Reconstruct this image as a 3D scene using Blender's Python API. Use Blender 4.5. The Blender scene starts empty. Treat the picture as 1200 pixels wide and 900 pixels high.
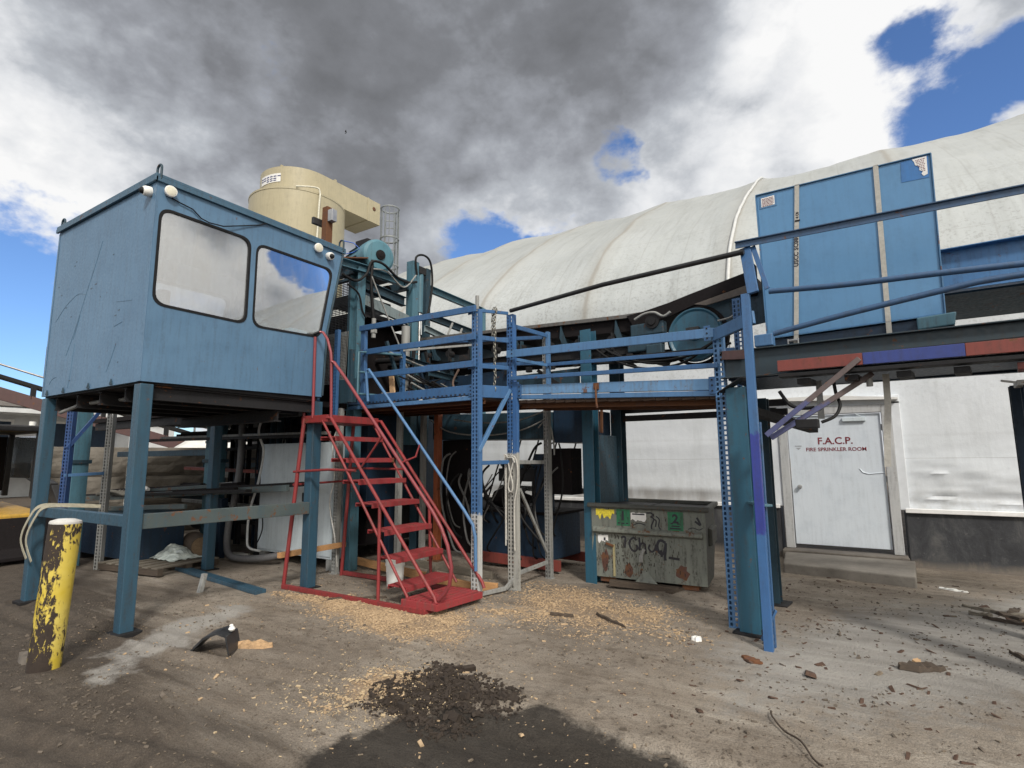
import bpy, bmesh, math, random
from math import radians, sin, cos, pi
from mathutils import Vector, Matrix, noise

random.seed(7)
sc = bpy.context.scene
col = sc.collection
V = Vector

# ------------------------------------------------------------------ camera
CAM_H = 1.65
PITCH, ROLL, YAW = radians(7.8), radians(-0.4), radians(32)
fwd = V((-sin(YAW) * cos(PITCH), cos(YAW) * cos(PITCH), sin(PITCH)))
rgt = V((cos(YAW), sin(YAW), 0))
upv = rgt.cross(fwd)
r2 = rgt * cos(ROLL) + upv * sin(ROLL)
u2 = upv * cos(ROLL) - rgt * sin(ROLL)
cam_d = bpy.data.cameras.new('camera')
cam_d.sensor_width = 36
cam_d.lens = 36 * 640 / 1200
cam_d.clip_start = 0.05
cam_d.clip_end = 2000
cam = bpy.data.objects.new('camera', cam_d)
col.objects.link(cam)
cam.matrix_world = Matrix(((r2.x, u2.x, -fwd.x, 0), (r2.y, u2.y, -fwd.y, 0), (r2.z, u2.z, -fwd.z, CAM_H), (0, 0, 0, 1)))
sc.camera = cam

# ------------------------------------------------------------------ exposure
sc.view_settings.view_transform = 'Standard'
sc.view_settings.look = 'None'
sc.view_settings.gamma = 1
sc.view_settings.exposure = 0.5
sc.cycles.max_bounces = 8
sc.cycles.transparent_max_bounces = 12

# ------------------------------------------------------------------ sun
SUN_EL, SUN_AZ = radians(41), radians(131)      # azimuth clockwise from +Y
sdir = V((sin(SUN_AZ) * cos(SUN_EL), cos(SUN_AZ) * cos(SUN_EL), sin(SUN_EL)))
sun_d = bpy.data.lights.new('sun', 'SUN')
sun_d.energy = 2.0
sun_d.angle = radians(8)
sun_d.color = (1.0, 0.95, 0.87)
sun = bpy.data.objects.new('sun', sun_d)
col.objects.link(sun)
sun.rotation_euler = (-sdir).to_track_quat('-Z', 'Y').to_euler()
sun.location = (0, 0, 40)

# ------------------------------------------------------------------ node helper
class NT:
    def __init__(s, tree):
        s.t = tree
    def n(s, typ, ins=None, **props):
        nd = s.t.nodes.new(typ)
        for k, v in props.items():
            setattr(nd, k, v)
        if ins:
            for k, v in ins.items():
                s.put(nd.inputs[k], v)
        return nd
    def put(s, sock, v):
        if hasattr(v, 'is_output') or isinstance(v, bpy.types.NodeSocket):
            s.t.links.new(v, sock)
        elif isinstance(v, bpy.types.Node):
            s.t.links.new(v.outputs[0], sock)
        else:
            if sock.type == 'RGBA' and not isinstance(v, (int, float)) and len(v) == 3:
                v = (*v, 1)
            sock.default_value = v
    def m(s, op, a, b=0.0, c=0.0, clamp=False):
        nd = s.n('ShaderNodeMath', {0: a, 1: b, 2: c}, operation=op)
        nd.use_clamp = clamp
        return nd.outputs[0]
    def vm(s, op, a, b=None, scale=None):
        nd = s.n('ShaderNodeVectorMath', operation=op)
        s.put(nd.inputs[0], a)
        if b is not None:
            s.put(nd.inputs[1], b)
        if scale is not None:
            s.put(nd.inputs['Scale'], scale)
        return nd
    def mix(s, f, a, b, mode='MIX'):
        nd = s.n('ShaderNodeMix', data_type='RGBA', blend_type=mode)
        s.put(nd.inputs['Factor'], f)
        s.put(nd.inputs['A'], a)
        s.put(nd.inputs['B'], b)
        return nd.outputs['Result']
    def noise(s, vec, scale, detail=5, rough=.55, dist=0.0, out=0):
        nd = s.n('ShaderNodeTexNoise', {'Vector': vec, 'Scale': scale, 'Detail': detail, 'Roughness': rough, 'Distortion': dist})
        return nd.outputs[out]
    def mr(s, v, a, b, c=0.0, d=1.0, smooth=False):
        nd = s.n('ShaderNodeMapRange', {0: v, 1: a, 2: b, 3: c, 4: d})
        if smooth:
            nd.interpolation_type = 'SMOOTHSTEP'
        return nd.outputs[0]
    def ramp(s, f, stops):
        nd = s.n('ShaderNodeValToRGB', {0: f})
        e = nd.color_ramp.elements
        while len(e) < len(stops):
            e.new(0.5)
        for el, (p, c) in zip(e, stops):
            el.position = p
            el.color = (*c, 1) if len(c) == 3 else c
        return nd.outputs[0]

# ------------------------------------------------------------------ world: daylight sky with broken cumulus
# where the big cloud masses and the clear gaps stand (compass directions written as sightings), width in degrees, strength
SKY_COVER = [((450, 60), 40, .16), ((880, 190), 17, .14), ((60, 170), 22, .10), ((420, 260), 16, .12), ((1000, 150), 6, .10), ((1010, 30), 12, .10), ((1180, 10), 8, .2), ((1190, 132), 2.5, .25),
             ((10, 400), 17, -.34), ((545, 282), 6.5, -.30), ((728, 185), 3.9, -.25), ((1115, 98), 9.5, -.36), ((1190, 120), 8, -.16), ((890, 50), 4.2, -.27), ((1060, 95), 5, -.08)]
SKY_DARK = [((450, 10), 33, .50), ((760, 60), 17, .20), ((30, 160), 15, -.20), ((970, 90), 13, -.36), ((900, 240), 12, .04), ((590, 195), 12, -.24), ((800, 200), 9, -.26), ((450, 250), 10, -.06), ((1170, 10), 7, .22), ((330, 240), 16, -.04), ((200, 180), 10, -.10)]
# the sky behind the camera, seen only as reflections in the cab glass: azimuth, elevation
SKY_BACK = [(68, 14, 22, .28), (49, 22, 9, -.6), (100, 40, 40, .12)]
world = bpy.data.worlds.new('World')
sc.world = world
world.use_nodes = True
wt = world.node_tree
wt.nodes.clear()
N = NT(wt)
sky = N.n('ShaderNodeTexSky', sky_type='NISHITA', sun_disc=False, sun_elevation=SUN_EL, sun_rotation=SUN_AZ)
sky.altitude = 100
sky.air_density = 1.0
sky.dust_density = 0.3
sky.ozone_density = 2.5
tc = N.n('ShaderNodeTexCoord')
D = N.vm('NORMALIZE', tc.outputs['Generated']).outputs[0]
sep = N.n('ShaderNodeSeparateXYZ', {0: D})
zz = N.m('MAXIMUM', sep.outputs[2], 0.0)
zden = N.m('ADD', zz, 0.22)
P = N.vm('MULTIPLY', D, (1.0, 1.0, 1.45)).outputs[0]
warp = N.vm('SCALE', N.vm('SUBTRACT', N.noise(P, 5.5, 5, .6, 0, 1), (.5, .5, .5)).outputs[0], scale=.13).outputs[0]
Dw = N.vm('NORMALIZE', N.vm('ADD', D, warp).outputs[0]).outputs[0]
n1 = N.noise(N.vm('ADD', P, N.vm('SCALE', warp, scale=.5).outputs[0]).outputs[0], 2.6, 14, .56)
n2 = N.noise(P, 11.0, 10, .60)
n3 = N.noise(P, 3.4, 7, .52)
def puff(v):        # rounded billows: fold the noise about its middle
    return N.m('MULTIPLY', N.m('ABSOLUTE', N.m('SUBTRACT', v, .5)), 2.0)
n4 = puff(N.noise(P, 6.0, 8, .55))
def dir_px(x, y):
    return (fwd + r2 * ((x - 600) / 640) + u2 * ((450 - y) / 640)).normalized()
def blob(d, deg, amp):
    # smooth bump around a fixed compass direction of the sky
    dt = N.vm('DOT_PRODUCT', Dw, tuple(d)).outputs['Value']
    return N.mr(dt, cos(radians(deg)), 1.0, 0.0, amp, smooth=True)
def total(vals):
    a = vals[0]
    for b in vals[1:]:
        a = N.m('ADD', a, b)
    return a
def azel(a, e):
    a, e = radians(a), radians(e)
    return V((sin(a) * cos(e), cos(a) * cos(e), sin(e)))
cover = total([blob(dir_px(*p), deg, amp) for p, deg, amp in SKY_COVER] + [blob(azel(a, e), deg, amp) for a, e, deg, amp in SKY_BACK])
dark = total([blob(dir_px(*p), deg, amp) for p, deg, amp in SKY_DARK] + [blob(azel(64, 30), 16, .24), blob(azel(68, 11), 15, -.30), blob(azel(52, 12), 10, -.1), blob(azel(60, 24), 6, .22), blob(azel(66, 19), 5, -.24), blob(azel(58.5, 13), 5, .16), blob(azel(63, 13), 3.5, -.12), blob(azel(57, 20), 4, -.16)])
dens = total([N.m('MULTIPLY_ADD', n1, 1.3, -.15), N.m('MULTIPLY', N.m('SUBTRACT', n2, .5), .34), N.m('MULTIPLY', N.m('SUBTRACT', n4, .25), -.10), cover])
mask = N.mr(dens, .375, .50, smooth=True)
# self-shading of the cloud: thick bases grey, thin crowns white
thick = total([N.m('MULTIPLY', N.m('SUBTRACT', dens, .55), .50), N.m('MULTIPLY', N.m('SUBTRACT', n3, .5), .58),
               N.m('MULTIPLY', N.m('SUBTRACT', n2, .5), .36), N.m('MULTIPLY', N.m('SUBTRACT', n4, .22), -.40), dark, 0.165])
ccol = N.ramp(thick, [(0.0, (.95, .95, .95)), (.18, (.77, .785, .81)), (.36, (.49, .515, .555)), (.54, (.33, .345, .38)), (.74, (.215, .223, .243)), (1.0, (.155, .16, .172))])
bright = N.mr(N.vm('DOT_PRODUCT', D, tuple(sdir)).outputs['Value'], 0.25, 1.0, 1.0, 2.5, smooth=True)
warmth = N.mr(N.vm('DOT_PRODUCT', D, tuple(sdir)).outputs['Value'], 0.1, 0.9, 0.0, 1.0)
ccol = N.mix(warmth, ccol, N.mix(1.0, ccol, (1.0, .90, .73), 'MULTIPLY'))
ccol10 = N.vm('SCALE', ccol, scale=N.m('MULTIPLY', bright, 7.1)).outputs[0]
blue = N.mix(1.0, sky, (.70, .87, 1.12), 'MULTIPLY')
skyc = N.mix(mask, blue, ccol10)
# pale ground-haze band right at the horizon
bg = N.n('ShaderNodeBackground', {0: skyc, 1: 0.1})
wo = N.n('ShaderNodeOutputWorld', {0: bg})

# ------------------------------------------------------------------ frames
# world: X along the building, Y away from it ; G: the platform and conveyors, turned 5.5 degrees
GA = radians(-5.5)
G = Matrix.Translation((-3.82, 6.10, 0)) @ Matrix.Rotation(GA, 4, 'Z')
I4 = Matrix.Identity(4)
def GW(u, v, z=0):
    return G @ V((u, v, z))

# ------------------------------------------------------------------ mesh builder
class MB:
    def __init__(s, fr=None):
        s.vs, s.fs, s.fr = [], [], (fr or I4)
    def add(s, vs, fs):
        o = len(s.vs)
        s.vs += [s.fr @ V(v) for v in vs]
        s.fs += [tuple(i + o for i in f) for f in fs]
        return s
    def box(s, a, b):
        (x0, y0, z0), (x1, y1, z1) = a, b
        x0, x1 = min(x0, x1), max(x0, x1); y0, y1 = min(y0, y1), max(y0, y1); z0, z1 = min(z0, z1), max(z0, z1)
        return s.add([(x0, y0, z0), (x1, y0, z0), (x1, y1, z0), (x0, y1, z0), (x0, y0, z1), (x1, y0, z1), (x1, y1, z1), (x0, y1, z1)],
                     [(0, 3, 2, 1), (4, 5, 6, 7), (0, 1, 5, 4), (1, 2, 6, 5), (2, 3, 7, 6), (3, 0, 4, 7)])
    def prof(s, a, b, pts, up=(0, 0, 1)):
        # sweep a closed 2D outline (side, up) from a to b
        a, b = V(a), V(b)
        d = (b - a).normalized()
        upx = V(up)
        if abs(d.dot(upx)) > .97:
            upx = V((0, 1, 0))
        sd = d.cross(upx).normalized()
        uu = sd.cross(d).normalized()
        n = len(pts)
        vs = [a + sd * p[0] + uu * p[1] for p in pts] + [b + sd * p[0] + uu * p[1] for p in pts]
        fs = [(i, (i + 1) % n, n + (i + 1) % n, n + i) for i in range(n)]
        fs += [tuple(range(n - 1, -1, -1)), tuple(range(n, 2 * n))]
        return s.add(vs, fs)
    def bar(s, a, b, w, h, up=(0, 0, 1)):
        return s.prof(a, b, [(-w / 2, -h / 2), (w / 2, -h / 2), (w / 2, h / 2), (-w / 2, h / 2)], up)
    def ibeam(s, a, b, w, h, t=.014, up=(0, 0, 1)):
        x, y, q = w / 2, h / 2, t / 2
        return s.prof(a, b, [(-x, -y), (x, -y), (x, -y + t), (q, -y + t), (q, y - t), (x, y - t), (x, y), (-x, y), (-x, y - t), (-q, y - t), (-q, -y + t), (-x, -y + t)], up)
    def chan(s, a, b, w, h, t=.01, up=(0, 0, 1)):
        y = h / 2
        return s.prof(a, b, [(0, -y), (w, -y), (w, -y + t), (t, -y + t), (t, y - t), (w, y - t), (w, y), (0, y)], up)
    def angle(s, a, b, w, h, t=.007, up=(0, 0, 1)):
        return s.prof(a, b, [(0, 0), (w, 0), (w, t), (t, t), (t, h), (0, h)], up)
    def tube(s, pts, r, n=10, r1=None):
        pts = [V(p) for p in pts]
        m = len(pts)
        tans = []
        for i in range(m):
            t = pts[min(i + 1, m - 1)] - pts[max(i - 1, 0)]
            tans.append(t.normalized() if t.length > 1e-9 else V((0, 0, 1)))
        ref = V((0, 0, 1)) if abs(tans[0].z) < .9 else V((1, 0, 0))
        nrm = tans[0].cross(ref).normalized()
        vs, fs = [], []
        for i in range(m):
            t = tans[i]
            nrm = (nrm - t * nrm.dot(t)).normalized()
            bn = t.cross(nrm)
            rr = r if r1 is None else r + (r1 - r) * i / max(1, m - 1)
            for k in range(n):
                a = 2 * pi * k / n
                vs.append(pts[i] + (nrm * cos(a) + bn * sin(a)) * rr)
        for i in range(m - 1):
            for k in range(n):
                fs.append((i * n + k, i * n + (k + 1) % n, (i + 1) * n + (k + 1) % n, (i + 1) * n + k))
        fs.append(tuple(range(n - 1, -1, -1)))
        fs.append(tuple((m - 1) * n + k for k in range(n)))
        return s.add(vs, fs)
    def cyl(s, a, b, r, r1=None, n=24):
        return s.tube([a, b], r, n, r1)
    def lathe(s, c, ax, prof, n=32, a0=0, a1=2 * pi):
        # prof: (radius, distance along axis)
        ax = V(ax).normalized(); c = V(c)
        ref = V((0, 0, 1)) if abs(ax.z) < .9 else V((1, 0, 0))
        e1 = ax.cross(ref).normalized(); e2 = ax.cross(e1)
        m = len(prof); vs = []; fs = []
        for k in range(n):
            a = 2 * pi * k / n
            dd = e1 * cos(a) + e2 * sin(a)
            vs += [c + dd * max(r, 1e-4) + ax * h for r, h in prof]
        for k in range(n):
            k2 = (k + 1) % n
            for i in range(m - 1):
                fs.append((k * m + i, k * m + i + 1, k2 * m + i + 1, k2 * m + i))
        return s.add(vs, fs)
    def prism(s, poly, ext):
        ext = V(ext); n = len(poly)
        vs = [V(p) for p in poly] + [V(p) + ext for p in poly]
        fs = [tuple(range(n - 1, -1, -1)), tuple(range(n, 2 * n))] + [(i, (i + 1) % n, n + (i + 1) % n, n + i) for i in range(n)]
        return s.add(vs, fs)
    def upright(s, base, h, w=.085, d=.075, face=(0, -1, 0), pitch=.05):
        # pallet rack post: perforated front sheet and two folded sides
        b = V(base); f = V(face).normalized(); sd = V((-f.y, f.x, 0))
        k_ = w / .085
        xs = [-w / 2, -w / 2 + .013 * k_, -w / 2 + .031 * k_, w / 2 - .031 * k_, w / 2 - .013 * k_, w / 2]
        rows = int(h / pitch)
        for r in range(rows):
            z0 = r * pitch; zs = [z0, z0 + .010, z0 + .041, z0 + pitch]
            if r == rows - 1:
                zs[3] = h
            for j in range(3):
                for i in range(5):
                    if j == 1 and i in (1, 3):
                        continue
                    q = [b + sd * xs[i] + V((0, 0, zs[j])), b + sd * xs[i + 1] + V((0, 0, zs[j])), b + sd * xs[i + 1] + V((0, 0, zs[j + 1])), b + sd * xs[i] + V((0, 0, zs[j + 1]))]
                    s.add(q, [(0, 1, 2, 3)])
        for sg in (-1, 1):
            o = b + sd * (sg * w / 2)
            s.prism([o, o + sd * (-sg * .003), o + sd * (-sg * .003) - f * d, o - f * d], (0, 0, h))
            o2 = o - f * d
            s.prism([o2, o2 - sd * (sg * .018), o2 - sd * (sg * .018) + f * .003, o2 + f * .003], (0, 0, h))
        return s
    def build(s, name, m, parent=None, bevel=0, smooth=None, origin=None, solid=0):
        M = MATS.get(parent.name, I4) if parent else (Matrix.Translation(origin) if origin is not None else I4)
        inv = M.inverted()
        me = bpy.data.meshes.new(name)
        me.from_pydata([tuple(inv @ v) for v in s.vs], [], s.fs)
        me.materials.append(m)
        o = bpy.data.objects.new(name, me)
        col.objects.link(o)
        if parent:
            o.parent = parent
            MATS[o.name] = M
        else:
            o.matrix_world = M
            MATS[o.name] = M
        fix_normals(me)
        if smooth is not None:
            for p in me.polygons:
                p.use_smooth = True
            me.set_sharp_from_angle(angle=radians(smooth))
        if solid:
            md = o.modifiers.new('solid', 'SOLIDIFY'); md.thickness = solid; md.offset = 0
        if bevel:
            md = o.modifiers.new('bevel', 'BEVEL'); md.width = bevel; md.segments = 2; md.limit_method = 'ANGLE'; md.angle_limit = radians(40)
            md.harden_normals = False
        return o
def spl(pts, n=6):
    out = []
    P_ = [V(p) for p in pts]
    for i in range(len(P_) - 1):
        p0, p1, p2, p3 = P_[max(i - 1, 0)], P_[i], P_[i + 1], P_[min(i + 2, len(P_) - 1)]
        for k in range(n):
            t = k / n
            out.append(.5 * ((2 * p1) + (p2 - p0) * t + (2 * p0 - 5 * p1 + 4 * p2 - p3) * t * t + (3 * p1 - p0 - 3 * p2 + p3) * t ** 3))
    out.append(P_[-1])
    return out
MATS = {}
def fix_normals(me):
    bm = bmesh.new(); bm.from_mesh(me)
    bmesh.ops.recalc_face_normals(bm, faces=bm.faces)
    bm.to_mesh(me); bm.free()

def thing(name, label, cat, loc=(0, 0, 0), rz=0.0, group=None):
    o = bpy.data.objects.new(name, None)
    col.objects.link(o)
    M = Matrix.Translation(loc) @ Matrix.Rotation(rz, 4, 'Z')
    o.matrix_world = M
    o.empty_display_size = .2
    MATS[o.name] = M
    o['label'] = label; o['category'] = cat
    if group:
        o['group'] = group
    return o
def gthing(name, label, cat, u, v, z=0, group=None):
    return thing(name, label, cat, GW(u, v, z), GA, group)
def tag(o, label, cat, group=None):
    o['label'] = label; o['category'] = cat
    if group:
        o['group'] = group
    return o
def struct(o):
    o['kind'] = 'structure'; return o
def stuff(o, label=None):
    o['kind'] = 'stuff'
    return o

def curve_mesh(cu, name):
    ob = bpy.data.objects.new(name, cu)
    col.objects.link(ob)
    dg = bpy.context.evaluated_depsgraph_get()
    me = bpy.data.meshes.new_from_object(ob.evaluated_get(dg))
    bpy.data.objects.remove(ob); bpy.data.curves.remove(cu)
    return me
def rounded(poly, r, n=6):
    out = []
    m = len(poly)
    for i in range(m):
        p, a, b = V(poly[i]), V(poly[i - 1]), V(poly[(i + 1) % m])
        da, db = (a - p).normalized(), (b - p).normalized()
        for k in range(n + 1):
            t = k / n
            q = (p + da * r) * (1 - t) ** 2 + p * 2 * t * (1 - t) + (p + db * r) * t ** 2
            out.append((q.x, q.y))
    return out
def plate(mb, outer, holes, th, M):
    # flat plate with real openings; outline in local xy, thickness along local z, placed by M
    cu = bpy.data.curves.new('plate', 'CURVE')
    cu.dimensions = '2D'; cu.fill_mode = 'BOTH'; cu.extrude = th / 2
    for poly in [outer] + holes:
        sp = cu.splines.new('POLY')
        sp.points.add(len(poly) - 1)
        for pt, p in zip(sp.points, poly):
            pt.co = (p[0], p[1], 0, 1)
        sp.use_cyclic_u = True
    me = curve_mesh(cu, 'plate')
    mb.add([M @ v.co for v in me.vertices], [tuple(p.vertices) for p in me.polygons])
    bpy.data.meshes.remove(me)
    return mb
def plane_M(o, ex, ey):
    ex, ey = V(ex).normalized(), V(ey).normalized(); ez = ex.cross(ey)
    return Matrix(((ex.x, ey.x, ez.x, o[0]), (ex.y, ey.y, ez.y, o[1]), (ex.z, ey.z, ez.z, o[2]), (0, 0, 0, 1)))
def text(name, body, size, M, m, parent, align='CENTER', ext=.0015, sx=1.0, bold=0.0, space=1.0):
    cu = bpy.data.curves.new('lettering', 'FONT')
    cu.body = body; cu.size = size; cu.align_x = align; cu.align_y = 'CENTER'; cu.extrude = ext; cu.offset = bold
    cu.space_character = space
    cu.resolution_u = 3
    me = curve_mesh(cu, 'lettering')
    mb = MB()
    mb.add([M @ V((v.co.x * sx, v.co.y, v.co.z)) for v in me.vertices], [tuple(p.vertices) for p in me.polygons])
    bpy.data.meshes.remove(me)
    return mb.build(name, m, parent)

# ------------------------------------------------------------------ materials
def srgb(r, g, b):
    f = lambda c: ((c / 255 + .055) / 1.055) ** 2.4 if c > 10 else c / 255 / 12.92
    return (f(r), f(g), f(b))
def new_mat(name):
    m = bpy.data.materials.new(name)
    m.use_nodes = True
    m.node_tree.nodes.clear()
    return m, NT(m.node_tree)
def finish(n, color, rough=.6, metal=0.0, bump=None, bstr=.2, bdist=.01, spec=.5, **kw):
    ins = {'Base Color': color, 'Roughness': rough, 'Metallic': metal, 'Specular IOR Level': spec}
    if bump is not None:
        b = n.n('ShaderNodeBump', {'Height': bump, 'Strength': bstr, 'Distance': bdist})
        ins['Normal'] = b.outputs[0]
    ins.update(kw)
    p = n.n('ShaderNodeBsdfPrincipled', ins)
    n.n('ShaderNodeOutputMaterial', {0: p})
    return p
RUST = (.085, .032, .014)
GRIME = (.035, .030, .026)
def paint(name, c, rust=.12, dirt=.35, rough=.45, split=None, fade=.25, grime=GRIME, metal=0.0, spec=.5):
    """Weathered paint. split = [(height, colour), ...]: a repainted post changes colour up its height."""
    m, n = new_mat(name)
    t = n.n('ShaderNodeTexCoord').outputs['Object']
    base = c
    if split:
        z = n.n('ShaderNodeSeparateXYZ', {0: t}).outputs[2]
        zj = n.m('ADD', z, n.m('MULTIPLY', n.m('SUBTRACT', n.noise(t, 22, 3), .5), .12))
        for h, cc in split:
            base = n.mix(n.mr(zj, h - .015, h + .015), base, cc)
    big = n.noise(t, 1.3, 5, .6)
    base = n.mix(n.mr(big, .35, .7, 0, fade), base, n.mix(1.0, n.mix(1.0, base, (1.45, 1.4, 1.35), 'MULTIPLY'), (.012, .012, .012), 'ADD'))
    base = n.mix(n.mr(n.noise(t, 4.5, 6, .65), .5, .75, 0, .35), base, n.mix(1.0, base, (.62, .66, .70), 'MULTIPLY'))
    st = n.n('ShaderNodeMapping', {0: t, 3: (9, 9, .9)}).outputs[0]
    streak = n.noise(st, 2.2, 6, .65)
    fine = n.noise(t, 34, 4, .6)
    dm = n.m('MULTIPLY', n.mr(streak, .42, .70, 0, 1, True), n.mr(fine, .25, .6), clamp=True)
    colr = n.mix(n.m('MULTIPLY', dm, dirt), base, grime)
    ru = n.noise(t, 7.5, 8, .68, .4)
    rm = n.mr(n.m('ADD', ru, n.m('MULTIPLY', n.m('SUBTRACT', fine, .5), .2)), .69 - rust * .6, .74 - rust * .6)
    colr = n.mix(n.m('MULTIPLY', rm, .9 if rust > 0 else 0.0), colr, n.mix(fine, RUST, (.16, .07, .03)))
    rg = n.m('ADD', n.mr(fine, .3, .7, rough - .08, rough + .14), n.m('MULTIPLY', rm, .25), clamp=True)
    h = n.m('SUBTRACT', n.m('MULTIPLY', n.noise(t, 3.5, 3), .6), n.m('MULTIPLY', rm, .15))
    finish(n, colr, rg, metal, h, .16, .02, spec)
    return m
def plain(name, c, rough=.6, metal=0.0, var=.25, scale=12, bump=.15, spec=.5):
    m, n = new_mat(name)
    t = n.n('ShaderNodeTexCoord').outputs['Object']
    a = n.noise(t, scale, 6, .6)
    colr = n.mix(n.mr(a, .3, .7), tuple(x * (1 - var) for x in c), tuple(min(1, x * (1 + var)) for x in c))
    finish(n, colr, n.mr(a, .3, .7, max(.05, rough - .08), min(1, rough + .1)), metal, a, bump, .01, spec)
    return m
def wood(name, c, dark=.4, axis=(1, 12, 12)):
    m, n = new_mat(name)
    t = n.n('ShaderNodeTexCoord').outputs['Object']
    g = n.noise(n.n('ShaderNodeMapping', {0: t, 3: axis}).outputs[0], 5, 6, .65, .8)
    st = n.noise(t, 2.2, 5, .6)
    colr = n.mix(n.mr(g, .3, .72), c, tuple(x * dark for x in c))
    colr = n.mix(n.mr(st, .5, .75, 0, .6), colr, (.05, .042, .035))
    finish(n, colr, .8, 0, g, .4, .006)
    return m

BLUE = srgb(74, 120, 152)
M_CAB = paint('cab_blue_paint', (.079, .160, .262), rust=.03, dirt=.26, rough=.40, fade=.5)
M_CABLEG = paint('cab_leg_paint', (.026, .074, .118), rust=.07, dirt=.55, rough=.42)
M_TEAL = paint('machine_teal_paint', (.055, .140, .190), rust=.10, dirt=.55, rough=.5)
M_TEAL_D = paint('machine_dark_teal', (.018, .046, .068), rust=.10, dirt=.6, rough=.55, grime=(.014, .013, .012), spec=.4)
M_NAVY = paint('machine_navy', (.009, .026, .054), rust=.08, dirt=.5, rough=.5, grime=(.012, .011, .010), spec=.4)
M_RACK = paint('rack_blue', (.034, .105, .245), rust=.07, dirt=.35, rough=.45)
M_RACK_U1 = paint('rack_post_blue_white', (.46, .47, .47), rust=.06, dirt=.4, split=[(.98, (.050, .130, .29))])
M_RACK_U2 = paint('rack_post_galv_blue', (.34, .34, .32), rust=.05, dirt=.5, split=[(1.72, (.035, .110, .280))])
M_GALV = paint('rack_galvanized', (.25, .255, .25), rust=.05, dirt=.55, rough=.45)
M_RACK_L = paint('rack_light_blue', (.068, .165, .33), rust=.07, dirt=.3)
M_FADED = paint('rack_faded_beam', (.10, .22, .40), rust=.17, dirt=.6, fade=.9, grime=(.12, .11, .09))
M_PURP = paint('post_blue_purple', (.04, .12, .29), rust=.05, dirt=.3, split=[(.98, (.030, .046, .26)), (1.86, (.045, .125, .28))])
M_VIOLET = paint('brace_violet', (.050, .058, .15), rust=.12, dirt=.4, split=[(2.12, (.085, .062, .062))])
M_RED = paint('stair_red', (.215, .024, .026), rust=.10, dirt=.7, rough=.5, grime=(.05, .03, .028))
M_REDRAIL = paint('rail_red_worn', (.20, .030, .038), rust=.08, dirt=.35, rough=.45)
M_TREAD = paint('tread_red_worn', (.225, .024, .029), rust=.12, dirt=.55, rough=.55, fade=.5, grime=(.10, .075, .065))
M_RUSTRED = paint('beam_rust_red', (.19, .042, .033), rust=.14, dirt=.45)
M_BEAMBLUE = paint('beam_deep_blue', (.028, .048, .21), rust=.05, dirt=.35)
M_RUST = paint('rusty_steel', (.10, .045, .028), rust=.45, dirt=.4, rough=.8)
M_DARK = paint('dark_steel', (.016, .016, .018), rust=.12, dirt=.4, rough=.65, spec=.25, grime=(.012, .011, .010))
M_CHAR = paint('charcoal_trough', (.013, .011, .012), rust=.06, dirt=.3, rough=.85, fade=.1, spec=.15, grime=(.009, .008, .008))
M_BROWNST = paint('brown_conveyor_paint', (.075, .036, .036), rust=.12, dirt=.4)
M_BLACK = plain('black_rubber', (.009, .009, .010), .6, 0, .3, 20, .1, .25)
M_BLACKM = plain('black_metal', (.02, .02, .022), .45, .2, .3, 14)
M_HOSE = plain('grey_hose', (.12, .12, .12), .55, 0, .3, 14)
M_WHITE = plain('white_plastic', (.76, .76, .74), .4, 0, .08, 9)
M_LENS = plain('lamp_lens', (.62, .60, .50), .25, 0, .08, 16)
M_CABINET = paint('grey_cabinet', (.52, .585, .63), rust=.0, dirt=.18, rough=.4, fade=.2)
M_CREAM = paint('cream_cyclone', (.375, .335, .225), rust=.02, dirt=.16, rough=.5, fade=.2)
M_BOX = paint('blue_guard_panel', (.090, .225, .41), rust=.0, dirt=.12, rough=.4, fade=.15)
M_STRAP = plain('grey_strap', (.40, .39, .36), .8, 0, .15, 30, .3)
M_CHROME = plain('steel_rod', (.7, .7, .7), .18, 1, .1, 10)
M_STEEL = plain('bare_steel', (.42, .42, .42), .4, .8, .2, 10)
M_WOOD_O = wood('fresh_timber', (.55, .30, .13), .6)
M_WOOD_G = wood('grey_timber', (.20, .175, .14), .45)
M_WOOD_D = wood('dark_timber', (.085, .062, .045), .45)
M_CHIP = wood('splintered_wood', (.55, .36, .20), .5, (4, 8, 8))
M_INK = plain('dark_ink', (.02, .02, .03), .6)
M_REDINK = plain('red_ink', (.17, .018, .03), .6)
M_BLUEINK = plain('blue_ink', (.05, .06, .18), .6)
M_STICKER = plain('white_sticker', (.72, .72, .71), .45, 0, .08, 30, .05)
M_YSTICK = plain('yellow_sticker', (.72, .60, .05), .5, 0, .35, 40, .05)
M_GSTICK = paint('green_label', (.015, .16, .075), rust=.0, dirt=.9, rough=.5)
M_BAG = plain('clear_plastic_sheet', (.45, .50, .48), .15, 0, .5, 5, .5)
M_YELLOW = paint('loader_yellow', (.50, .30, .05), rust=.05, dirt=.4)
M_TARPW = plain('white_tarp', (.62, .62, .60), .6, 0, .15, 3)
M_CONC = None

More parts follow.
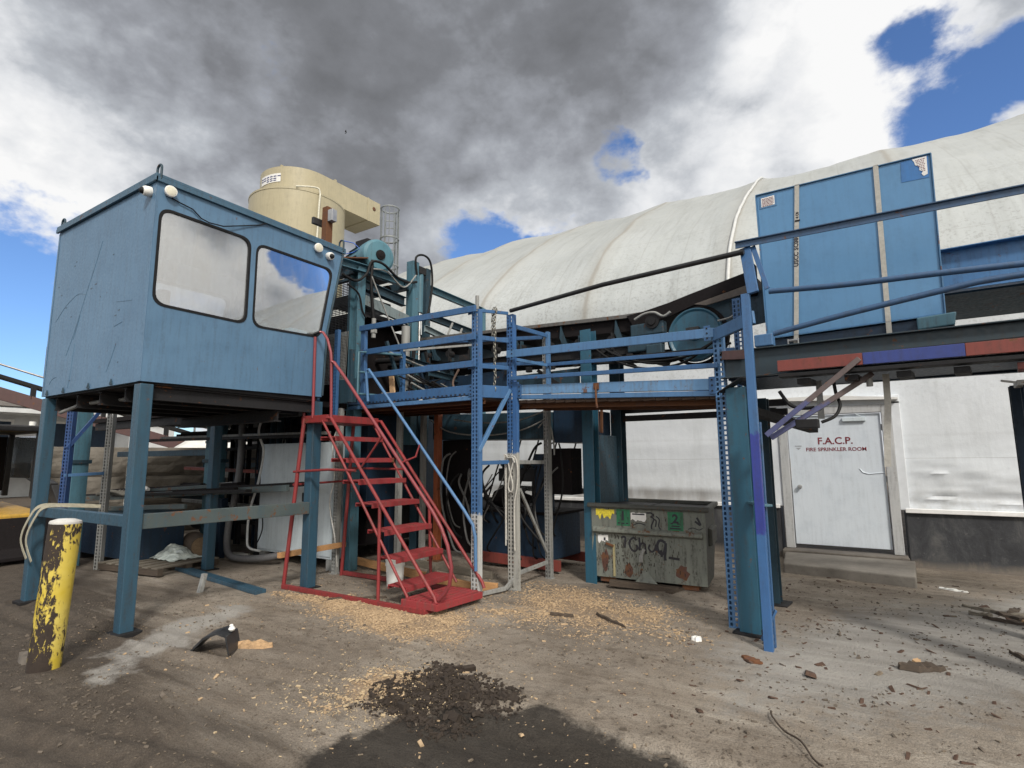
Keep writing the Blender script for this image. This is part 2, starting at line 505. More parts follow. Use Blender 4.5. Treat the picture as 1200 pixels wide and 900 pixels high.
def glass_mat(name, tint, refl):
    m, n = new_mat(name)
    g = n.n('ShaderNodeBsdfGlossy', {0: (.92, .95, 1.0, 1), 1: .015})
    t = n.n('ShaderNodeBsdfTransparent', {0: (*tint, 1)})
    lw = n.n('ShaderNodeFresnel', {0: 1.5})
    f = n.m('ADD', refl, n.m('MULTIPLY', lw.outputs[0], .8), clamp=True)
    x = n.n('ShaderNodeMixShader', {0: f, 1: t, 2: g})
    # thin film of dust, heavier in smears and run marks
    tcg = n.n('ShaderNodeTexCoord').outputs['Object']
    sm = n.noise(n.n('ShaderNodeMapping', {0: tcg, 3: (3, 3, .7)}).outputs[0], 2.2, 7, .65, .5)
    sm2 = n.noise(tcg, 40, 4, .7)
    fd = n.m('ADD', n.mr(sm, .45, .75, .015, .16), n.mr(sm2, .55, .75, 0, .05))
    df_ = n.n('ShaderNodeBsdfDiffuse', {0: (.42, .40, .36, 1)})
    x = n.n('ShaderNodeMixShader', {0: fd, 1: x, 2: df_})
    n.n('ShaderNodeOutputMaterial', {0: x})
    return m
M_GLASS = glass_mat('cab_window_glass', (.8, .82, .83), .27)

# ================================================================== GROUND
def poly_dist(x, y, poly):
    # signed distance to a polygon outline, positive inside
    ins = False; dmin = 1e9; n = len(poly)
    for i in range(n):
        x0, y0 = poly[i]; x1, y1 = poly[(i + 1) % n]
        if (y0 > y) != (y1 > y) and x < (x1 - x0) * (y - y0) / (y1 - y0) + x0:
            ins = not ins
        dx, dy = x1 - x0, y1 - y0
        t = max(0, min(1, ((x - x0) * dx + (y - y0) * dy) / (dx * dx + dy * dy + 1e-12)))
        dmin = min(dmin, math.hypot(x - x0 - t * dx, y - y0 - t * dy))
    return dmin if ins else -dmin
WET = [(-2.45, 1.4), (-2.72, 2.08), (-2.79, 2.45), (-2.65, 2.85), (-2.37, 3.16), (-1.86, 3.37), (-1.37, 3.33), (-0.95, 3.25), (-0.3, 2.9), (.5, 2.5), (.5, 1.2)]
MULCH = [(-2.95, 2.74), (-3.02, 3.04), (-2.98, 3.36), (-2.84, 3.63), (-2.45, 3.58), (-2.05, 3.35), (-2.35, 2.99)]
PALE1 = [(-5.32, 2.04), (-5.9, 2.79), (-6.28, 4.02), (-5.81, 3.88), (-5.25, 2.64), (-5.01, 2.04)]
PALER = [(-1.1, 5.24), (-0.16, 7.02), (1.53, 8.84), (2.4, 6.5), (0.91, 5.0), (-0.15, 4.33), (-0.77, 4.09)]
CHIP1 = [(-6.3, 4.5), (-5.4, 4.75), (-3.5, 4.8), (-3.21, 4.1), (-3.99, 3.95), (-4.93, 4.2)]
CHIP2 = [(-3.6, 5.0), (-3.6, 6.6), (-2.85, 6.6), (-1.9, 6.1), (-1.5, 5.5), (-2.25, 5.05)]
CHIPE = [(-3.05, 2.5), (-3.3, 3.05), (-3.25, 3.45), (-2.92, 3.42), (-2.86, 2.86)]
BB = lambda p: (min(a[0] for a in p) - 1, max(a[0] for a in p) + 1, min(a[1] for a in p) - 1, max(a[1] for a in p) + 1)
def pmask(x, y, poly, soft, bb):
    if not (bb[0] < x < bb[1] and bb[2] < y < bb[3]):
        return 0.0
    j = (noise.fractal(V((x * 2.3, y * 2.3, 1.7)), .9, 2.2, 4)) * .22
    return max(0.0, min(1.0, .5 + (poly_dist(x, y, poly) + j) / soft))
_bbs = {k: BB(p) for k, p in (('w', WET), ('m', MULCH), ('p1', PALE1), ('pr', PALER), ('c1', CHIP1), ('c2', CHIP2), ('ce', CHIPE))}
def masks(x, y):
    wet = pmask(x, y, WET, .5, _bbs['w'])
    mul = pmask(x, y, MULCH, .55, _bbs['m'])
    pale = max(pmask(x, y, PALE1, .35, _bbs['p1']), 1.0 * pmask(x, y, PALER, 1.3, _bbs['pr']))
    ch = max(pmask(x, y, CHIP1, .5, _bbs['c1']), 66 / 100 * pmask(x, y, CHIP2, .9, _bbs['c2']), .75 * pmask(x, y, CHIPE, .3, _bbs['ce']))
    return wet, mul, pale, ch
def gz(x, y):
    if not (-18 < x < 7 and -2 < y < 13):
        return 0.0
    f = noise.fractal(V((x * .9, y * .9, 0)), 1.0, 2.0, 3) * .016
    f += noise.fractal(V((x * 6, y * 6, 3)), .8, 2.1, 3) * .006
    # wheel ruts pressed into the damp earth
    for ax_, ay_, bx_, by_ in ((-8.0, .75, 2.2, 2.55), (-8.0, 1.05, 2.2, 2.85), (-8.2, 2.35, -1.0, 3.0), (-8.2, 2.62, -1.0, 3.27)):
        tx_, ty_ = bx_ - ax_, by_ - ay_
        l_ = math.hypot(tx_, ty_)
        s__ = ((x - ax_) * tx_ + (y - ay_) * ty_) / l_
        d__ = ((x - ax_) * -ty_ + (y - ay_) * tx_) / l_ + .08 * sin(s__ * .9)
        if abs(d__) < .3 and -0.5 < s__ < l_ + .5:
            f += -.022 * math.exp(-(d__ / .075) ** 2) + .014 * math.exp(-((abs(d__) - .13) / .05) ** 2)
    wet, mul, pale, ch = masks(x, y)
    f += mul * (.012 + .035 * abs(noise.fractal(V((x * 7, y * 7, 5)), .7, 2.1, 3)))
    f += ch * (.018 + .02 * noise.noise(V((x * 5, y * 5, 8))))
    f -= wet * .012
    edge = min(1, (x + 18) / 2, (7 - x) / 2, (y + 2) / 2, (13 - y) / 2)
    return f * max(0, edge)
def axis_pts(lo, hi, step, far):
    a = []
    x = lo
    while x < hi + 1e-6:
        a.append(x); x += step
    out = []
    st = step; x = lo
    while x > -far:
        st *= 1.6; x -= st; out.append(x)
    out.reverse()
    st = step; x = hi; o2 = []
    while x < far:
        st *= 1.6; x += st; o2.append(x)
    return out + a + o2
gx = axis_pts(-11.5, 3.6, .05, 420)
gy = axis_pts(.4, 10.2, .05, 420)
verts = []; mk = []
for y in gy:
    for x in gx:
        verts.append((x, y, gz(x, y)))
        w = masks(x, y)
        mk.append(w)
nx = len(gx)
faces = [(j * nx + i, j * nx + i + 1, (j + 1) * nx + i + 1, (j + 1) * nx + i) for j in range(len(gy) - 1) for i in range(nx - 1)]
me = bpy.data.meshes.new('ground')
me.from_pydata(verts, [], faces)
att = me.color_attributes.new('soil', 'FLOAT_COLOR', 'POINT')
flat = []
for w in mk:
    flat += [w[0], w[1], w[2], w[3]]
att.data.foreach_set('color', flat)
me.shade_smooth()

m, n = new_mat('yard_dirt')
t = n.n('ShaderNodeTexCoord').outputs['Object']
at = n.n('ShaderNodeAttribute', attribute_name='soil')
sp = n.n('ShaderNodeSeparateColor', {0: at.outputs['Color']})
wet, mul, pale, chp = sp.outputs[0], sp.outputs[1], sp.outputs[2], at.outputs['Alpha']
rot = n.n('ShaderNodeMapping', {0: t, 2: (0, 0, radians(-25)), 3: (.55, 2.2, 1)}).outputs[0]
a = n.noise(t, .55, 6, .6)
b = n.noise(rot, 1.6, 8, .65, .6)
c = n.noise(t, 9, 8, .68)
d = n.noise(t, 55, 5, .65)
e = n.noise(t, 190, 3, .6)
soil = n.ramp(b, [(.25, (.225, .187, .150)), (.45, (.345, .300, .250)), (.6, (.425, .380, .325)), (.78, (.50, .465, .415))])
soil = n.mix(n.mr(a, .42, .62, 0, .6), soil, (.150, .122, .098))
soil = n.mix(n.mr(c, .50, .70, 0, .6), soil, (.090, .071, .055))
soil = n.mix(n.mr(c, .46, .30, 0, .45), soil, (.31, .272, .228))
sxy = n.n('ShaderNodeSeparateXYZ', {0: t})
# trodden damp earth near the camera, drawn out along the wheel tracks
trk = n.noise(n.n('ShaderNodeMapping', {0: t, 2: (0, 0, radians(-33)), 3: (.35, 2.6, 1)}).outputs[0], 1.5, 7, .62, .4)
damp = n.m('ADD', n.mr(n.m('MULTIPLY_ADD', sxy.outputs[0], .30, sxy.outputs[1]), 1.9, .5, -.40, 1.2), n.m('MULTIPLY', n.m('SUBTRACT', trk, .5), 2.2))
soil = n.mix(n.mr(damp, .0, .9, 0, .9), soil, n.mix(n.mr(c, .35, .65), (.040, .031, .025), (.105, .085, .068)))
soil = n.mix(n.mr(trk, .54, .70, 0, .38), soil, (.085, .068, .054))
g1 = n.noise(t, 95, 4, .75)
soil = n.mix(n.mr(g1, .50, .66, 0, .62), soil, (.052, .041, .033))
soil = n.mix(n.mr(g1, .43, .30, 0, .45), soil, (.36, .32, .27))
pj = n.m('MULTIPLY', n.mr(n.m('ADD', pale, n.m('MULTIPLY', n.m('SUBTRACT', c, .5), 1.1)), .3, .75), .85)
soil = n.mix(pj, soil, n.mix(n.mr(b, .35, .7), (.29, .28, .265), (.46, .45, .43)))
chn = n.mr(n.m('ADD', chp, n.m('MULTIPLY', n.m('SUBTRACT', d, .5), 1.6)), .35, .75)
soil = n.mix(n.m('MULTIPLY', chn, .75), soil, n.mix(n.mr(e, .35, .65), (.25, .165, .10), (.50, .365, .235)))
mn = n.mr(n.m('ADD', mul, n.m('MULTIPLY', n.m('SUBTRACT', c, .5), 1.0)), .35, .65)
soil = n.mix(n.m('MULTIPLY', mn, .88), soil, n.mix(n.mr(d, .35, .65), (.010, .007, .005), (.05, .036, .026)))
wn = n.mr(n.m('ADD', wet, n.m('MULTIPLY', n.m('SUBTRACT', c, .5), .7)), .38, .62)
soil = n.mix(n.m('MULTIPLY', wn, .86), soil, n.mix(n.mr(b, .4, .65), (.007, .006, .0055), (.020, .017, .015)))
soil = n.mix(n.mr(e, .36, .66, .35, 0), soil, n.mix(1, soil, (.55, .5, .46), 'MULTIPLY'))
rgh = n.m('SUBTRACT', n.mr(d, .3, .7, .82, .97), n.m('MULTIPLY', wn, n.mr(c, .4, .6, .0, .22)))
hh = n.m('ADD', n.m('ADD', n.m('MULTIPLY', c, .6), n.m('MULTIPLY', d, .5)), n.m('MULTIPLY', e, .25))
finish(n, soil, rgh, 0, hh, 1.0, .035, .3)
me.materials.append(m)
ground = bpy.data.objects.new('ground', me)
col.objects.link(ground)
struct(ground)

# ------------------------------------------------------------------ loose wood chips, bark crumbs (nobody could count them)
def scatter(name, m, n, pick, size, flat=.35, seed=1):
    rnd = random.Random(seed)
    vs, fs = [], []
    k = 0
    while k < n:
        p = pick(rnd)
        if p is None:
            continue
        x, y = p
        L = size[0] * math.exp(rnd.gauss(0, .48)); W = L * rnd.uniform(.25, .6); H = W * flat
        R = Matrix.Rotation(rnd.uniform(0, 2 * pi), 3, 'Z') @ Matrix.Rotation(rnd.uniform(-.5, .5), 3, 'X') @ Matrix.Rotation(rnd.uniform(-.35, .35), 3, 'Y')
        z = gz(x, y) + H * .3 + .002
        o = len(vs)
        for cx, cy, cz in ((-1, -1, -1), (1, -.7, -1), (.8, 1, -1), (-1, .8, -1), (-.8, -.8, 1), (1, -.5, 1), (.7, .8, 1), (-.9, .7, 1)):
            q = R @ V((cx * L / 2, cy * W / 2, cz * H / 2))
            vs.append((x + q.x, y + q.y, z + q.z))
        fs += [tuple(o + i for i in f) for f in ((0, 3, 2, 1), (4, 5, 6, 7), (0, 1, 5, 4), (1, 2, 6, 5), (2, 3, 7, 6), (3, 0, 4, 7))]
        k += 1
    me = bpy.data.meshes.new(name); me.from_pydata(vs, [], fs); me.materials.append(m)
    o = bpy.data.objects.new(name, me); col.objects.link(o); stuff(o)
    return o
def speck(name, lo, hi):
    m, n = new_mat(name)
    t = n.n('ShaderNodeTexCoord').outputs['Object']
    cc = n.mix(n.noise(t, 40, 2), lo, hi)
    finish(n, cc, .85)
    return m
def pick_chip(r):
    x, y = r.uniform(-6.6, -1.2), r.uniform(2.2, 6.7)
    w = masks(x, y)
    if r.random() < w[3] ** 1.6 * .9 * (.25 + 1.5 * max(0, .5 + noise.noise(V((x * 2.2, y * 2.2, 6))))) or r.random() < .006:
        return x, y
def pick_edge(r):
    x, y = r.gauss(-2.95, .38), r.gauss(3.0, .32)
    w = masks(x, y)
    return (x, y) if w[0] < .5 and r.random() < .7 else None
def pick_any(r):
    x, y = r.uniform(-7, 2.5), 1.0 + 8.5 * r.random() ** 1.4
    return x, y
def pick_right(r):
    x, y = r.uniform(-1.6, 2.2), r.uniform(3.6, 9.2)
    return x, y
def pick_mulch(r):
    x, y = r.uniform(-3.1, -2.0), r.uniform(2.7, 3.7)
    return (x, y) if masks(x, y)[1] > r.uniform(.2, .8) else None
scatter('wood_chips', speck('chip_tan', (.20, .13, .07), (.60, .45, .29)), 17000, pick_chip, (.013,), .5, 3)
scatter('sawdust_crumbs', speck('chip_pale', (.34, .26, .16), (.58, .46, .30)), 1500, pick_edge, (.010,), .6, 4)
scatter('yard_crumbs', speck('crumb_mixed', (.05, .04, .03), (.26, .21, .155)), 2200, pick_any, (.013,), .5, 5)
scatter('bark_crumbs', speck('bark_dark', (.028, .017, .012), (.11, .06, .04)), 380, pick_right, (.034,), .3, 6)
def pick_clod(r):
    x, y = r.uniform(-8, 2.5), 1.0 + 7.5 * r.random() ** 1.7
    k = noise.fractal(V((x * .8 + 3, y * 1.8, 2)), 1, 2, 4)
    return (x, y) if r.random() < .35 + k * 1.2 and masks(x, y)[0] < .6 else None
scatter('soil_clods', speck('clod_brown', (.045, .034, .026), (.19, .16, .13)), 8500, pick_clod, (.013,), .8, 11)
scatter('mulch_lumps', speck('mulch_dark', (.014, .010, .008), (.05, .036, .026)), 2600, pick_mulch, (.020,), .9, 8)

# ================================================================== TENT-ROOFED BUILDING
B = thing('warehouse', 'long white fabric covered warehouse with rounded roof and black base wall behind the conveyors', 'building', (0, 10.4, 0))
PROF = [(10.4, .86), (10.4, 1.6), (10.4, 2.4), (10.4, 3.2), (10.4, 4.0), (10.46, 4.7), (10.62, 5.12), (11.0, 5.74), (11.8, 6.54), (12.95, 7.42), (14.6, 8.52), (17.06, 9.9), (20, 11.1), (24, 12.3), (29, 13.0), (34, 12.4)]
seg = [0]
for i in range(1, len(PROF)):
    seg.append(seg[-1] + math.hypot(PROF[i][0] - PROF[i - 1][0], PROF[i][1] - PROF[i - 1][1]))
def prof_at(s):
    for i in range(1, len(seg)):
        if s <= seg[i] or i == len(seg) - 1:
            t = (s - seg[i - 1]) / (seg[i] - seg[i - 1])
            p0 = V((*PROF[max(i - 2, 0)], 0)); p1 = V((*PROF[i - 1], 0)); p2 = V((*PROF[i], 0)); p3 = V((*PROF[min(i + 1, len(PROF) - 1)], 0))
            q = .5 * ((2 * p1) + (p2 - p0) * t + (2 * p0 - 5 * p1 + 4 * p2 - p3) * t * t + (3 * p1 - p0 - 3 * p2 + p3) * t ** 3)
            return q.x, q.y
def tent_pt(x, s, off=0.0):
    y, z = prof_at(s)
    y2, z2 = prof_at(min(s + .05, seg[-1])); y1, z1 = prof_at(max(s - .05, 0))
    ty, tz = y2 - y1, z2 - z1; l = math.hypot(ty, tz) or 1
    ny, nz = -tz / l, ty / l
    ph = ((x + 1.79) / 2.9) % 1.0
    up = max(0, min(1, (z - 3.6) / 2.5))
    sag = -.10 * (sin(pi * ph)) ** .8 * up
    w = noise.fractal(V((x * .35, s * .5, 0)), 1, 2, 4) * .06 * up
    w += noise.fractal(V((x * 1.6, s * .35, 9)), 1, 2, 3) * .022 * up
    if z < 1.75 and x > .5:      # slack cloth bunched above the base wall
        k = max(0, min(1, (1.75 - z) / .35)) * max(0, min(1, (x - .5) / .3)) * max(0, min(1, (z - .84) / .1))
        w += k * (.034 * noise.ridged_multi_fractal(V((x * .9, z * 7.5 + x * .5, 4)), 1, 2, 4, 1, 2) - .02)
    elif z < 3.6:
        w += .012 * noise.fractal(V((x * .8, z * 2.5, 4)), 1, 2, 4)
    o = off + sag + w
    return (x, y + ny * o, z + nz * o)
mb = MB()
xs = []
x = -15.5
while x < 12.01:
    xs.append(x); x += .09 if -6 < x < 3 else .18
ss = []
s_ = 0.0
while s_ < seg[-1]:
    ss.append(s_); s_ += .05 if s_ < 1.1 else (.14 if s_ < 14 else .5)
ss.append(seg[-1])
XD0, XD1, ZD = -1.12, .52, 2.46        # doorway cut out of the cloth
idx = {}
vs, fs = [], []
for j, sv in enumerate(ss):
    for i, xv in enumerate(xs):
        vs.append(tent_pt(xv, sv))
for j in range(len(ss) - 1):
    for i in range(len(xs) - 1):
        if XD0 < (xs[i] + xs[i + 1]) / 2 < XD1 and vs[j * len(xs) + i][2] < ZD - .1:
            continue
        q = j * len(xs) + i
        fs.append((q, q + 1, q + len(xs) + 1, q + len(xs)))
mb.add(vs, fs)
m, n = new_mat('roof_fabric')
t = n.n('ShaderNodeTexCoord').outputs['Object']
sx = n.n('ShaderNodeSeparateXYZ', {0: t})
X, Z = sx.outputs[0], sx.outputs[2]
a = n.noise(t, .35, 6, .6); b = n.noise(n.n('ShaderNodeMapping', {0: t, 3: (2.5, .5, .5)}).outputs[0], 1.2, 7, .65)
spk = n.noise(t, 16, 4, .7); spk2 = n.noise(t, 1.1, 4, .6)
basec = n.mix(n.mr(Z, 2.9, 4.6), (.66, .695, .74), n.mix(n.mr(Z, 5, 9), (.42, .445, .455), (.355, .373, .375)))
cc = n.mix(n.mr(a, .38, .68, 0, .35), basec, n.mix(1.0, basec, (.75, .76, .74), 'MULTIPLY'))
cc = n.mix(n.mr(b, .5, .78, 0, .5), cc, n.mix(1.0, cc, (.62, .62, .60), 'MULTIPLY'))
band = n.m('MULTIPLY', n.mr(Z, 8.5, 4.5), n.mr(Z, 2.2, 4.2))
sm = n.m('MULTIPLY', n.mr(n.m('ADD', spk, n.m('MULTIPLY', n.m('SUBTRACT', spk2, .5), .25)), .52, .62), n.m('MULTIPLY', band, .5))
cc = n.mix(sm, cc, (.22, .225, .22))
# rib lines and welded laps of the cloth
p3_ = n.m('FRACT', n.m('DIVIDE', n.m('ADD', X, 1.79 + 290), 2.9 / 3))
cc = n.mix(n.m('MULTIPLY', n.mr(n.m('MINIMUM', p3_, n.m('SUBTRACT', 1.0, p3_)), .022, .006), n.mr(Z, 4, 5, 0, .28)), cc, (.24, .24, .235))
st_ = n.noise(n.n('ShaderNodeMapping', {0: t, 3: (6, .35, .35)}).outputs[0], 1.6, 6, .65)
cc = n.mix(n.m('MULTIPLY', n.mr(st_, .52, .75), n.mr(Z, 4, 5.5, 0, .40)), cc, (.22, .22, .21))
ph = n.m('FRACT', n.m('DIVIDE', n.m('ADD', X, 1.79 + 290), 2.9))
rl = n.m('ADD', n.m('MINIMUM', ph, n.m('SUBTRACT', 1.0, ph)), n.mr(Z, 4.4, 3.2, 0, .3))
rj = n.m('ADD', rl, n.m('MULTIPLY', n.m('SUBTRACT', n.noise(t, 1.5, 4), .5), .03))
cc = n.mix(n.mr(rj, .028, .006, 0, .75), cc, (.25, .24, .22))
cc = n.mix(n.mr(rj, .14, .0, 0, .35), cc, (.33, .32, .29))
for zl, wd, amt in ((1.97, .03, .08), (1.62, .008, .35), (5.2, .014, .3), (6.6, .014, .35), (8.05, .014, .3)):
    zj = n.m('ABSOLUTE', n.m('SUBTRACT', n.m('ADD', Z, n.m('MULTIPLY', n.m('SUBTRACT', n.noise(t, .6, 2), .5), .05)), zl))
    cc = n.mix(n.mr(zj, wd, wd * .3, 0, amt), cc, (.28, .28, .28))
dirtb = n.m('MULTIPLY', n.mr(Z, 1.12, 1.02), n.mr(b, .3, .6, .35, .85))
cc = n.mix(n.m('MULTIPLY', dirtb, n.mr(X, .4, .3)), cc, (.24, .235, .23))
tear = n.mr(n.noise(n.n('ShaderNodeMapping', {0: t, 3: (1, 1, .5)}).outputs[0], 3.4, 5, .7, 1.4), .735, .75)
spl_ = n.noise(t, 7, 6, .72)
cc = n.mix(n.m('MULTIPLY', n.mr(n.m('ADD', Z, n.m('MULTIPLY', n.m('SUBTRACT', spl_, .5), 1.6)), 1.55, .95, 0, .30), n.mr(spl_, .42, .62)), cc, (.30, .28, .25))
cc = n.mix(n.m('MULTIPLY', tear, n.mr(Z, 1.75, 1.4, 0, .9)), cc, (.03, .03, .03))
bh = n.m('ADD', n.m('MULTIPLY', b, .5), n.m('MULTIPLY', n.noise(t, 2.4, 5), .5))
finish(n, cc, .62, 0, bh, .35, .06, .3)
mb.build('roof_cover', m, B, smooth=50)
# raised white seam flange over the cloth
fl = MB()
fl.tube([tent_pt(-1.79, .3 + k * .2, .02) for k in range(15, 90)], .035, 8)
fl.prism([tent_pt(-1.84, 3.4, .03)] * 0 or [(-1.80, 10.37, 1.2), (-1.78, 10.37, 1.2), (-1.78, 10.37, 4.2), (-1.80, 10.37, 4.2)], (0, .02, 0))
fl.build('seam_flange', plain('seam_white', (.52, .53, .53), .5, 0, .1), B, smooth=60)
# base wall in black coated block, with a hole for the doorway
def blackwall():
    m, n = new_mat('black_coated_block')
    t = n.n('ShaderNodeTexCoord').outputs['Object']
    a = n.noise(n.n('ShaderNodeMapping', {0: t, 3: (1.5, 1, .55)}).outputs[0], 2.4, 8, .7, .5)
    b = n.noise(t, 16, 6, .7)
    cc = n.ramp(a, [(.3, (.016, .017, .021)), (.52, (.040, .042, .048)), (.7, (.095, .095, .095)), (.85, (.20, .19, .18))])
    z = n.n('ShaderNodeSeparateXYZ', {0: t}).outputs[2]
    zb = n.m('ADD', z, n.m('MULTIPLY', n.m('SUBTRACT', a, .5), .35))
    cc = n.mix(n.mr(zb, .14, .02, 0, .85), cc, (.19, .165, .14))
    cc = n.mix(n.mr(b, .62, .75, 0, .5), cc, (.16, .155, .15))
    finish(n, cc, .75, 0, n.m('ADD', a, n.m('MULTIPLY', b, .4)), .5, .02)
    return m
bw = MB()
bw.box((-15.5, 10.36, -.1), (-1.16, 10.75, .80)); bw.box((.56, 10.36, -.1), (12, 10.75, .80))
bw.build('base_wall', blackwall(), B, bevel=.012)
st = MB()
st.box((-15.5, 10.31, .80), (-1.16, 10.40, .862)); st.box((.56, 10.31, .80), (12, 10.40, .862))
st.build('sill_strip', plain('sill_white', (.78, .78, .78), .45, 0, .15, 5), B, bevel=.006)
en = MB(); en.prism([(-15.48, 10.5, 0)] + [(-15.48, p[0] + .05, p[1] - .25) for p in PROF[1:]] + [(-15.48, 34, 0)], (.05, 0, 0))
en.build('end_wall', plain('end_cloth', (.6, .6, .58), .6, 0, .15, 2), B)
# doorway
M_DOOR = paint('door_white', (.58, .635, .70), rust=.0, dirt=.13, rough=.4, fade=.15)
M_JAMB = paint('jamb_white', (.42, .43, .44), rust=.05, dirt=.4, rough=.5)
df = MB()
df.box((-1.10, 10.30, .17), (-.97, 10.46, 2.46)); df.box((.37, 10.30, .17), (.50, 10.46, 2.46)); df.box((-.97, 10.30, 2.34), (.37, 10.46, 2.46))
df.build('door_frame', M_JAMB, B, bevel=.006)
d2 = MB()
d2.box((-1.24, 10.33, .84), (-1.102, 10.44, 2.50)); d2.box((.502, 10.33, .84), (.62, 10.44, 2.50)); d2.box((-1.24, 10.33, 2.462), (.62, 10.44, 2.60))
d2.build('door_surround', plain('surround_white', (.64, .67, .71), .5, 0, .1, 4), B, bevel=.006)
dc = MB()
dc.prism([(-1.45, 10.22, 2.60), (.60, 10.22, 2.52), (.60, 10.22, 2.55), (-.35, 10.22, 2.64), (-1.45, 10.22, 2.63)], (0, .2, 0))
dc.build('door_drip_cap', plain('cap_white', (.66, .66, .65), .5, 0, .1, 4), B)
dr = MB()
dr.box((-.955, 10.345, .235), (.355, 10.395, 2.325))
door = dr.build('door', M_DOOR, B, bevel=.004)
h = MB(); h.lathe((-.84, 10.345, 1.16), (0, -1, 0), [(.001, .065), (.028, .062), (.034, .045), (.028, .03), (.012, .026), (.012, .008), (.034, .008), (.034, 0), (0, 0)], 20)
h.build('door_knob', M_STEEL, door, smooth=40)
h = MB(); h.box((-.16, 10.30, 2.21), (.16, 10.343, 2.27)); h.bar((.1, 10.31, 2.28), (.02, 10.28, 2.33), .02, .012)
h.build('door_closer', M_CABINET, door, bevel=.004)
dm = plane_M((-.285, 10.3435, 1.90), (1, 0, 0), (0, 0, 1))
text('lettering', 'F.A.C.P.', .155, dm, M_REDINK, door, bold=.003)
text('lettering', 'FIRE SPRINKLER ROOM', .083, plane_M((-.285, 10.3435, 1.765), (1, 0, 0), (0, 0, 1)), M_REDINK, door, bold=.0012)
h = MB(); h.prism([(-.86, 10.343, 1.80), (-.78, 10.343, 1.80), (-.82, 10.343, 1.765)], (0, -.001, 0)); h.box((-.87, 10.342, 1.82), (-.77, 10.343, 1.835))
h.build('small_mark', plain('faint_grey', (.33, .35, .38), .6), door)
h = MB(); h.tube([(.02, 10.343, 1.46), (.06, 10.341, 1.40), (.14, 10.341, 1.375), (.22, 10.342, 1.385), (.35, 10.343, 1.40)], .008, 6)
h.build('dent_crease', M_DOOR, door, smooth=60)
for z in (.5, 1.3, 2.1):
    h = MB(); h.cyl((.362, 10.338, z - .05), (.362, 10.338, z + .05), .012, n=10); h.build('hinge', M_STEEL, door)
def concrete(name, lo, hi):
    m, n = new_mat(name)
    t = n.n('ShaderNodeTexCoord').outputs['Object']
    a = n.noise(t, 1.8, 7, .65); b = n.noise(t, 22, 6, .7)
    cc = n.mix(n.mr(a, .32, .7), lo, hi); cc = n.mix(n.mr(b, .55, .75, 0, .5), cc, tuple(x * .5 for x in lo))
    finish(n, cc, .88, 0, n.m('ADD', a, n.m('MULTIPLY', b, .5)), .5, .012, .3)
    return m
M_CONC = concrete('concrete_grey', (.14, .128, .115), (.27, .25, .225))
M_CONC2 = concrete('concrete_dirty', (.085, .075, .066), (.19, .17, .15))
h = MB(); h.box((-1.14, 10.05, .02), (.54, 10.42, .165)); h.build('threshold', M_CONC2, B, bevel=.015)
sl = MB()
sl.prism([(-1.02, 8.97, -.05), (.515, 8.745, -.05), (.60, 10.045, -.05), (-1.10, 10.045, -.05)], (0, 0, .19))
o = sl.build('concrete_step', M_CONC, None, bevel=.02, origin=(-.25, 9.4, 0))
tag(o, 'low concrete landing slab in front of the white fire sprinkler room door', 'landing slab')

# ================================================================== CONTROL CAB ON LEGS
CX1, CX0, CY0 = -6.10, -8.62, 2.65          # window side, back side, near side
CZ0, CZ1 = 2.46, 4.66
K = thing('control_cab', 'blue sheet metal operator cab with two big windows standing on four legs', 'control cab', (-6.1, 2.65, 0))
side = [(2.65, CZ0), (4.88, CZ0 + .04), (4.92, 3.42), (5.15, CZ1), (2.65, CZ1)]
W1 = rounded([(2.71, 3.29), (3.725, 3.29), (3.725, 4.33), (2.71, 4.33)], .13)
W2 = rounded([(3.83, 3.28), (4.80, 3.32), (4.97, 4.31), (3.83, 4.31)], .13)
def inset(poly, k):
    cx = sum(p[0] for p in poly) / len(poly); cy = sum(p[1] for p in poly) / len(poly)
    hw = max(abs(p[0] - cx) for p in poly); hh = max(abs(p[1] - cy) for p in poly)
    return [(cx + (p[0] - cx) * (1 + k / hw), cy + (p[1] - cy) * (1 + k / hh)) for p in poly]
Mw = plane_M((CX1 - .02, 0, 0), (0, 1, 0), (0, 0, 1))     # local x -> Y, y -> Z, thickness along +X
mb = MB(); plate(mb, side, [W1, W2], .04, Mw)
mb.build('window_wall', M_CAB, K)
WB = rounded([(2.9, 3.25), (4.75, 3.25), (4.95, 4.3), (2.9, 4.3)], .13)
mb = MB(); plate(mb, side, [WB], .04, plane_M((CX0 + .02, 0, 0), (0, 1, 0), (0, 0, 1)))
mb.build('rear_wall', M_CAB, K)
mb = MB()
mb.box((CX0 + .04, CY0, CZ0), (CX1 - .04, CY0 + .04, CZ1))
sidew = mb.build('side_wall', M_CAB, K)
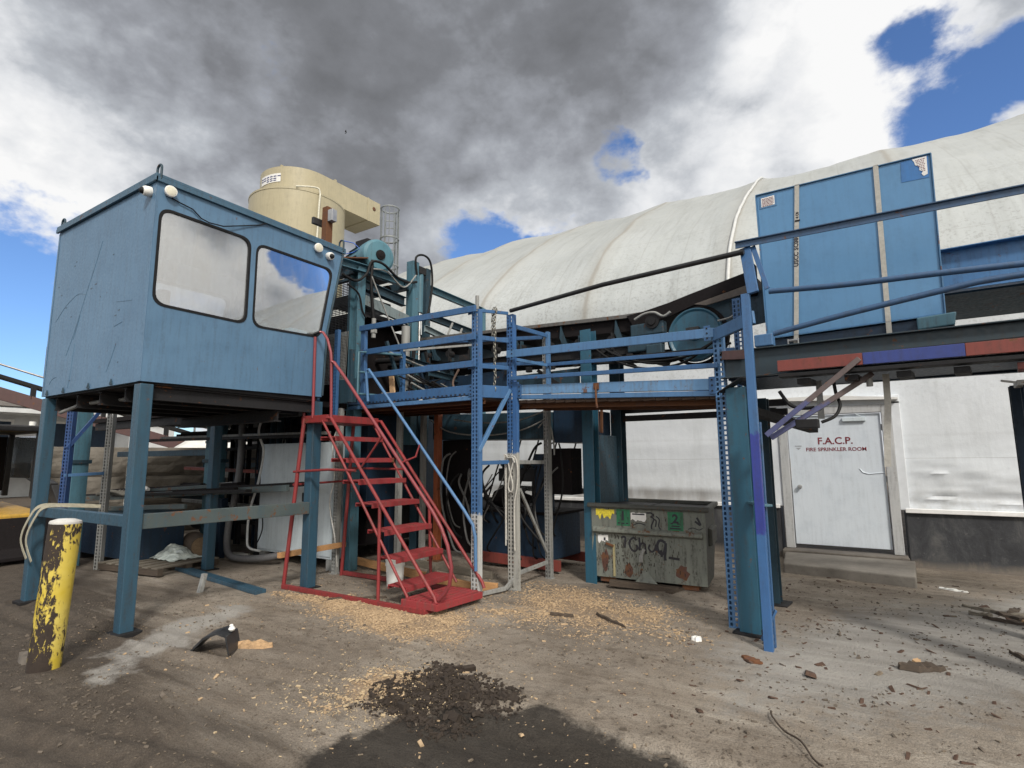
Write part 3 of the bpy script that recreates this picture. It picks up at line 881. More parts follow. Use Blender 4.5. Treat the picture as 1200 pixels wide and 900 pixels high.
# folded corner seams and a shallow centre seam of the side sheet
mb = MB(); mb.box((CX1 - .075, CY0 - .006, CZ0), (CX1 + .004, CY0 - .001, CZ1 - .06)); mb.build('corner_flashing', M_CAB, sidew, bevel=.002)
mb = MB(); mb.box((CX0 - .004, CY0 - .006, CZ0), (CX0 + .03, CY0 - .001, CZ1 - .06)); mb.build('corner_flashing', M_CAB, sidew, bevel=.002)
mb = MB()
for q in ([(-7.30, 4.22), (-7.42, 3.98), (-7.62, 3.62), (-7.84, 3.20), (-8.02, 2.92)], [(-7.62, 3.62), (-7.86, 3.66), (-8.18, 3.56), (-8.44, 3.40)], [(-7.72, 3.38), (-7.80, 3.22), (-7.86, 3.1)],
          [(-7.80, 3.05), (-7.84, 2.70), (-7.88, 2.52)], [(-6.72, 2.92), (-6.82, 2.74), (-6.9, 2.62)], [(-8.44, 2.60), (-8.36, 2.66), (-8.24, 2.68)], [(-6.44, 3.36), (-6.80, 3.40)], [(-6.62, 3.15), (-6.80, 3.12)]):
    mb.tube(spl([(x, CY0 + .001, z) for x, z in q]), .0045, 5)
mb.build('scratch', paint('scratch_blue', (.068, .142, .222), dirt=.5, fade=.9), sidew)
mb = MB()
rnd = random.Random(3)
for i in range(14):
    x, z = rnd.uniform(-8.5, -6.4), rnd.uniform(2.55, 4.1)
    w = rnd.uniform(.02, .05)
    mb.box((x, CY0 - .002, z), (x + w, CY0 - .0005, z + .012))
stuff(mb.build('scuff_marks', paint('scuff_dark', (.05, .085, .12)), sidew))
# sloping windscreen end
mb = MB(); mb.prism([(CX0 + .04, 4.84, CZ0 + .01), (CX0 + .04, 4.88, 3.42), (CX0 + .04, 4.92, 3.42), (CX0 + .04, 4.88, CZ0 + .01)], (2.44, 0, 0))
mb.build('front_wall', M_CAB, K)
for x in (CX0 + .04, CX1 - .12):
    mb = MB()
    mb.prism([(x, 4.87, 3.42), (x, 5.10, CZ1), (x, 5.15, CZ1), (x, 4.92, 3.42)], (.08, 0, 0))
    mb.build('windscreen_post', M_CAB, K)
mb = MB(); mb.prism([(CX0 + .12, 4.89, 3.42), (CX0 + .12, 5.12, CZ1 - .02), (CX0 + .12, 5.128, CZ1 - .02), (CX0 + .12, 4.898, 3.42)], (2.28, 0, 0))
mb.build('windscreen', M_GLASS, K)
# corner edge trim of the slanted end, dark
mb = MB(); mb.tube([(CX1 + .006, 4.885, 2.52), (CX1 + .006, 4.925, 3.42), (CX1 + .006, 5.15, 4.60)], .016, 8)
mb.build('edge_trim', M_TEAL_D, K, smooth=60)
for w in (W1, W2):
    mb = MB(); plate(mb, inset(w, .020), [inset(w, -.008)], .05, plane_M((CX1 - .018, 0, 0), (0, 1, 0), (0, 0, 1)))
    wf = mb.build('window', M_BLACK, K)
    mb = MB(); plate(mb, inset(w, -.006), [], .008, plane_M((CX1 - .012, 0, 0), (0, 1, 0), (0, 0, 1)))
    mb.build('pane', M_GLASS, wf)
mb = MB(); plate(mb, inset(WB, .028), [inset(WB, -.012)], .05, plane_M((CX0 + .018, 0, 0), (0, 1, 0), (0, 0, 1)))
wf = mb.build('window', M_BLACK, K)
mb = MB(); plate(mb, inset(WB, -.006), [], .008, plane_M((CX0 + .012, 0, 0), (0, 1, 0), (0, 0, 1)))
mb.build('pane', M_GLASS, wf)
# roof with a drip lip, floor, joists
mb = MB()
mb.box((CX0 - .03, CY0 - .03, CZ1), (CX1 + .03, 5.18, CZ1 + .035))
mb.box((CX1 + .002, CY0 - .03, CZ1 - .05), (CX1 + .035, 5.18, CZ1 - .001)); mb.box((CX0 - .03, CY0 - .035, CZ1 - .05), (CX1 + .035, CY0 - .008, CZ1 - .001))
mb.build('roof', paint('roof_edge_blue', (.045, .105, .165), dirt=.4), K, bevel=.004)
mb = MB(); mb.box((CX0 + .041, CY0 + .041, CZ0 - .02), (CX1 - .041, 4.83, CZ0 + .06))
mb.build('floor_pan', M_DARK, K)
mb = MB()
for x in (-8.4, -7.8, -7.2, -6.6, -6.2):
    mb.ibeam((x, CY0 + .08, CZ0 - .10), (x, 4.82, CZ0 - .10), .08, .15)
mb.ibeam((CX0 + .1, 4.3, CZ0 - .25), (CX1 - .1, 4.3, CZ0 - .25), .10, .14)
mb.build('floor_joists', M_DARK, K)
for i, x in enumerate((-8.46, -7.98, -7.30, -6.74)):
    mb = MB(); mb.prism([(x - .035, CY0 - .012, CZ0 + .012), (x + .035, CY0 - .012, CZ0 + .012), (x, CY0 - .012, CZ0 + .075)], (0, .008, 0))
    mb.build('gusset', M_TEAL_D, K)
# lifting eyes
for (x, y) in ((CX1 - .02, CY0 + .02), (CX0 + .02, CY0 + .02), (CX1 - .01, 5.13)):
    mb = MB()
    dx = .0
    pts = [(x - .045 + dx, y, CZ1 - .02), (x - .045, y, CZ1 + .11)] + [(x - .045 * cos(a), y, CZ1 + .11 + .045 * sin(a)) for a in [pi * k / 8 for k in range(1, 8)]] + [(x + .045, y, CZ1 + .11), (x + .045, y, CZ1 - .02)]
    mb.tube(pts, .013, 8)
    mb.build('lifting_eye', M_TEAL_D, K, smooth=60)
# legs, base plates, rails
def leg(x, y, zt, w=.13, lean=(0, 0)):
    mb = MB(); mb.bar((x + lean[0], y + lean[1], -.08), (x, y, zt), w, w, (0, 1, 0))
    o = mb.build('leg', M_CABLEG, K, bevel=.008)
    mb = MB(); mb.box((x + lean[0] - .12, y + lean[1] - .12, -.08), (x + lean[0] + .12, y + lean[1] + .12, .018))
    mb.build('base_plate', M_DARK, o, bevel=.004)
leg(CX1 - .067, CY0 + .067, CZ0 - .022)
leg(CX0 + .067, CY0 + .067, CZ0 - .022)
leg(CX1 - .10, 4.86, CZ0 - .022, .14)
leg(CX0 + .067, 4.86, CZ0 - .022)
mb = MB(); mb.bar((CX0 + .135, CY0 + .05, 1.06), (CX1 - .135, CY0 + .05, 1.06), .07, .115); mb.build('cross_rail', M_CABLEG, K, bevel=.006)
mb = MB(); mb.bar((CX1 - .06, CY0 + .135, 1.05), (CX1 - .06, 4.785, 1.03), .06, .15)
M_MIX = paint('worn_rail_paint', (.062, .082, .085), rust=.22, dirt=.7, fade=.6, grime=(.05, .085, .11))
mb.build('cross_rail', M_MIX, K, bevel=.006)
# lamps and cameras on the outside
def lamp(x, y, z, ax):
    mb = MB(); mb.lathe((x, y, z), ax, [(0, .0), (.052, .004), (.060, .03), (.062, .055), (.056, .062), (0, .064)], 24)
    o = mb.build('round_lamp', M_WHITE, K, smooth=35)
    mb = MB(); mb.lathe((x, y, z), ax, [(0, .070), (.040, .068), (.050, .0645), (.050, .063)], 24)
    mb.build('lens', M_LENS, o, smooth=50)
lamp(CX1 + .002, 2.775, 4.535, (1, -.15, 0)); lamp(CX1 + .002, 4.70, 4.55, (1, -.15, -.1))
def camera(x, y, z, ax):
    ax = V(ax).normalized()
    mb = MB(); mb.lathe((x, y, z), ax, [(0, 0), (.052, 0), (.055, .02), (.055, .06), (.046, .08), (.030, .085), (0, .085)], 24)
    o = mb.build('camera_dome', M_WHITE, K, smooth=40)
    mb = MB(); mb.lathe(V((x, y, z)) + ax * .07, ax, [(.036, .012), (.030, .034), (.014, .046), (0, .048)], 20)
    mb.build('dome_lens', M_BLACK, o, smooth=60)
camera(-6.21, CY0 - .001, 4.52, (-.15, -1, -.15)); camera(CX1 + .002, 4.90, 4.50, (1, -.1, -.25))
mb = MB(); mb.tube([(CX1 + .012, 2.80, 4.48), (CX1 + .02, 2.88, 4.46), (CX1 + .02, 3.02, 4.44), (CX1 + .02, 3.12, 4.37), (CX1 + .04, 3.2, 4.345), (CX1 + .045, 3.36, 4.36), (CX1 + .02, 3.62, 4.47), (CX1 + .01, 3.85, 4.57), (CX1 + .03, 3.92, 4.615)], .007, 6)
mb.build('lamp_cable', M_BLACK, K, smooth=60)
mb = MB(); mb.box((CX0 - .20, 2.70, 2.72), (CX0 - .03, 3.05, 3.14)); mb.build('junction_box', M_RUST, K, bevel=.006)
mb = MB(); mb.tube([(CX0 - .05, 2.72, 2.2), (CX0 - .05, 2.72, 2.75)], .02, 8); mb.build('box_conduit', M_DARK, K)
# conduit run under the cab
mb = MB(); mb.tube([(-8.40, 2.78, 2.26), (-8.0, 2.84, 2.34), (-7.6, 2.9, 2.36), (-6.4, 3.0, 2.36)], .022, 8); mb.build('floor_conduit', M_GALV, K, smooth=60)
# inside: seat, desk, blue bag on the desk
mb = MB(); mb.box((-8.3, 4.35, 3.02), (-6.2, 4.80, 3.08)); mb.box((-8.2, 4.5, 2.52), (-6.4, 4.56, 3.02)); mb.build('desk', M_DARK, K)
mb = MB()
mb.box((-7.6, 3.3, 2.95), (-7.05, 3.8, 3.08)); mb.box((-7.6, 3.2, 3.05), (-7.05, 3.33, 3.75)); mb.cyl((-7.33, 3.55, 2.52), (-7.33, 3.55, 2.96), .05)
mb.build('seat', M_BLACK, K, bevel=.03)
mb = MB(); mb.box((-6.60, 4.40, 3.081), (-6.20, 4.74, 3.40))
o = mb.build('drink_crate', plain('sky_blue_wrap', (.10, .42, .62), .3, 0, .3, 14), None, bevel=.05, origin=(-6.4, 4.57, 3.08))
tag(o, 'bright blue wrapped package on the desk inside the cab window', 'package')
# dark post with bracket standing at the far roof corner
t_ = thing('antenna_post', 'dark brown square post with a grey box bracket at the cab roof corner', 'post', (-6.38, 5.08, 4.70))
mb = MB(); mb.box((-6.43, 5.02, 4.70), (-6.32, 5.13, 5.36)); mb.build('post', M_RUST, t_, bevel=.005)
mb = MB(); mb.box((-6.318, 5.03, 5.12), (-6.22, 5.12, 5.30)); mb.build('bracket_box', M_STEEL, t_, bevel=.005)
mb = MB(); mb.bar((-6.46, 4.88, 5.12), (-6.45, 5.10, 5.12), .05, .10); mb.build('sensor_arm', M_BLACKM, t_, bevel=.005)
mb = MB(); mb.tube([(-6.28, 5.25, 4.9), (-6.05, 5.3, 4.82), (-5.98, 5.36, 4.74), (-6.10, 5.34, 4.70), (-6.25, 5.3, 4.69)], .007, 6); mb.build('blue_wire', plain('wire_blue', (.03, .12, .5), .4), t_, smooth=60)

# ================================================================== ACCESS PLATFORM (pallet racking steel)
L = thing('access_platform', 'blue pallet rack steel access platform with railings and perforated posts', 'platform', GW(0, 0, 0), GA)
U1, U2, UR, LP = (-.17, -.54), (0, 0), (2.70, 0), (-2.42, -.54)
mb = MB(G); mb.upright((U1[0], U1[1], -.03), 3.60, .115, .08); mb.build('post', M_RACK_U1, L)
mb = MB(G); mb.tube([(U1[0], U1[1] + .04, 3.55), (U1[0], U1[1] + .04, 3.76)], .025, 12); mb.build('pipe_stub', M_GALV, L, smooth=60)
mb = MB(G); mb.upright((U2[0] - .025, U2[1], -.03), 3.62, .105, .08); mb.build('post', M_RACK_U2, L)
mb = MB(G); mb.bar((U2[0] + .055, U2[1] + .03, -.03), (U2[0] + .055, U2[1] + .03, 2.66), .06, .05, (0, 1, 0)); mb.build('post_backing', M_RACK_U2, L, bevel=.004)
mb = MB(G); mb.upright((UR[0], UR[1], -.03), 3.02, .105, .08); mb.build('post', M_RACK_L, L)
mb = MB(G); mb.upright((UR[0], .80, -.03), 3.52, .095, .075); mb.build('post', M_RACK, L)
mb = MB(G); mb.upright((-.0, .80, -.03), 3.44, .085, .075); mb.build('post', M_GALV, L)
mb = MB(G); mb.bar((.06, .80, 2.5), (.06, .80, 3.48), .05, .06, (0, 1, 0)); mb.build('post_backing', M_RACK_L, L, bevel=.004)
mb = MB(G); mb.bar((LP[0], LP[1], 2.45), (LP[0] - .03, LP[1], 3.62), .095, .06, (0, 1, 0)); mb.build('post', M_RACK, L, bevel=.005)
mb = MB(G); mb.upright((-2.34, .12, 2.45), 1.0, .075, .06); mb.build('post', M_RACK, L)
mb = MB(G); mb.upright((-3.55, .8, 2.3), 1.62, .075, .06); mb.build('post', M_RACK, L)
for p in ((-2.52, .8), (-2.34, .12)):
    mb = MB(G); mb.bar((p[0], p[1], 0), (p[0], p[1], 2.45), .08, .08, (0, 1, 0)); mb.build('post', M_GALV, L, bevel=.004)
def beam(a, b, mat_, name='deck_beam', h=.155, w=.05):
    mb = MB(G)
    # step beam: deep face, narrower ledge on top of the back
    mb.prof(a, b, [(-w / 2, -h / 2), (w / 2, -h / 2), (w / 2, h / 2), (-w * .05, h / 2), (-w * .05, h / 2 - .035), (-w / 2, h / 2 - .035)])
    return mb.build(name, mat_, L, bevel=.004)
beam((-3.25, -.50, 2.565), (-.215, -.50, 2.53), M_RACK, h=.13)
beam((-3.25, -.49, 2.455), (-.215, -.49, 2.425), M_RACK_L, 'deck_beam', .055, .06)
beam((.09, .035, 2.555), (2.655, .035, 2.40), M_FADED, h=.12)
beam((.09, .045, 2.455), (2.655, .045, 2.305), M_RACK_L, 'deck_beam', .055, .06)
mb = MB(G); mb.bar((-.17, -.46, 2.51), (-.03, -.04, 2.52), .05, .16); mb.build('deck_beam', M_RACK, L, bevel=.004)
beam((-3.2, .84, 2.50), (2.65, .84, 2.37), M_RACK, h=.13)
# lattice punching along the lower lip
mb = MB(G)
for k in range(26):
    u = -2.3 + k * .08
    z = 2.512 - (u + 3.25) * .0116
    mb.box((u, -.527, z - .006), (u + .035, -.5265, z + .012))
stuff(mb.build('punched_slot', M_BLACKM, L))
# deck: boards and rusted cross channels under them
for (u0, u1, v0, v1, z) in ((-3.2, -.15, -.46, .80, 2.47), (.05, 2.66, .07, .80, 2.40)):
    k = 0
    u = u0
    mb = MB(G)
    while u < u1 - .05:
        zz = z - (u - u0) * (.012 if u0 < -1 else .05)
        mb.box((u, v0, zz - .02), (min(u + .14, u1), v1, zz + .018)); u += .148
    stuff(mb.build('deck_board', wood('deck_board_wood_%d' % int(u0 * 10), (.15, .10, .075), .45), L))
    mb = MB(G)
    for j in range(4):
        vv = v0 + .1 + (v1 - v0 - .2) * j / 3
        s0, s1 = (z - .05, z - .05 - (u1 - u0) * (.012 if u0 < -1 else .05))
        mb.chan((u0, vv, s0), (u1, vv, s1), .04, .055, .006)
    mb.build('deck_joists', M_RUST, L)
def rail(a, b, w, h, mat_=M_RACK, name='rail', bev=.005):
    mb = MB(G); mb.bar(a, b, w, h); return mb.build(name, mat_, L, bevel=bev)
rail((-2.50, -.585, 3.66), (-.12, -.585, 3.565), .03, .085)
rail((-2.40, -.585, 3.275), (-.12, -.585, 3.20), .03, .085)
rail((-2.36, -.585, 2.905), (-.12, -.585, 2.85), .03, .085)
for z0, z1, r in ((3.56, 3.60, .022), (3.20, 3.22, .03), (2.83, 2.85, .028)):
    rail((U1[0] + .03, U1[1] + .05, z0), (U2[0] - .03, U2[1] - .03, z1), r, r * 2)
rail((-.04, -.045, 3.035), (2.68, -.045, 2.93), .03, .10, M_RACK_L)
rail((.02, -.04, 2.705), (2.70, -.04, 2.585), .03, .05, M_RACK)
rail((2.66, -.02, 2.905), (3.15, -.355, 2.955), .03, .125, M_RACK_L)       # link to the walkway post
rail((-.0, .76, 3.40), (-2.45, .76, 3.66), .03, .055, M_RACK)
rail((-.0, .76, 3.02), (-2.45, .76, 3.24), .03, .05, M_RACK)
rail((-2.46, -.50, 3.30), (-2.34, .10, 3.36), .025, .04, M_RACK); rail((-2.30, .12, 3.40), (-1.2, .72, 3.45), .02, .035, M_GALV)
rail((.06, .76, 3.42), (-.02, -.02, 3.44), .025, .06, M_RACK); rail((.07, .76, 2.98), (.0, .03, 2.98), .02, .045, M_RACK_L); rail((.05, .74, 2.68), (.02, .06, 2.60), .02, .05, M_RACK_L)
rail((.05, .76, 2.99), (2.66, .76, 2.88), .025, .05, M_RACK)
# braces and lower ties
rail((-.13, -.52, 1.74), (-.02, -.01, 2.56), .045, .05, M_RACK_L, 'brace')
mb = MB(G); mb.bar((-.13, -.50, 1.60), (-.03, -.03, 1.61), .03, .05); mb.build('tie', M_RACK, L, bevel=.004)
mb = MB(G); mb.bar((.02, .07, 1.605), (.0, .74, 1.60), .03, .05); mb.build('tie', M_GALV, L, bevel=.004)
mb = MB(G); mb.bar((.045, .10, 1.26), (.02, .76, .36), .03, .04); mb.build('brace', M_GALV, L, bevel=.004)
mb = MB(G); mb.bar((-.11, -.48, .035), (-.02, -.12, .045), .03, .05); mb.bar((-.02, -.12, .045), (.02, .12, .20), .03, .05); mb.bar((.02, .12, .20), (.03, .74, .24), .03, .05); mb.build('tie', M_GALV, L, bevel=.004)
for z0, z1 in ((.25, 1.05), (1.05, 1.75)):
    mb = MB(G); mb.bar((2.73, .08, z0), (2.73, .74, z1), .03, .035); mb.build('brace', M_RACK_L, L, bevel=.004)
mb = MB(G); mb.bar((2.72, .08, .22), (2.72, .74, .22), .03, .035); mb.build('tie', M_RACK_L, L, bevel=.004)
# beam connectors with their locking studs
def connector(u, v, z, du, hh=.16):
    mb = MB(G); mb.box((u, v - .006, z - hh / 2), (u + du, v, z + hh / 2)); o = mb.build('beam_connector', M_RACK, L, bevel=.002)
    for k in (-1, 0, 1):
        mb = MB(G); mb.cyl((u + du / 2, v - .006, z + k * hh * .32), (u + du / 2, v - .016, z + k * hh * .32), .009, n=8); mb.build('stud', M_DARK, o)
for z in (3.565, 3.20, 2.85, 2.52):
    connector(U1[0] - .115, U1[1] - .006 if z > 2.6 else -.528, z, .07, .15 if z < 2.6 else .11)
connector(.02, -.052, 3.03, .07); connector(.095, .004, 2.53, .07, .18); connector(2.58, -.052, 2.93, .07); connector(2.585, .004, 2.39, .07, .18)
# feet
for p in (U1, U2, UR, (2.70, .8), (0, .8)):
    mb = MB(G); mb.box((p[0] - .06, p[1] - .02, -.03), (p[0] + .06, p[1] + .10, .012)); mb.build('foot_plate', M_GALV, L, bevel=.003)
# blue hand pipe that follows the stair on its far side
mb = MB(); mb.tube([(-5.90, 5.53, 2.48), (-5.955, 5.53, 2.90), (-5.94, 5.53, 2.945), (-5.90, 5.53, 2.945), (-5.86, 5.53, 2.90), (-4.16, 5.515, 1.03), (-4.02, 5.51, .86), (-3.985, 5.515, .72), (-3.98, 5.52, .32)], .021, 10)
mb.build('stair_handrail', M_RACK_L, L, smooth=60)
# hooked steel pin rusting on the faded beam
mb = MB(G); mb.tube([(1.27, .0, 2.515), (1.27, -.02, 2.49), (1.275, -.02, 2.30), (1.28, -.01, 2.24)], .012, 8); mb.box((1.235, -.012, 2.46), (1.305, .0, 2.535)); mb.build('hook_pin', M_RUST, L, smooth=40)

# black guard pipe from the platform corner post to the walkway post
mb = MB(G); mb.tube([(.0, -.01, 3.635), (1.5, -.2, 3.645), (3.10, -.36, 3.605)], .027, 12)
o = mb.build('guard_pipe', M_BLACKM, None, smooth=60, origin=GW(0, 0, 3.63)); tag(o, 'long black pipe handrail rising from platform corner post to the walkway post', 'handrail')
# hanging chain
mb = MB(G)
def link(c, r, th, axis_):
    pts = []
    for k in range(13):
        a = 2 * pi * k / 12
        x, z = .6 * r * cos(a), r * sin(a) * 1.15
        pts.append((c[0] + (x if axis_ else 0), c[1] + (0 if axis_ else x), c[2] + z))
    mb.tube(pts, th, 6)
cx_, cy_ = -.08, -.25
for k in range(26):
    link((cx_ + .006 * sin(k), cy_, 3.575 - k * .041), .027, .0055, k % 2)
for k in range(9):
    a = k * .14
    link((cx_ - .045 + .01 * sin(k * 2), cy_ + .01, 3.56 - k * .036), .025, .0055, k % 2)
for k in range(6):
    link((cx_ + .03 * cos(k * 1.05), cy_, 3.60 + .025 * sin(k * 1.05)), .024, .0055, k % 2)
o = mb.build('chain', plain('chain_steel', (.26, .25, .22), .45, .7, .3, 60), None, smooth=60, origin=GW(cx_, cy_, 2.5)); tag(o, 'steel link chain hanging from the rail gap beside the platform corner post', 'chain')
# white cord bundle tied to the corner post
mb = MB(G)
def cord(pts, r=.011):
    mb.tube(pts, r, 7)
vf = -.03
cord(spl([(-.085, vf, .55), (-.085, vf, 1.2), (-.09, vf, 1.62), (-.10, vf, 1.70), (-.05, vf, 1.69), (.03, vf - .01, 1.69), (.085, vf, 1.65), (.115, vf, 1.5), (.10, vf, 1.28), (.06, vf, 1.1), (.055, vf, .8), (.06, vf, .5)]))
cord(spl([(-.05, vf - .01, 1.68), (.0, vf - .02, 1.50), (.045, vf - .02, 1.34), (.035, vf - .02, 1.24), (-.01, vf - .02, 1.24), (-.025, vf - .02, 1.32), (.01, vf - .02, 1.46), (.07, vf - .01, 1.66)]))
cord(spl([(-.06, vf - .015, 1.69), (-.02, vf - .03, 1.665), (.05, vf - .03, 1.665), (.08, vf - .02, 1.6)]))
cord(spl([(-.075, vf, 1.70), (-.07, vf, 1.4), (-.075, vf, .9), (-.07, vf, .62)]), .008)
o = mb.build('cord_bundle', plain('dirty_white_cord', (.42, .41, .38), .7, 0, .2, 30), None, smooth=60, origin=GW(0, 0, 1.2)); tag(o, 'dirty white power cord looped and tied around the galvanized platform post', 'cord')
# pale board propped on the deck
mb = MB(G); mb.prism([(-1.83, -.515, 2.47), (-1.72, -.515, 2.45), (-1.80, -.50, 2.86), (-1.90, -.50, 2.88)], (0, .025, 0))
o = mb.build('offcut_board', M_CHIP, None, bevel=.004, origin=GW(-1.8, -.5, 2.5)); tag(o, 'short pale plywood offcut propped upright behind the platform rail', 'board')

# ================================================================== RED ROLLING STAIR
S = thing('warehouse_stair', 'red steel rolling stair with seven treads leading up to the platform', 'stair', (-5.1, 5.1, 0))
Yn, Yf = 4.72, 5.60
def st_tube(name, pts, r=.019, m=M_RED, y=None):
    mb = MB(); mb.tube(pts, r, 10); return mb.build(name, m, S, smooth=60)
st_tube('leg', [(-6.44, Yn - .05, 0), (-6.23, Yn, 2.20)], .026)
st_tube('leg', [(-6.44, Yf + .02, 0), (-6.26, Yf, 2.20)], .026)
st_tube('leg', [(-4.76, Yn - .02, .03), (-4.79, Yn, 1.12)], .02); st_tube('leg', [(-4.76, Yf + .02, .03), (-4.79, Yf, 1.12)], .02)
for yy in (Yn, Yf):
    st_tube('stringer', [(-5.78, yy, 2.19), (-5.70, yy, 2.19), (-3.93, yy - .02, .19), (-3.90, yy - .02, .12)], .021)
    st_tube('stringer', [(-5.86, yy, 2.16), (-4.33, yy, .14)], .017)
# treads
TX = [(-4.42, .235), (-4.58, .53), (-4.77, .825), (-4.99, 1.13), (-5.23, 1.40), (-5.46, 1.67), (-5.68, 1.95)]
for i, (x, z) in enumerate(TX):
    mb = MB()
    for k in range(6):
        mb.box((x - .23 + k * .046, Yn + .022, z - .012), (x - .23 + k * .046 + .036, Yf - .022, z + .004))
    mb.box((x + .04, Yn + .022, z - .055), (x + .052, Yf - .022, z + .004)); mb.box((x - .236, Yn + .022, z - .045), (x - .2305, Yf - .022, z + .004))
    mb.build('tread', M_TREAD, S, bevel=.002)
# top landing
mb = MB(); mb.box((-6.28, Yn - .012, 2.14), (-5.76, Yf + .012, 2.235)); 
mb.build('landing', M_RED, S, bevel=.005)
# base frame and bottom step
def sbar(name, a, b, w=.05, h=.05):
    mb = MB(); mb.bar(a, b, w, h); return mb.build(name, M_RED, S, bevel=.004)
sbar('base_rail', (-6.44, Yn - .06, .035), (-4.0, Yn - .07, .045), .045, .055)
sbar('base_rail', (-6.40, Yf + .03, .04), (-4.0, Yf + .02, .05), .045, .055)
sbar('base_rail', (-4.02, Yn - .06, .05), (-3.90, Yf - .1, .05), .05, .06)
mb = MB()
for k in range(6):
    mb.bar((-4.30 + k * .078, Yn - .04, .135), (-4.24 + k * .078, Yf - .25, .14), .058, .022)
mb.bar((-4.36, Yn - .055, .10), (-3.86, Yn - .055, .10), .03, .07); mb.bar((-4.28, Yf - .235, .10), (-3.78, Yf - .235, .10), .03, .07); mb.bar((-3.87, Yn - .06, .10), (-3.79, Yf - .23, .10), .03, .07)
mb.build('bottom_step', M_TREAD, S, bevel=.003)
# ties, braces
st_tube('tie', [(-6.36, Yn - .03, 1.50), (-5.72, Yn, 1.53), (-5.22, Yn, 1.52)], .017); st_tube('tie', [(-6.36, Yn - .03, 1.33), (-6.33, Yf, 1.35)], .015)
st_tube('tie', [(-5.22, Yf, 1.52), (-6.30, Yf, 1.53)], .016)
st_tube('brace', [(-5.13, Yn, 1.55), (-4.79, Yn, 1.92)], .013); st_tube('brace', [(-4.45, Yn, 1.62), (-4.50, 5.0, 1.68), (-4.90, 5.52, 1.84)], .011)
# hand rails
st_tube('handrail', [(-5.735, Yn, 2.93), (-5.68, Yn, 2.91), (-5.49, Yn, 2.72), (-3.98, Yn - .005, 1.08), (-3.86, Yn - .005, .92), (-3.77, Yn - .005, .74), (-3.71, Yn - .01, .52), (-3.735, Yn - .01, .34), (-3.80, Yn - .01, .24), (-3.88, Yn - .01, .17)], .021, M_REDRAIL)
st_tube('handrail', [(-5.70, Yn, 2.2), (-5.735, Yn, 2.92), (-5.75, Yn, 3.05), (-5.83, Yn, 3.24), (-5.92, Yn, 3.34), (-6.0, Yn, 3.36)], .018, M_REDRAIL)
st_tube('guard_post', [(-6.24, Yn, 2.2), (-6.29, Yn, 3.14)], .018, M_REDRAIL); st_tube('guard_post', [(-6.06, Yn, 2.2), (-6.08, Yn, 3.30)], .02, M_REDRAIL)
st_tube('guard_hook', [(-6.30, Yn, 3.08), (-6.30, Yn, 3.22), (-6.27, Yn, 3.29), (-6.2, Yn, 3.33), (-5.98, Yn, 3.36)], .022, M_BLACKM)
mb = MB(); mb.box((-6.34, Yn - .03, 3.08), (-6.25, Yn + .03, 3.2)); mb.build('clamp', M_RUST, S, bevel=.006)
o = mb = None
mb = MB(); mb.box((-6.53, 4.62, .385), (-6.47, 5.72, .455))
o = mb.build('tied_timber', M_WOOD_O, None, bevel=.004, origin=(-6.5, 5.1, .4)); tag(o, 'short fresh timber tied across the two back legs of the red stair', 'timber')
# bucket under the stair
Bk = thing('bucket', 'white plastic bucket with a lid lip standing beneath the red stair', 'bucket', (-5.32, 5.55, 0))
mb = MB(); mb.lathe((-5.32, 5.55, 0), (0, 0, 1), [(0, 0), (.105, .0), (.122, .26), (.130, .26), (.130, .285), (.126, .285), (.126, .33), (.134, .33), (.134, .345), (.120, .345), (.10, .02), (0, .02)], 28)
mb.build('pail', M_WHITE, Bk, smooth=30)

# ================================================================== RIGHT HAND WALKWAY (purple post, rails, red and blue edge beam)
A = thing('conveyor_walkway', 'elevated conveyor walkway edge with red and blue beam, blue rails and a purple post', 'walkway', GW(3.2, -.4, 0), GA)
mb = MB(G); mb.angle((3.14, -.44, -.03), (3.14, -.44, 3.17), .075, .05, .008, (0, 1, 0)); mb.build('post', M_PURP, A, bevel=.003)
mb = MB(G); mb.bar((3.175, -.43, 3.165), (3.10, -.30, 3.66), .10, .03, (0, 1, 0)); mb.build('post_top', M_RACK, A, bevel=.004)
mb = MB(G); mb.bar((3.30, -.43, 3.18), (3.17, -.30, 3.66), .045, .012, (0, 1, 0)); mb.build('gusset_strip', M_RACK, A, bevel=.003)
mb = MB(G); mb.upright((3.11, -.33, -.03), 2.0, .05, .05); mb.build('rear_post', M_RACK, A)
mb = MB(G); mb.bar((3.04, -.38, .06), (3.16, -.33, .32), .035, .02); mb.build('foot_stay', M_RACK, A, bevel=.003)
mb = MB(G); mb.bar((2.92, -.01, 1.22), (3.15, -.38, 1.22), .11, .02, (0, 0, 1)); mb.build('tie_plate', M_TEAL, A, bevel=.003)
mb = MB(G); mb.angle((3.02, -.33, 3.66), (6.6, -.33, 3.52), .012, .075, .009); mb.bar((3.02, -.325, 3.722), (6.6, -.325, 3.582), .07, .01); mb.build('top_rail', paint('rail_slate_blue', (.036, .080, .160), dirt=.3), A, bevel=.003)
M_PIPE = paint('pipe_blue', (.030, .078, .170), rust=.04, dirt=.35)
mb = MB(G); mb.tube(spl([(3.31, -.42, 3.155), (3.9, -.43, 3.095), (4.5, -.43, 3.06), (5.4, -.43, 3.0), (6.6, -.43, 2.94)]), .025, 10); mb.build('mid_rail', M_PIPE, A, smooth=60)
mb = MB(G); mb.tube(spl([(3.32, -.42, 2.755), (3.9, -.43, 2.84), (4.6, -.43, 2.925), (4.85, -.43, 2.945), (5.4, -.43, 2.94), (6.6, -.43, 2.90)]), .025, 10); mb.build('low_rail', M_PIPE, A, smooth=60)
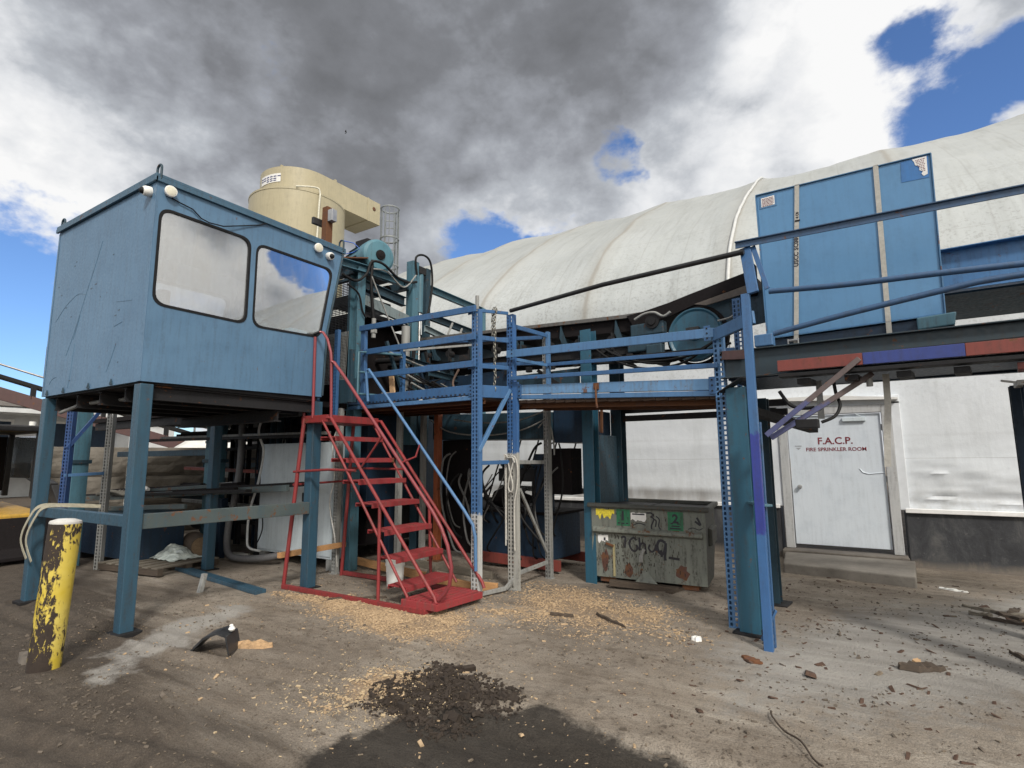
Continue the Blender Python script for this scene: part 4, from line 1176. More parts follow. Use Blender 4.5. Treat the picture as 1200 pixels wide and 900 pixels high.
for nm, u0, u1, mm in (('edge_beam', 3.31, 3.97, M_RUSTRED), ('edge_beam', 3.972, 4.64, M_BEAMBLUE), ('edge_beam', 4.642, 6.8, M_RUSTRED)):
    z = lambda u: 2.475 - (u - 3.31) * .012
    mb = MB(G); mb.bar((u0, -.28, z(u0)), (u1, -.28, z(u1)), .05, .10); mb.build(nm, mm, A, bevel=.003)
mb = MB(G); mb.bar((3.31, -.22, 2.388), (6.8, -.22, 2.346), .14, .03); 
mb.build('lower_flange', M_DARK, A, bevel=.003)
for k in range(9):
    u = 3.5 + k * .37
    mb = MB(G); mb.bar((u, -.24, 2.33 - (u - 3.3) * .012), (u + .02, .0, 2.33 - (u - 3.3) * .012), .10, .05); mb.build('bracket', M_RUSTRED if k > 3 else M_DARK, A, bevel=.003)
mb = MB(G); mb.box((3.31, -.25, 2.50), (6.8, .0, 2.525)); stuff(mb.build('walk_grating', M_DARK, A))
mb = MB(G); mb.bar((3.21, -.47, 1.84), (3.95, -.315, 2.47), .045, .012, (0, 1, 0)); mb.build('brace', M_VIOLET, A, bevel=.003)
mb = MB(G); mb.bar((3.22, -.34, 1.82), (4.02, -.10, 2.36), .045, .03, (0, 1, 0)); mb.build('brace', M_VIOLET, A, bevel=.003)
mb = MB(G); mb.box((3.42, -.30, 1.90), (3.60, -.20, 1.98)); mb.build('switch_box', M_DARK, A, bevel=.008)
mb = MB(G)
mb.tube(spl([(3.28, -.15, 2.26), (3.36, -.15, 2.13), (3.46, -.15, 2.09), (3.56, -.15, 2.09)]), .016, 8); mb.build('cable', M_BLACK, A, smooth=60)
mb = MB(G); mb.tube(spl([(3.72, -.10, 2.33), (3.735, -.12, 2.2), (3.76, -.14, 2.1), (3.72, -.2, 2.0), (3.62, -.24, 1.95)]), .014, 8); mb.build('cable', M_BLACK, A, smooth=60)
mb = MB(G); mb.cyl((3.99, -.1, 2.34), (3.99, -.1, 2.25), .025, n=12); mb.build('pipe_end', M_GALV, A)
mb = MB(G); mb.prism([(3.545, .1, 2.0), (3.60, .1, 2.0), (3.60, .1, 2.36), (3.55, .1, 2.36)], (0, .012, 0)); mb.build('hanging_strip', M_GALV, A)

# ================================================================== CONVEYOR FRAME CARRYING THE BLUE GUARD BOX
Fm = thing('transfer_conveyor_frame', 'dark teal steel conveyor frame on H-section legs carrying the blue guard box', 'conveyor frame', GW(2.87, 0, 0), GA)
M_HCOL = paint('column_teal_blue', (.020, .090, .145), rust=.08, dirt=.45)
for (u, v, zt, mm) in ((2.87, .0, 2.34, M_HCOL), (2.80, 1.25, 2.34, M_TEAL_D), (5.06, .05, 2.22, M_NAVY), (5.06, 1.25, 2.3, M_NAVY)):
    mb = MB(G); w_ = .19 if v < 1 else .13
    mb = MB(G); mb.ibeam((u, v, -.05), (u, v, zt), w_, w_, .014, (0, 1, 0)); o = mb.build('leg', mm, Fm, bevel=.004)
    mb = MB(G); mb.box((u - .15, v - .15, -.04), (u + .15, v + .15, .02)); mb.build('base_plate', M_DARK, o, bevel=.004)
mb = MB(G); mb.box((4.93, -.08, 2.18), (5.25, .16, 2.22)); mb.bar((4.94, -.06, 2.20), (4.84, -.06, 2.225), .03, .015); mb.build('leg_cap', M_GALV, Fm, bevel=.003)
M_CHAN = paint('channel_dark_grey', (.022, .040, .054), rust=.12, dirt=.5)
for v in (.03, 1.22):
    mb = MB(G); mb.chan((2.72, v, 2.585), (7.0, v, 2.535), .07, .28, .012); mb.build('side_channel', M_CHAN if v < 1 else M_NAVY, Fm, bevel=.003)
mb = MB(G)
for k in range(14):
    u = 2.85 + k * .3
    mb.cyl((u, .11, 2.66), (u, 1.20, 2.66), .05, n=14)
stuff(mb.build('roller', M_DARK, Fm, smooth=40))
mb = MB(G); mb.box((2.75, .12, 2.44), (7.0, 1.2, 2.47)); mb.build('pan', M_NAVY, Fm)
mb = MB(G); mb.ibeam((2.7, .0, 2.29), (2.7, 1.3, 2.29), .12, .10); mb.build('cross_head', M_DARK, Fm, bevel=.003)
mb = MB(G); mb.bar((2.72, -.05, 2.30), (2.98, -.16, 2.42), .10, .012); mb.build('knee_plate', M_BLACKM, Fm, bevel=.003)
mb = MB(G); mb.bar((2.98, .1, 2.10), (3.35, 1.1, 1.95), .10, .08); mb.build('knee_brace', M_DARK, Fm, bevel=.003)
mb = MB(G); mb.box((3.05, .02, 2.74), (3.22, .14, 2.86)); mb.build('bearing_block', M_RACK_L, Fm, bevel=.01)
mb = MB(G); mb.bar((2.75, -.04, 2.68), (2.98, -.04, 2.66), .03, .09); mb.build('chain_guard', M_BROWNST, Fm, bevel=.003)
# long blue channel of the next conveyor behind the box
Lc = thing('side_hopper_channel', 'deep blue steel channel of the next conveyor showing behind the guard box', 'conveyor channel', GW(5, 1.2, 2.4), GA)
mb = MB(G); mb.chan((4.3, 1.22, 3.50), (8.0, 1.22, 3.44), .10, .44, .012); mb.build('channel', paint('hopper_blue', (.05, .155, .33), dirt=.4, rust=.05), Lc, bevel=.004)
mb = MB(G); mb.prism([(4.3, 1.26, 3.27), (8.0, 1.26, 3.21), (8.0, 1.95, 3.08), (4.3, 1.95, 3.14)], (0, 0, .02)); mb.build('under_pan', M_TEAL_D, Lc)
mb = MB(G); mb.prism([(4.3, 1.93, 3.17), (8.0, 1.93, 3.11), (8.0, 1.93, 3.60), (4.3, 1.93, 3.66)], (0, .03, 0)); mb.build('far_side', M_TEAL_D, Lc)
for u in (5.35, 7.6):
    mb = MB(G); mb.box((u, 1.3, -.05), (u + .14, 1.44, 3.3)); mb.build('leg', M_NAVY, Lc, bevel=.004)

# the big blue box
bx0, bx1, bv = 3.10, 4.57, .28
X_ = thing('guard_box', 'big tilted blue sheet steel guard box strapped upright on the conveyor frame', 'guard box', GW(3.8, .3, 2.8), GA)
mb = MB(G)
pt = [(3.12, 2.855), (4.565, 2.875), (4.595, 4.365), (3.105, 4.425)]
mb.prism([(p[0], bv, p[1]) for p in pt], (0, .72, 0)); mb.build('shell', M_BOX, X_, bevel=.012)
mb = MB(G)
for a_, b_ in zip(pt, pt[1:] + pt[:1]):
    mb.bar((a_[0], bv - .004, a_[1]), (b_[0], bv - .004, b_[1]), .010, .022, (0, 1, 0))
mb.build('edge_bead', paint('box_edge', (.06, .16, .30), dirt=.3), X_, bevel=.002)
for v in (.34, .90):
    mb = MB(G); mb.bar((3.16, v, 2.785), (4.60, v, 2.80), .10, .12); mb.build('skid', M_NAVY, X_, bevel=.008)
mb = MB(G); mb.prism([(4.36, .24, 2.755), (4.62, .24, 2.765), (4.64, .24, 2.88), (4.36, .24, 2.865)], (0, .14, 0)); mb.build('skid_block', M_TEAL, X_, bevel=.012)
mb = MB(G); mb.prism([(3.155, bv - .006, 4.275), (3.285, bv - .006, 4.275), (3.285, bv - .006, 4.375), (3.155, bv - .006, 4.375)], (0, .005, 0)); 
stk = mb.build('sticker', M_STICKER, X_)
mb = MB(G); mb.prism([(3.135, bv - .004, 4.262), (3.305, bv - .004, 4.258), (3.305, bv - .004, 4.395), (3.14, bv - .004, 4.388)], (0, .003, 0)); mb.build('sticker_back_patch', paint('box_patch', (.07, .19, .37)), X_)  # slightly darker blue patch behind the sticker
rnd = random.Random(5)
mb = MB(G)
for k in range(6):
    z = 4.362 - k * .015
    u = 3.166
    while u < 3.27:
        w = rnd.uniform(.008, .02)
        mb.box((u, bv - .0085, z - .006), (min(u + w, 3.276), bv - .0065, z)); u += w + .005
stuff(mb.build('sticker_print', M_REDINK, stk))
mb = MB(G); mb.prism([(4.36, bv - .003, 4.16), (4.565, bv - .003, 4.145), (4.572, bv - .003, 4.352), (4.37, bv - .003, 4.36)], (0, .002, 0)); mb.build('paint_patch', paint('box_deep_patch', (.035, .155, .40), dirt=.2), X_)
mb = MB(G); mb.prism([(4.455, bv - .006, 4.353), (4.562, bv - .006, 4.35), (4.557, bv - .006, 4.18), (4.528, bv - .006, 4.17), (4.512, bv - .006, 4.195), (4.525, bv - .006, 4.215), (4.50, bv - .006, 4.235), (4.505, bv - .006, 4.27), (4.475, bv - .006, 4.29), (4.468, bv - .006, 4.325)], (0, .003, 0))
stk2 = mb.build('torn_sticker', M_STICKER, X_)
mb = MB(G)
for k in range(8):
    z = 4.335 - k * .016; u = 4.478 + k * .004 + (.012 if k > 4 else 0)
    while u < 4.545:
        w = rnd.uniform(.006, .016)
        mb.box((u, bv - .0085, z - .005), (min(u + w, 4.55), bv - .0065, z)); u += w + .006
stuff(mb.build('sticker_print', M_REDINK, stk2))
# two ratchet straps
def strap(u0, u1, zb, name_label):
    t_ = thing('ratchet_strap', name_label, 'strap', GW(u0, bv, 3.5), GA, 'straps around the blue guard box')
    f = .006
    w = .042
    zt = 4.425 - (u0 - 3.105) * .04
    pts = [(u1, bv - .012, zb), (u1 + (u0 - u1) * .12, bv - .012, 2.86), (u0, bv - .012, zt + .008)]
    mb = MB(G)
    for a_, b_ in zip(pts, pts[1:]):
        mb.bar(a_, b_, w, f, (0, 1, 0))
    mb.bar((u0, bv - .015, zt + .008), (u0, bv + .72, zt + .008), w, f)
    mb.build('webbing', M_STRAP, t_)
    return t_
s1 = strap(3.505, 3.375, 2.70, 'grey ratchet strap with black print and a buckle on the left of the blue box')
mb = MB(G); mb.box((3.315, bv - .06, 2.665), (3.325, bv - .018, 2.815)); mb.box((3.405, bv - .06, 2.665), (3.415, bv - .018, 2.815))
for z in (2.68, 2.735, 2.80):
    mb.cyl((3.312, bv - .045, z), (3.418, bv - .045, z), .014, n=10)
mb.build('ratchet_buckle', M_STEEL, s1, bevel=.002)
mb = MB(G); mb.prism([(3.40, bv - .04, 2.69), (3.50, bv - .05, 2.70), (3.42, bv - .045, 2.60)], (0, .006, 0)); mb.build('strap_tail', M_STRAP, s1)
sm = G @ plane_M((3.452, bv - .0165, 3.72), (.065, 0, 1), (-1, 0, .065))
text('print', 'USCC SC084', .058, sm, M_INK, s1, sx=.95, bold=.0015, space=1.1)
sm = G @ plane_M((3.487, bv - .0165, 4.09), (.065, 0, 1), (-1, 0, .065))
text('print', '4 C0', .036, sm, M_INK, s1, sx=.9, bold=.001)
mb = MB(G); mb.bar((3.4845, bv - .017, 4.025), (3.4855, bv - .017, 4.04), .046, .006, (0, 1, 0)); mb.build('stitch_band', M_DARK, s1)
s2 = strap(4.178, 4.150, 2.56, 'plain grey ratchet strap right of centre on the blue box with its tail hanging')
mb = MB(G); pts = [(4.105, .02, 2.36), (4.100, .02, 2.1), (4.07, .02, 1.80), (4.055, .02, 1.56)]
for a_, b_ in zip(pts, pts[1:]):
    mb.bar(a_, b_, .05, .006, (0, 1, 0))
mb.build('strap_tail', M_STRAP, s2)

# ================================================================== BELT CONVEYOR WITH TROUGH AND DRUM
T = thing('trough_conveyor', 'dark trough belt conveyor with rusty rim and big drum behind the platform', 'conveyor', GW(1, 1.1, 0), GA)
v0, v1 = 1.10, 1.75
M_RIM = paint('rim_grey', (.10, .097, .095), rust=.2, dirt=.5, rough=.7)
def zc(u):
    return 3.70 - .062 * (u + .8) if u < 1.35 else 3.567 + .145 * (u - 1.35)
us = [-3.6 + .25 * k for k in range(21)]
for a_, nm, hh, mm in ((v0, 'side_sheet', .20, M_CHAR), (v1, 'side_sheet', .20, M_CHAR)):
    mb = MB(G)
    lo = [(u, a_, zc(u) - hh) for u in us if u <= 1.4]; hi = [(u, a_, zc(u)) for u in us if u <= 1.4]
    mb.prism(lo + hi[::-1], (0, .012, 0)); mb.build(nm, mm, T)
for a_ in (v0 - .03, v1 + .03):
    mb = MB(G)
    for q, r in zip(us, us[1:]):
        if r <= 1.41:
            mb.bar((q, a_, zc(q)), (r, a_, zc(r)), .06, .05)
    mb.build('rim_angle', M_RIM, T)
# belt hump up to the head end
up = [(1.20, 3.578), (1.45, 3.60), (1.8, 3.655), (2.1, 3.72), (2.5, 3.80), (2.82, 3.865)]
dn = [(2.84, 3.70), (2.55, 3.66), (2.2, 3.58), (1.8, 3.47), (1.3, 3.40)]
mb = MB(G); mb.prism([(u, v0 - .07, z) for u, z in up + dn], (0, .70, 0)); mb.build('head_chute', M_CHAR, T, bevel=.006)
mb = MB(G); mb.box((2.80, v0 - .09, 3.56), (2.88, v0 + .02, 3.93)); mb.build('chute_lip', M_CHAR, T, bevel=.004)
mb = MB(G); mb.box((2.93, v0 - .05, 3.30), (3.02, v0 + .08, 3.86)); mb.build('head_frame', M_TEAL_D, T, bevel=.004)
mb = MB(G); mb.prism([(1.95, v0 - .02, 3.52), (2.95, v0 - .02, 3.62), (2.95, v0 - .02, 3.22), (2.3, v0 - .02, 3.16)], (0, .02, 0)); mb.build('head_plate', M_TEAL_D, T)
mb = MB(G); mb.prism([(2.15, v0 - .12, 3.56), (2.90, v0 - .12, 3.70), (2.90, v0 - .12, 3.60), (2.3, v0 - .12, 3.52)], (0, .03, 0)); mb.build('skirt_strip', plain('skirt_rubber', (.10, .085, .075), .8), T)
# bottom pan, ribs
mb = MB(G); mb.prism([(u, v0 + .012, zc(u) - .19) for u in (-3.6, 1.4)] + [(1.4, v1, zc(1.4) - .19), (-3.6, v1, zc(-3.6) - .19)], (0, 0, -.02)); mb.build('pan', M_CHAR, T)
for u in (-2.6, -1.7, -.75, .12, 1.02):
    mb = MB(G); mb.prism([(u, v0 - .05, zc(u) - .03), (u + .10, v0 - .05, zc(u) - .30), (u + .22, v0 - .05, zc(u) - .42), (u + .08, v0 - .05, zc(u) - .42), (u - .02, v0 - .05, zc(u) - .22)], (0, .012, 0))
    mb.prism([(u, v0 - .04, zc(u) - .03), (u, v0 - .04, zc(u) - .40), (u, v1, zc(u) - .40), (u, v1, zc(u) - .03)], (.012, 0, 0)); mb.build('rib', M_TEAL_D, T)
for v in (v0, v1):
    mb = MB(G); mb.chan((-3.6, v, 3.32), (1.7, v, 3.10), .05, .14, .008); mb.build('stringer', M_DARK, T, bevel=.003)
mb = MB(G); mb.box((-3.2, v0 - .06, 2.75), (-.9, v0 - .02, 3.05)); mb.build('skirt_board', M_NAVY, T, bevel=.004)
mb = MB(G); mb.box((-.85, v0 - .06, 2.68), (.42, v0 - .02, 2.94)); mb.build('skirt_board', M_TEAL_D, T, bevel=.004)
mb = MB(G); mb.bar((.05, v0 - .03, 2.70), (.95, v0 - .03, 3.22), .03, .06); mb.build('brace', M_BLACKM, T)
mb = MB(G); mb.bar((.72, v0, 3.22), (1.75, v0, 2.85), .03, .08); mb.build('brace', M_DARK, T)
# drum
c = (2.14, v0 - .10, 3.17)
mb = MB(G); mb.lathe(c, (0, -1, 0), [(0, .03), (.06, .03), (.08, .012), (.30, .012), (.325, .03), (.34, .03), (.34, -.02), (.33, -.06), (.30, -.08), (0, -.08)], 48)
mb.build('drum', M_HCOL, T, smooth=35)
mb = MB(G); mb.lathe((2.14, v0 + .0, 3.17), (0, -1, 0), [(.375, .05), (.385, .05), (.385, -.03), (.375, -.03), (.345, -.03), (.345, .05), (.375, .05)], 48); mb.build('drum_rim', M_CHAR, T, smooth=35)
mb = MB(G); mb.box((2.02, v0 - .20, 3.14), (2.26, v0 - .14, 3.19)); mb.box((2.06, v0 - .22, 3.19), (2.22, v0 - .13, 3.25)); mb.cyl((2.14, v0 - .26, 3.19), (2.14, v0 - .1, 3.19), .032, n=14)
mb.build('bearing', M_BLACKM, T, bevel=.006)
for du in (-.10, .10):
    mb = MB(G); mb.cyl((2.14 + du, v0 - .22, 3.16), (2.14 + du, v0 - .20, 3.16), .012, n=8); mb.build('bolt', M_STEEL, T)
# tension unit with sprockets left of the drum
mb = MB(G); mb.box((1.28, v0 - .14, 3.25), (1.75, v0 - .02, 3.42)); mb.box((1.22, v0 - .12, 3.05), (1.52, v0 - .02, 3.20)); mb.box((1.5, v0 - .16, 2.98), (1.72, v0 - .04, 3.12)); mb.build('gear_block', M_TEAL_D, T, bevel=.02)
mb = MB(G); mb.lathe((1.60, v0 - .15, 3.42), (0, -1, 0), [(0, .03), (.05, .03), (.05, .01), (.095, .01), (.095, -.02), (0, -.02)], 20); mb.build('sprocket', M_DARK, T, smooth=35)
mb = MB(G); mb.tube(spl([(1.36, v0 - .16, 3.48), (1.5, v0 - .17, 3.53), (1.64, v0 - .17, 3.53), (1.76, v0 - .17, 3.46), (1.86, v0 - .17, 3.50)]), .018, 7); mb.build('drive_chain', M_GALV, T, smooth=60)
mb = MB(G); mb.tube(spl([(2.45, v0 - .2, 3.28), (2.60, v0 - .2, 3.30), (2.68, v0 - .2, 3.36)]), .012, 7); mb.build('grease_line', M_GALV, T, smooth=60)
# cables looping below
for pts in ([(.72, 1.0, 3.18), (1.0, .95, 2.98), (1.5, .9, 2.80), (2.0, .9, 2.82), (2.4, .85, 3.02), (2.75, .8, 3.12)], [(.6, 1.0, 2.98), (1.2, .95, 2.92), (1.9, .9, 2.88), (2.6, .85, 2.98)],
            [(.75, 1.0, 3.24), (1.1, .95, 3.02), (1.6, .92, 2.86), (2.05, .92, 2.9), (2.6, .85, 3.12)], [(.4, 1.0, 3.05), (1.4, .95, 2.99), (2.3, .9, 2.96)]):
    mb = MB(G); mb.tube(spl(pts), .016, 7); mb.build('cable', M_BLACK, T, smooth=60)
# legs of this conveyor
for (u, v, zt, mm, w) in ((.60, 1.02, 3.46, M_HCOL, .17), (.60, 1.88, 3.3, M_TEAL_D, .17), (-2.9, 1.02, 3.4, M_TEAL_D, .17)):
    mb = MB(G); mb.ibeam((u, v, -.05), (u, v, zt), w, .17, .012, (0, 1, 0)); mb.build('leg', mm, T, bevel=.003)
mb = MB(G); mb.box((.60, 1.13, .02), (.62, 1.78, 1.98)); mb.build('leg_web_plate', M_TEAL_D, T, bevel=.003)
mb = MB(G); mb.bar((.66, 1.14, 2.02), (.66, 1.14, 2.40), .02, .03, (0, 1, 0)); mb.bar((.70, 1.16, 2.0), (.71, 1.16, 2.40), .03, .03, (0, 1, 0)); mb.build('hanger_rod', M_RUST, T)
for z in (2.36, 2.24):
    mb = MB(G); mb.bar((.68, 1.9, z), (2.95, 1.9, z - .02), .06, .085); mb.build('tie_beam', M_DARK, T, bevel=.003)
mb = MB(G); mb.bar((.5, 1.1, 2.42), (.8, 1.9, 2.40), .2, .05); mb.build('cross_plate', M_DARK, T)

# ================================================================== PRESS MACHINE BEHIND THE CAB
Xm = -6.6
R_ = thing('board_press', 'teal steel press machine with tall columns, hydraulic cylinders and a large blue motor', 'press machine', (Xm, 6.5, 0))
def mpart(name, m, fn, **kw):
    mb = MB(); fn(mb); return mb.build(name, m, R_, **kw)
mpart('column', M_TEAL, lambda b: b.ibeam((Xm - .02, 5.92, 0), (Xm - .02, 5.92, 4.74), .16, .18, .016, (1, 0, 0)), bevel=.003)
mpart('column', M_TEAL_D, lambda b: b.ibeam((Xm - 1.9, 5.92, 0), (Xm - 1.9, 5.92, 4.74), .18, .2, .016, (1, 0, 0)), bevel=.003)
mpart('column', M_TEAL, lambda b: b.chan((Xm, 7.10, 1.9), (Xm, 7.10, 5.22), .16, .16, .016, (1, 0, 0)), bevel=.003)
mpart('column', M_TEAL_D, lambda b: b.box((Xm - .05, 7.50, 1.9), (Xm + .05, 7.62, 5.20)), bevel=.003)
mpart('column', M_TEAL_D, lambda b: b.box((Xm - 1.9, 7.4, 0), (Xm - 1.72, 7.6, 5.0)), bevel=.003)
mpart('cylinder', M_TEAL, lambda b: (b.cyl((Xm + .03, 7.34, 4.30), (Xm + .03, 7.34, 5.10), .065, n=20)), smooth=40)
mpart('cylinder_rod', M_CHROME, lambda b: b.cyl((Xm + .03, 7.34, 2.9), (Xm + .03, 7.34, 4.30), .030, n=16), smooth=40)
mpart('cylinder_rod', M_CHROME, lambda b: b.cyl((Xm + .05, 7.12, 2.9), (Xm + .05, 7.12, 4.1), .022, n=16), smooth=40)
mpart('guide_tube', M_GALV, lambda b: b.cyl((Xm + .1, 6.92, 2.7), (Xm + .1, 6.92, 3.95), .075, n=18), smooth=40)
mpart('cylinder_clevis', M_DARK, lambda b: b.box((Xm - .05, 7.25, 5.02), (Xm + .1, 7.44, 5.16)), bevel=.01)
mpart('top_beam', M_TEAL, lambda b: b.chan((Xm + .02, 5.45, 4.68), (Xm + .02, 6.05, 4.72), .10, .13, .012), bevel=.003)
mpart('top_beam', M_TEAL, lambda b: b.chan((Xm - .05, 6.0, 4.74), (Xm - .05, 7.05, 4.76), .10, .13, .012), bevel=.003)
mpart('top_beam', M_TEAL_D, lambda b: b.chan((Xm - 1.85, 5.5, 4.72), (Xm - 1.85, 7.4, 4.72), .10, .13, .012), bevel=.003)
mpart('cross_beam', M_TEAL_D, lambda b: b.bar((Xm - 1.85, 5.85, 4.70), (Xm, 5.85, 4.68), .12, .14), bevel=.003)
mpart('cross_beam', M_TEAL_D, lambda b: b.bar((Xm - 1.85, 7.05, 4.74), (Xm, 7.05, 4.74), .12, .14), bevel=.003)
mpart('middle_beam', M_TEAL_D, lambda b: b.ibeam((Xm - .05, 6.02, 4.50), (Xm - .05, 7.02, 4.44), .12, .16), bevel=.003)
mpart('lower_beam', paint('beam_grey_teal', (.15, .19, .20), rust=.12, dirt=.5), lambda b: b.bar((Xm + .02, 6.02, 4.22), (Xm + .02, 7.05, 4.10), .06, .17), bevel=.003)
mpart('deck_plate', M_DARK, lambda b: b.box((Xm - 1.8, 6.0, 3.98), (Xm - .05, 7.2, 4.03)))
mpart('back_plate', M_CHAR, lambda b: (b.box((Xm - 1.3, 6.1, 2.6), (Xm - 1.25, 7.4, 4.2)), b.box((Xm - .5, 6.2, 2.55), (Xm - .45, 9.2, 3.97))))
mpart('ram_plate', M_BLACKM, lambda b: (b.box((Xm - .9, 6.15, 4.25), (Xm - .3, 6.95, 4.42)), b.box((Xm - .8, 6.2, 4.05), (Xm - .2, 6.9, 4.12))), bevel=.01)
mpart('pulley', M_CHAR, lambda b: b.lathe((Xm - .15, 6.35, 4.55), (1, 0, 0), [(0, .05), (.04, .05), (.04, .02), (.10, .02), (.12, .04), (.12, -.04), (0, -.04)], 24), smooth=35)
mpart('pulley', M_CHAR, lambda b: b.lathe((Xm - .15, 6.68, 4.58), (1, 0, 0), [(0, .05), (.03, .05), (.03, .02), (.07, .02), (.085, .04), (.085, -.04), (0, -.04)], 24), smooth=35)
# motor
mc = V((Xm - .10, 6.40, 5.10)); max_ = V((1, -.28, .0)).normalized()
mb = MB(); mb.lathe(mc, max_, [(0, .12), (.06, .12), (.07, .10), (.24, .085), (.285, .05), (.295, 0), (.295, -.16), (.27, -.17), (.27, -.19), (.29, -.19), (.29, -.62), (.22, -.66), (0, -.66)], 40)
mot = mb.build('motor', paint('motor_blue', (.060, .165, .215), rust=.03, dirt=.35), R_, smooth=30)
mb = MB(); mb.lathe(mc, max_, [(0, .135), (.035, .135), (.045, .128), (.085, .122), (.085, .10), (0, .10)], 24); mb.build('fan_hub', M_CHAR, mot, smooth=35)
for k in range(18):
    a = pi * 2 * k / 18
    ref = V((0, 0, 1)); e1 = max_.cross(ref).normalized(); e2 = max_.cross(e1)
    dd = e1 * cos(a) + e2 * sin(a)
    if k == 0:
        mbf = MB()
    mbf.bar(mc + dd * .30 - max_ * .20, mc + dd * .30 - max_ * .60, .012, .03, tuple(dd))
stuff(mbf.build('cooling_fins', M_TEAL_D, mot))
mb = MB(); mb.box((Xm - .62, 6.25, 4.74), (Xm - .15, 6.75, 4.83)); mb.build('motor_mount', M_DARK, R_, bevel=.01)
mb = MB(); mb.box((Xm - .55, 6.3, 5.32), (Xm - .25, 6.55, 5.44)); mb.build('terminal_box', M_DARK, mot, bevel=.01)
mb = MB(); mb.box((Xm - .8, 6.0, 4.80), (Xm - .70, 6.7, 5.12)); mb.build('belt_guard', M_CHAR, R_, bevel=.02)
mpart('sloped_sheet', M_RUST, lambda b: b.prism([(Xm - .05, 5.55, 4.80), (Xm - .05, 6.15, 4.98), (Xm - .6, 6.15, 4.98), (Xm - .6, 5.55, 4.80)], (0, 0, .02)))
# long rails running away from the press
mpart('side_rail', M_TEAL, lambda b: b.chan((Xm - .02, 7.62, 4.83), (Xm - .02, 9.35, 4.80), .08, .13, .01), bevel=.003)
mpart('side_rail', M_TEAL_D, lambda b: b.chan((Xm - .02, 7.62, 4.30), (Xm - .02, 9.35, 4.24), .08, .13, .01), bevel=.003)
mpart('side_rail', paint('rail_grey_blue', (.16, .21, .23), dirt=.5), lambda b: b.chan((Xm + .18, 7.3, 3.98), (Xm + .18, 9.3, 3.72), .06, .12, .01), bevel=.003)
mpart('rail_post', M_TEAL, lambda b: b.box((Xm - .06, 9.30, 2.4), (Xm + .06, 9.42, 4.86)), bevel=.003)
mpart('stay', M_GALV, lambda b: (b.bar((Xm + .2, 7.9, 3.9), (Xm + .2, 8.1, 4.25), .03, .03)), bevel=.002)
mpart('stay', M_GALV, lambda b: (b.bar((Xm + .2, 8.2, 3.85), (Xm + .2, 8.4, 4.2), .03, .03)), bevel=.002)
mpart('infeed_bed', M_DARK, lambda b: b.box((Xm - 1.2, 7.4, 3.6), (Xm - .1, 9.4, 3.95)))
# mesh guard towards the cab
mb = MB()
gx0, gx1, gyy = -7.9, Xm - .12, 5.86
for k in range(30):
    z = 3.70 + k * .028
    mb.bar((gx0, gyy, z), (gx1, gyy, z), .008, .012)
for k in range(15):
    x = gx0 + (gx1 - gx0) * k / 14
    mb.bar((x, gyy, 3.69), (x, gyy, 4.53), .006, .006, (0, 1, 0))
stuff(mb.build('mesh_guard', M_BLACKM, R_))
mb = MB(); mb.box((Xm - .14, 5.83, 3.64), (Xm - .10, 5.89, 4.55)); mb.box((gx0, 5.83, 4.53), (Xm - .1, 5.89, 4.57)); mb.box((gx0, 5.83, 3.62), (Xm - .1, 5.89, 3.68)); mb.build('guard_frame', M_TEAL_D, R_)
mb = MB()
for k in range(34):
    z = 2.85 + k * .024
    mb.bar((gx0, gyy - .1, z), (gx1 + .05, gyy - .1, z + .0), .005, .006)
for k in range(40):
    x = gx0 + (gx1 + .05 - gx0) * k / 39
    mb.bar((x, gyy - .1, 2.84), (x + .04, gyy - .1, 3.66), .005, .006, (0, 1, 0))
stuff(mb.build('mesh_guard', M_GALV, R_))
for x in (-6.50, -6.92):
    mb = MB(); mb.upright((x, 5.42, 2.3), 1.30, .07, .06); mb.build('guard_post', M_RACK, R_)
mb = MB(); mb.box((-6.75, 5.6, 2.5), (-6.25, 5.64, 2.86)); mb.box((-6.36, 5.55, 2.5), (-6.30, 5.61, 3.3)); mb.build('guard_panel', M_TEAL_D, R_, bevel=.003)
mb = MB(); mb.tube([(-6.20, 5.60, 2.55), (-6.20, 5.60, 3.25), (-6.18, 5.75, 3.27), (-6.1, 6.4, 3.32)], .02, 8); mb.tube([(-6.20, 5.60, 2.95), (-6.05, 6.3, 2.97)], .018, 8); mb.tube([(-6.20, 5.60, 2.62), (-6.05, 6.3, 2.63)], .018, 8)
mb.build('guard_rail', M_TEAL, R_, smooth=60)
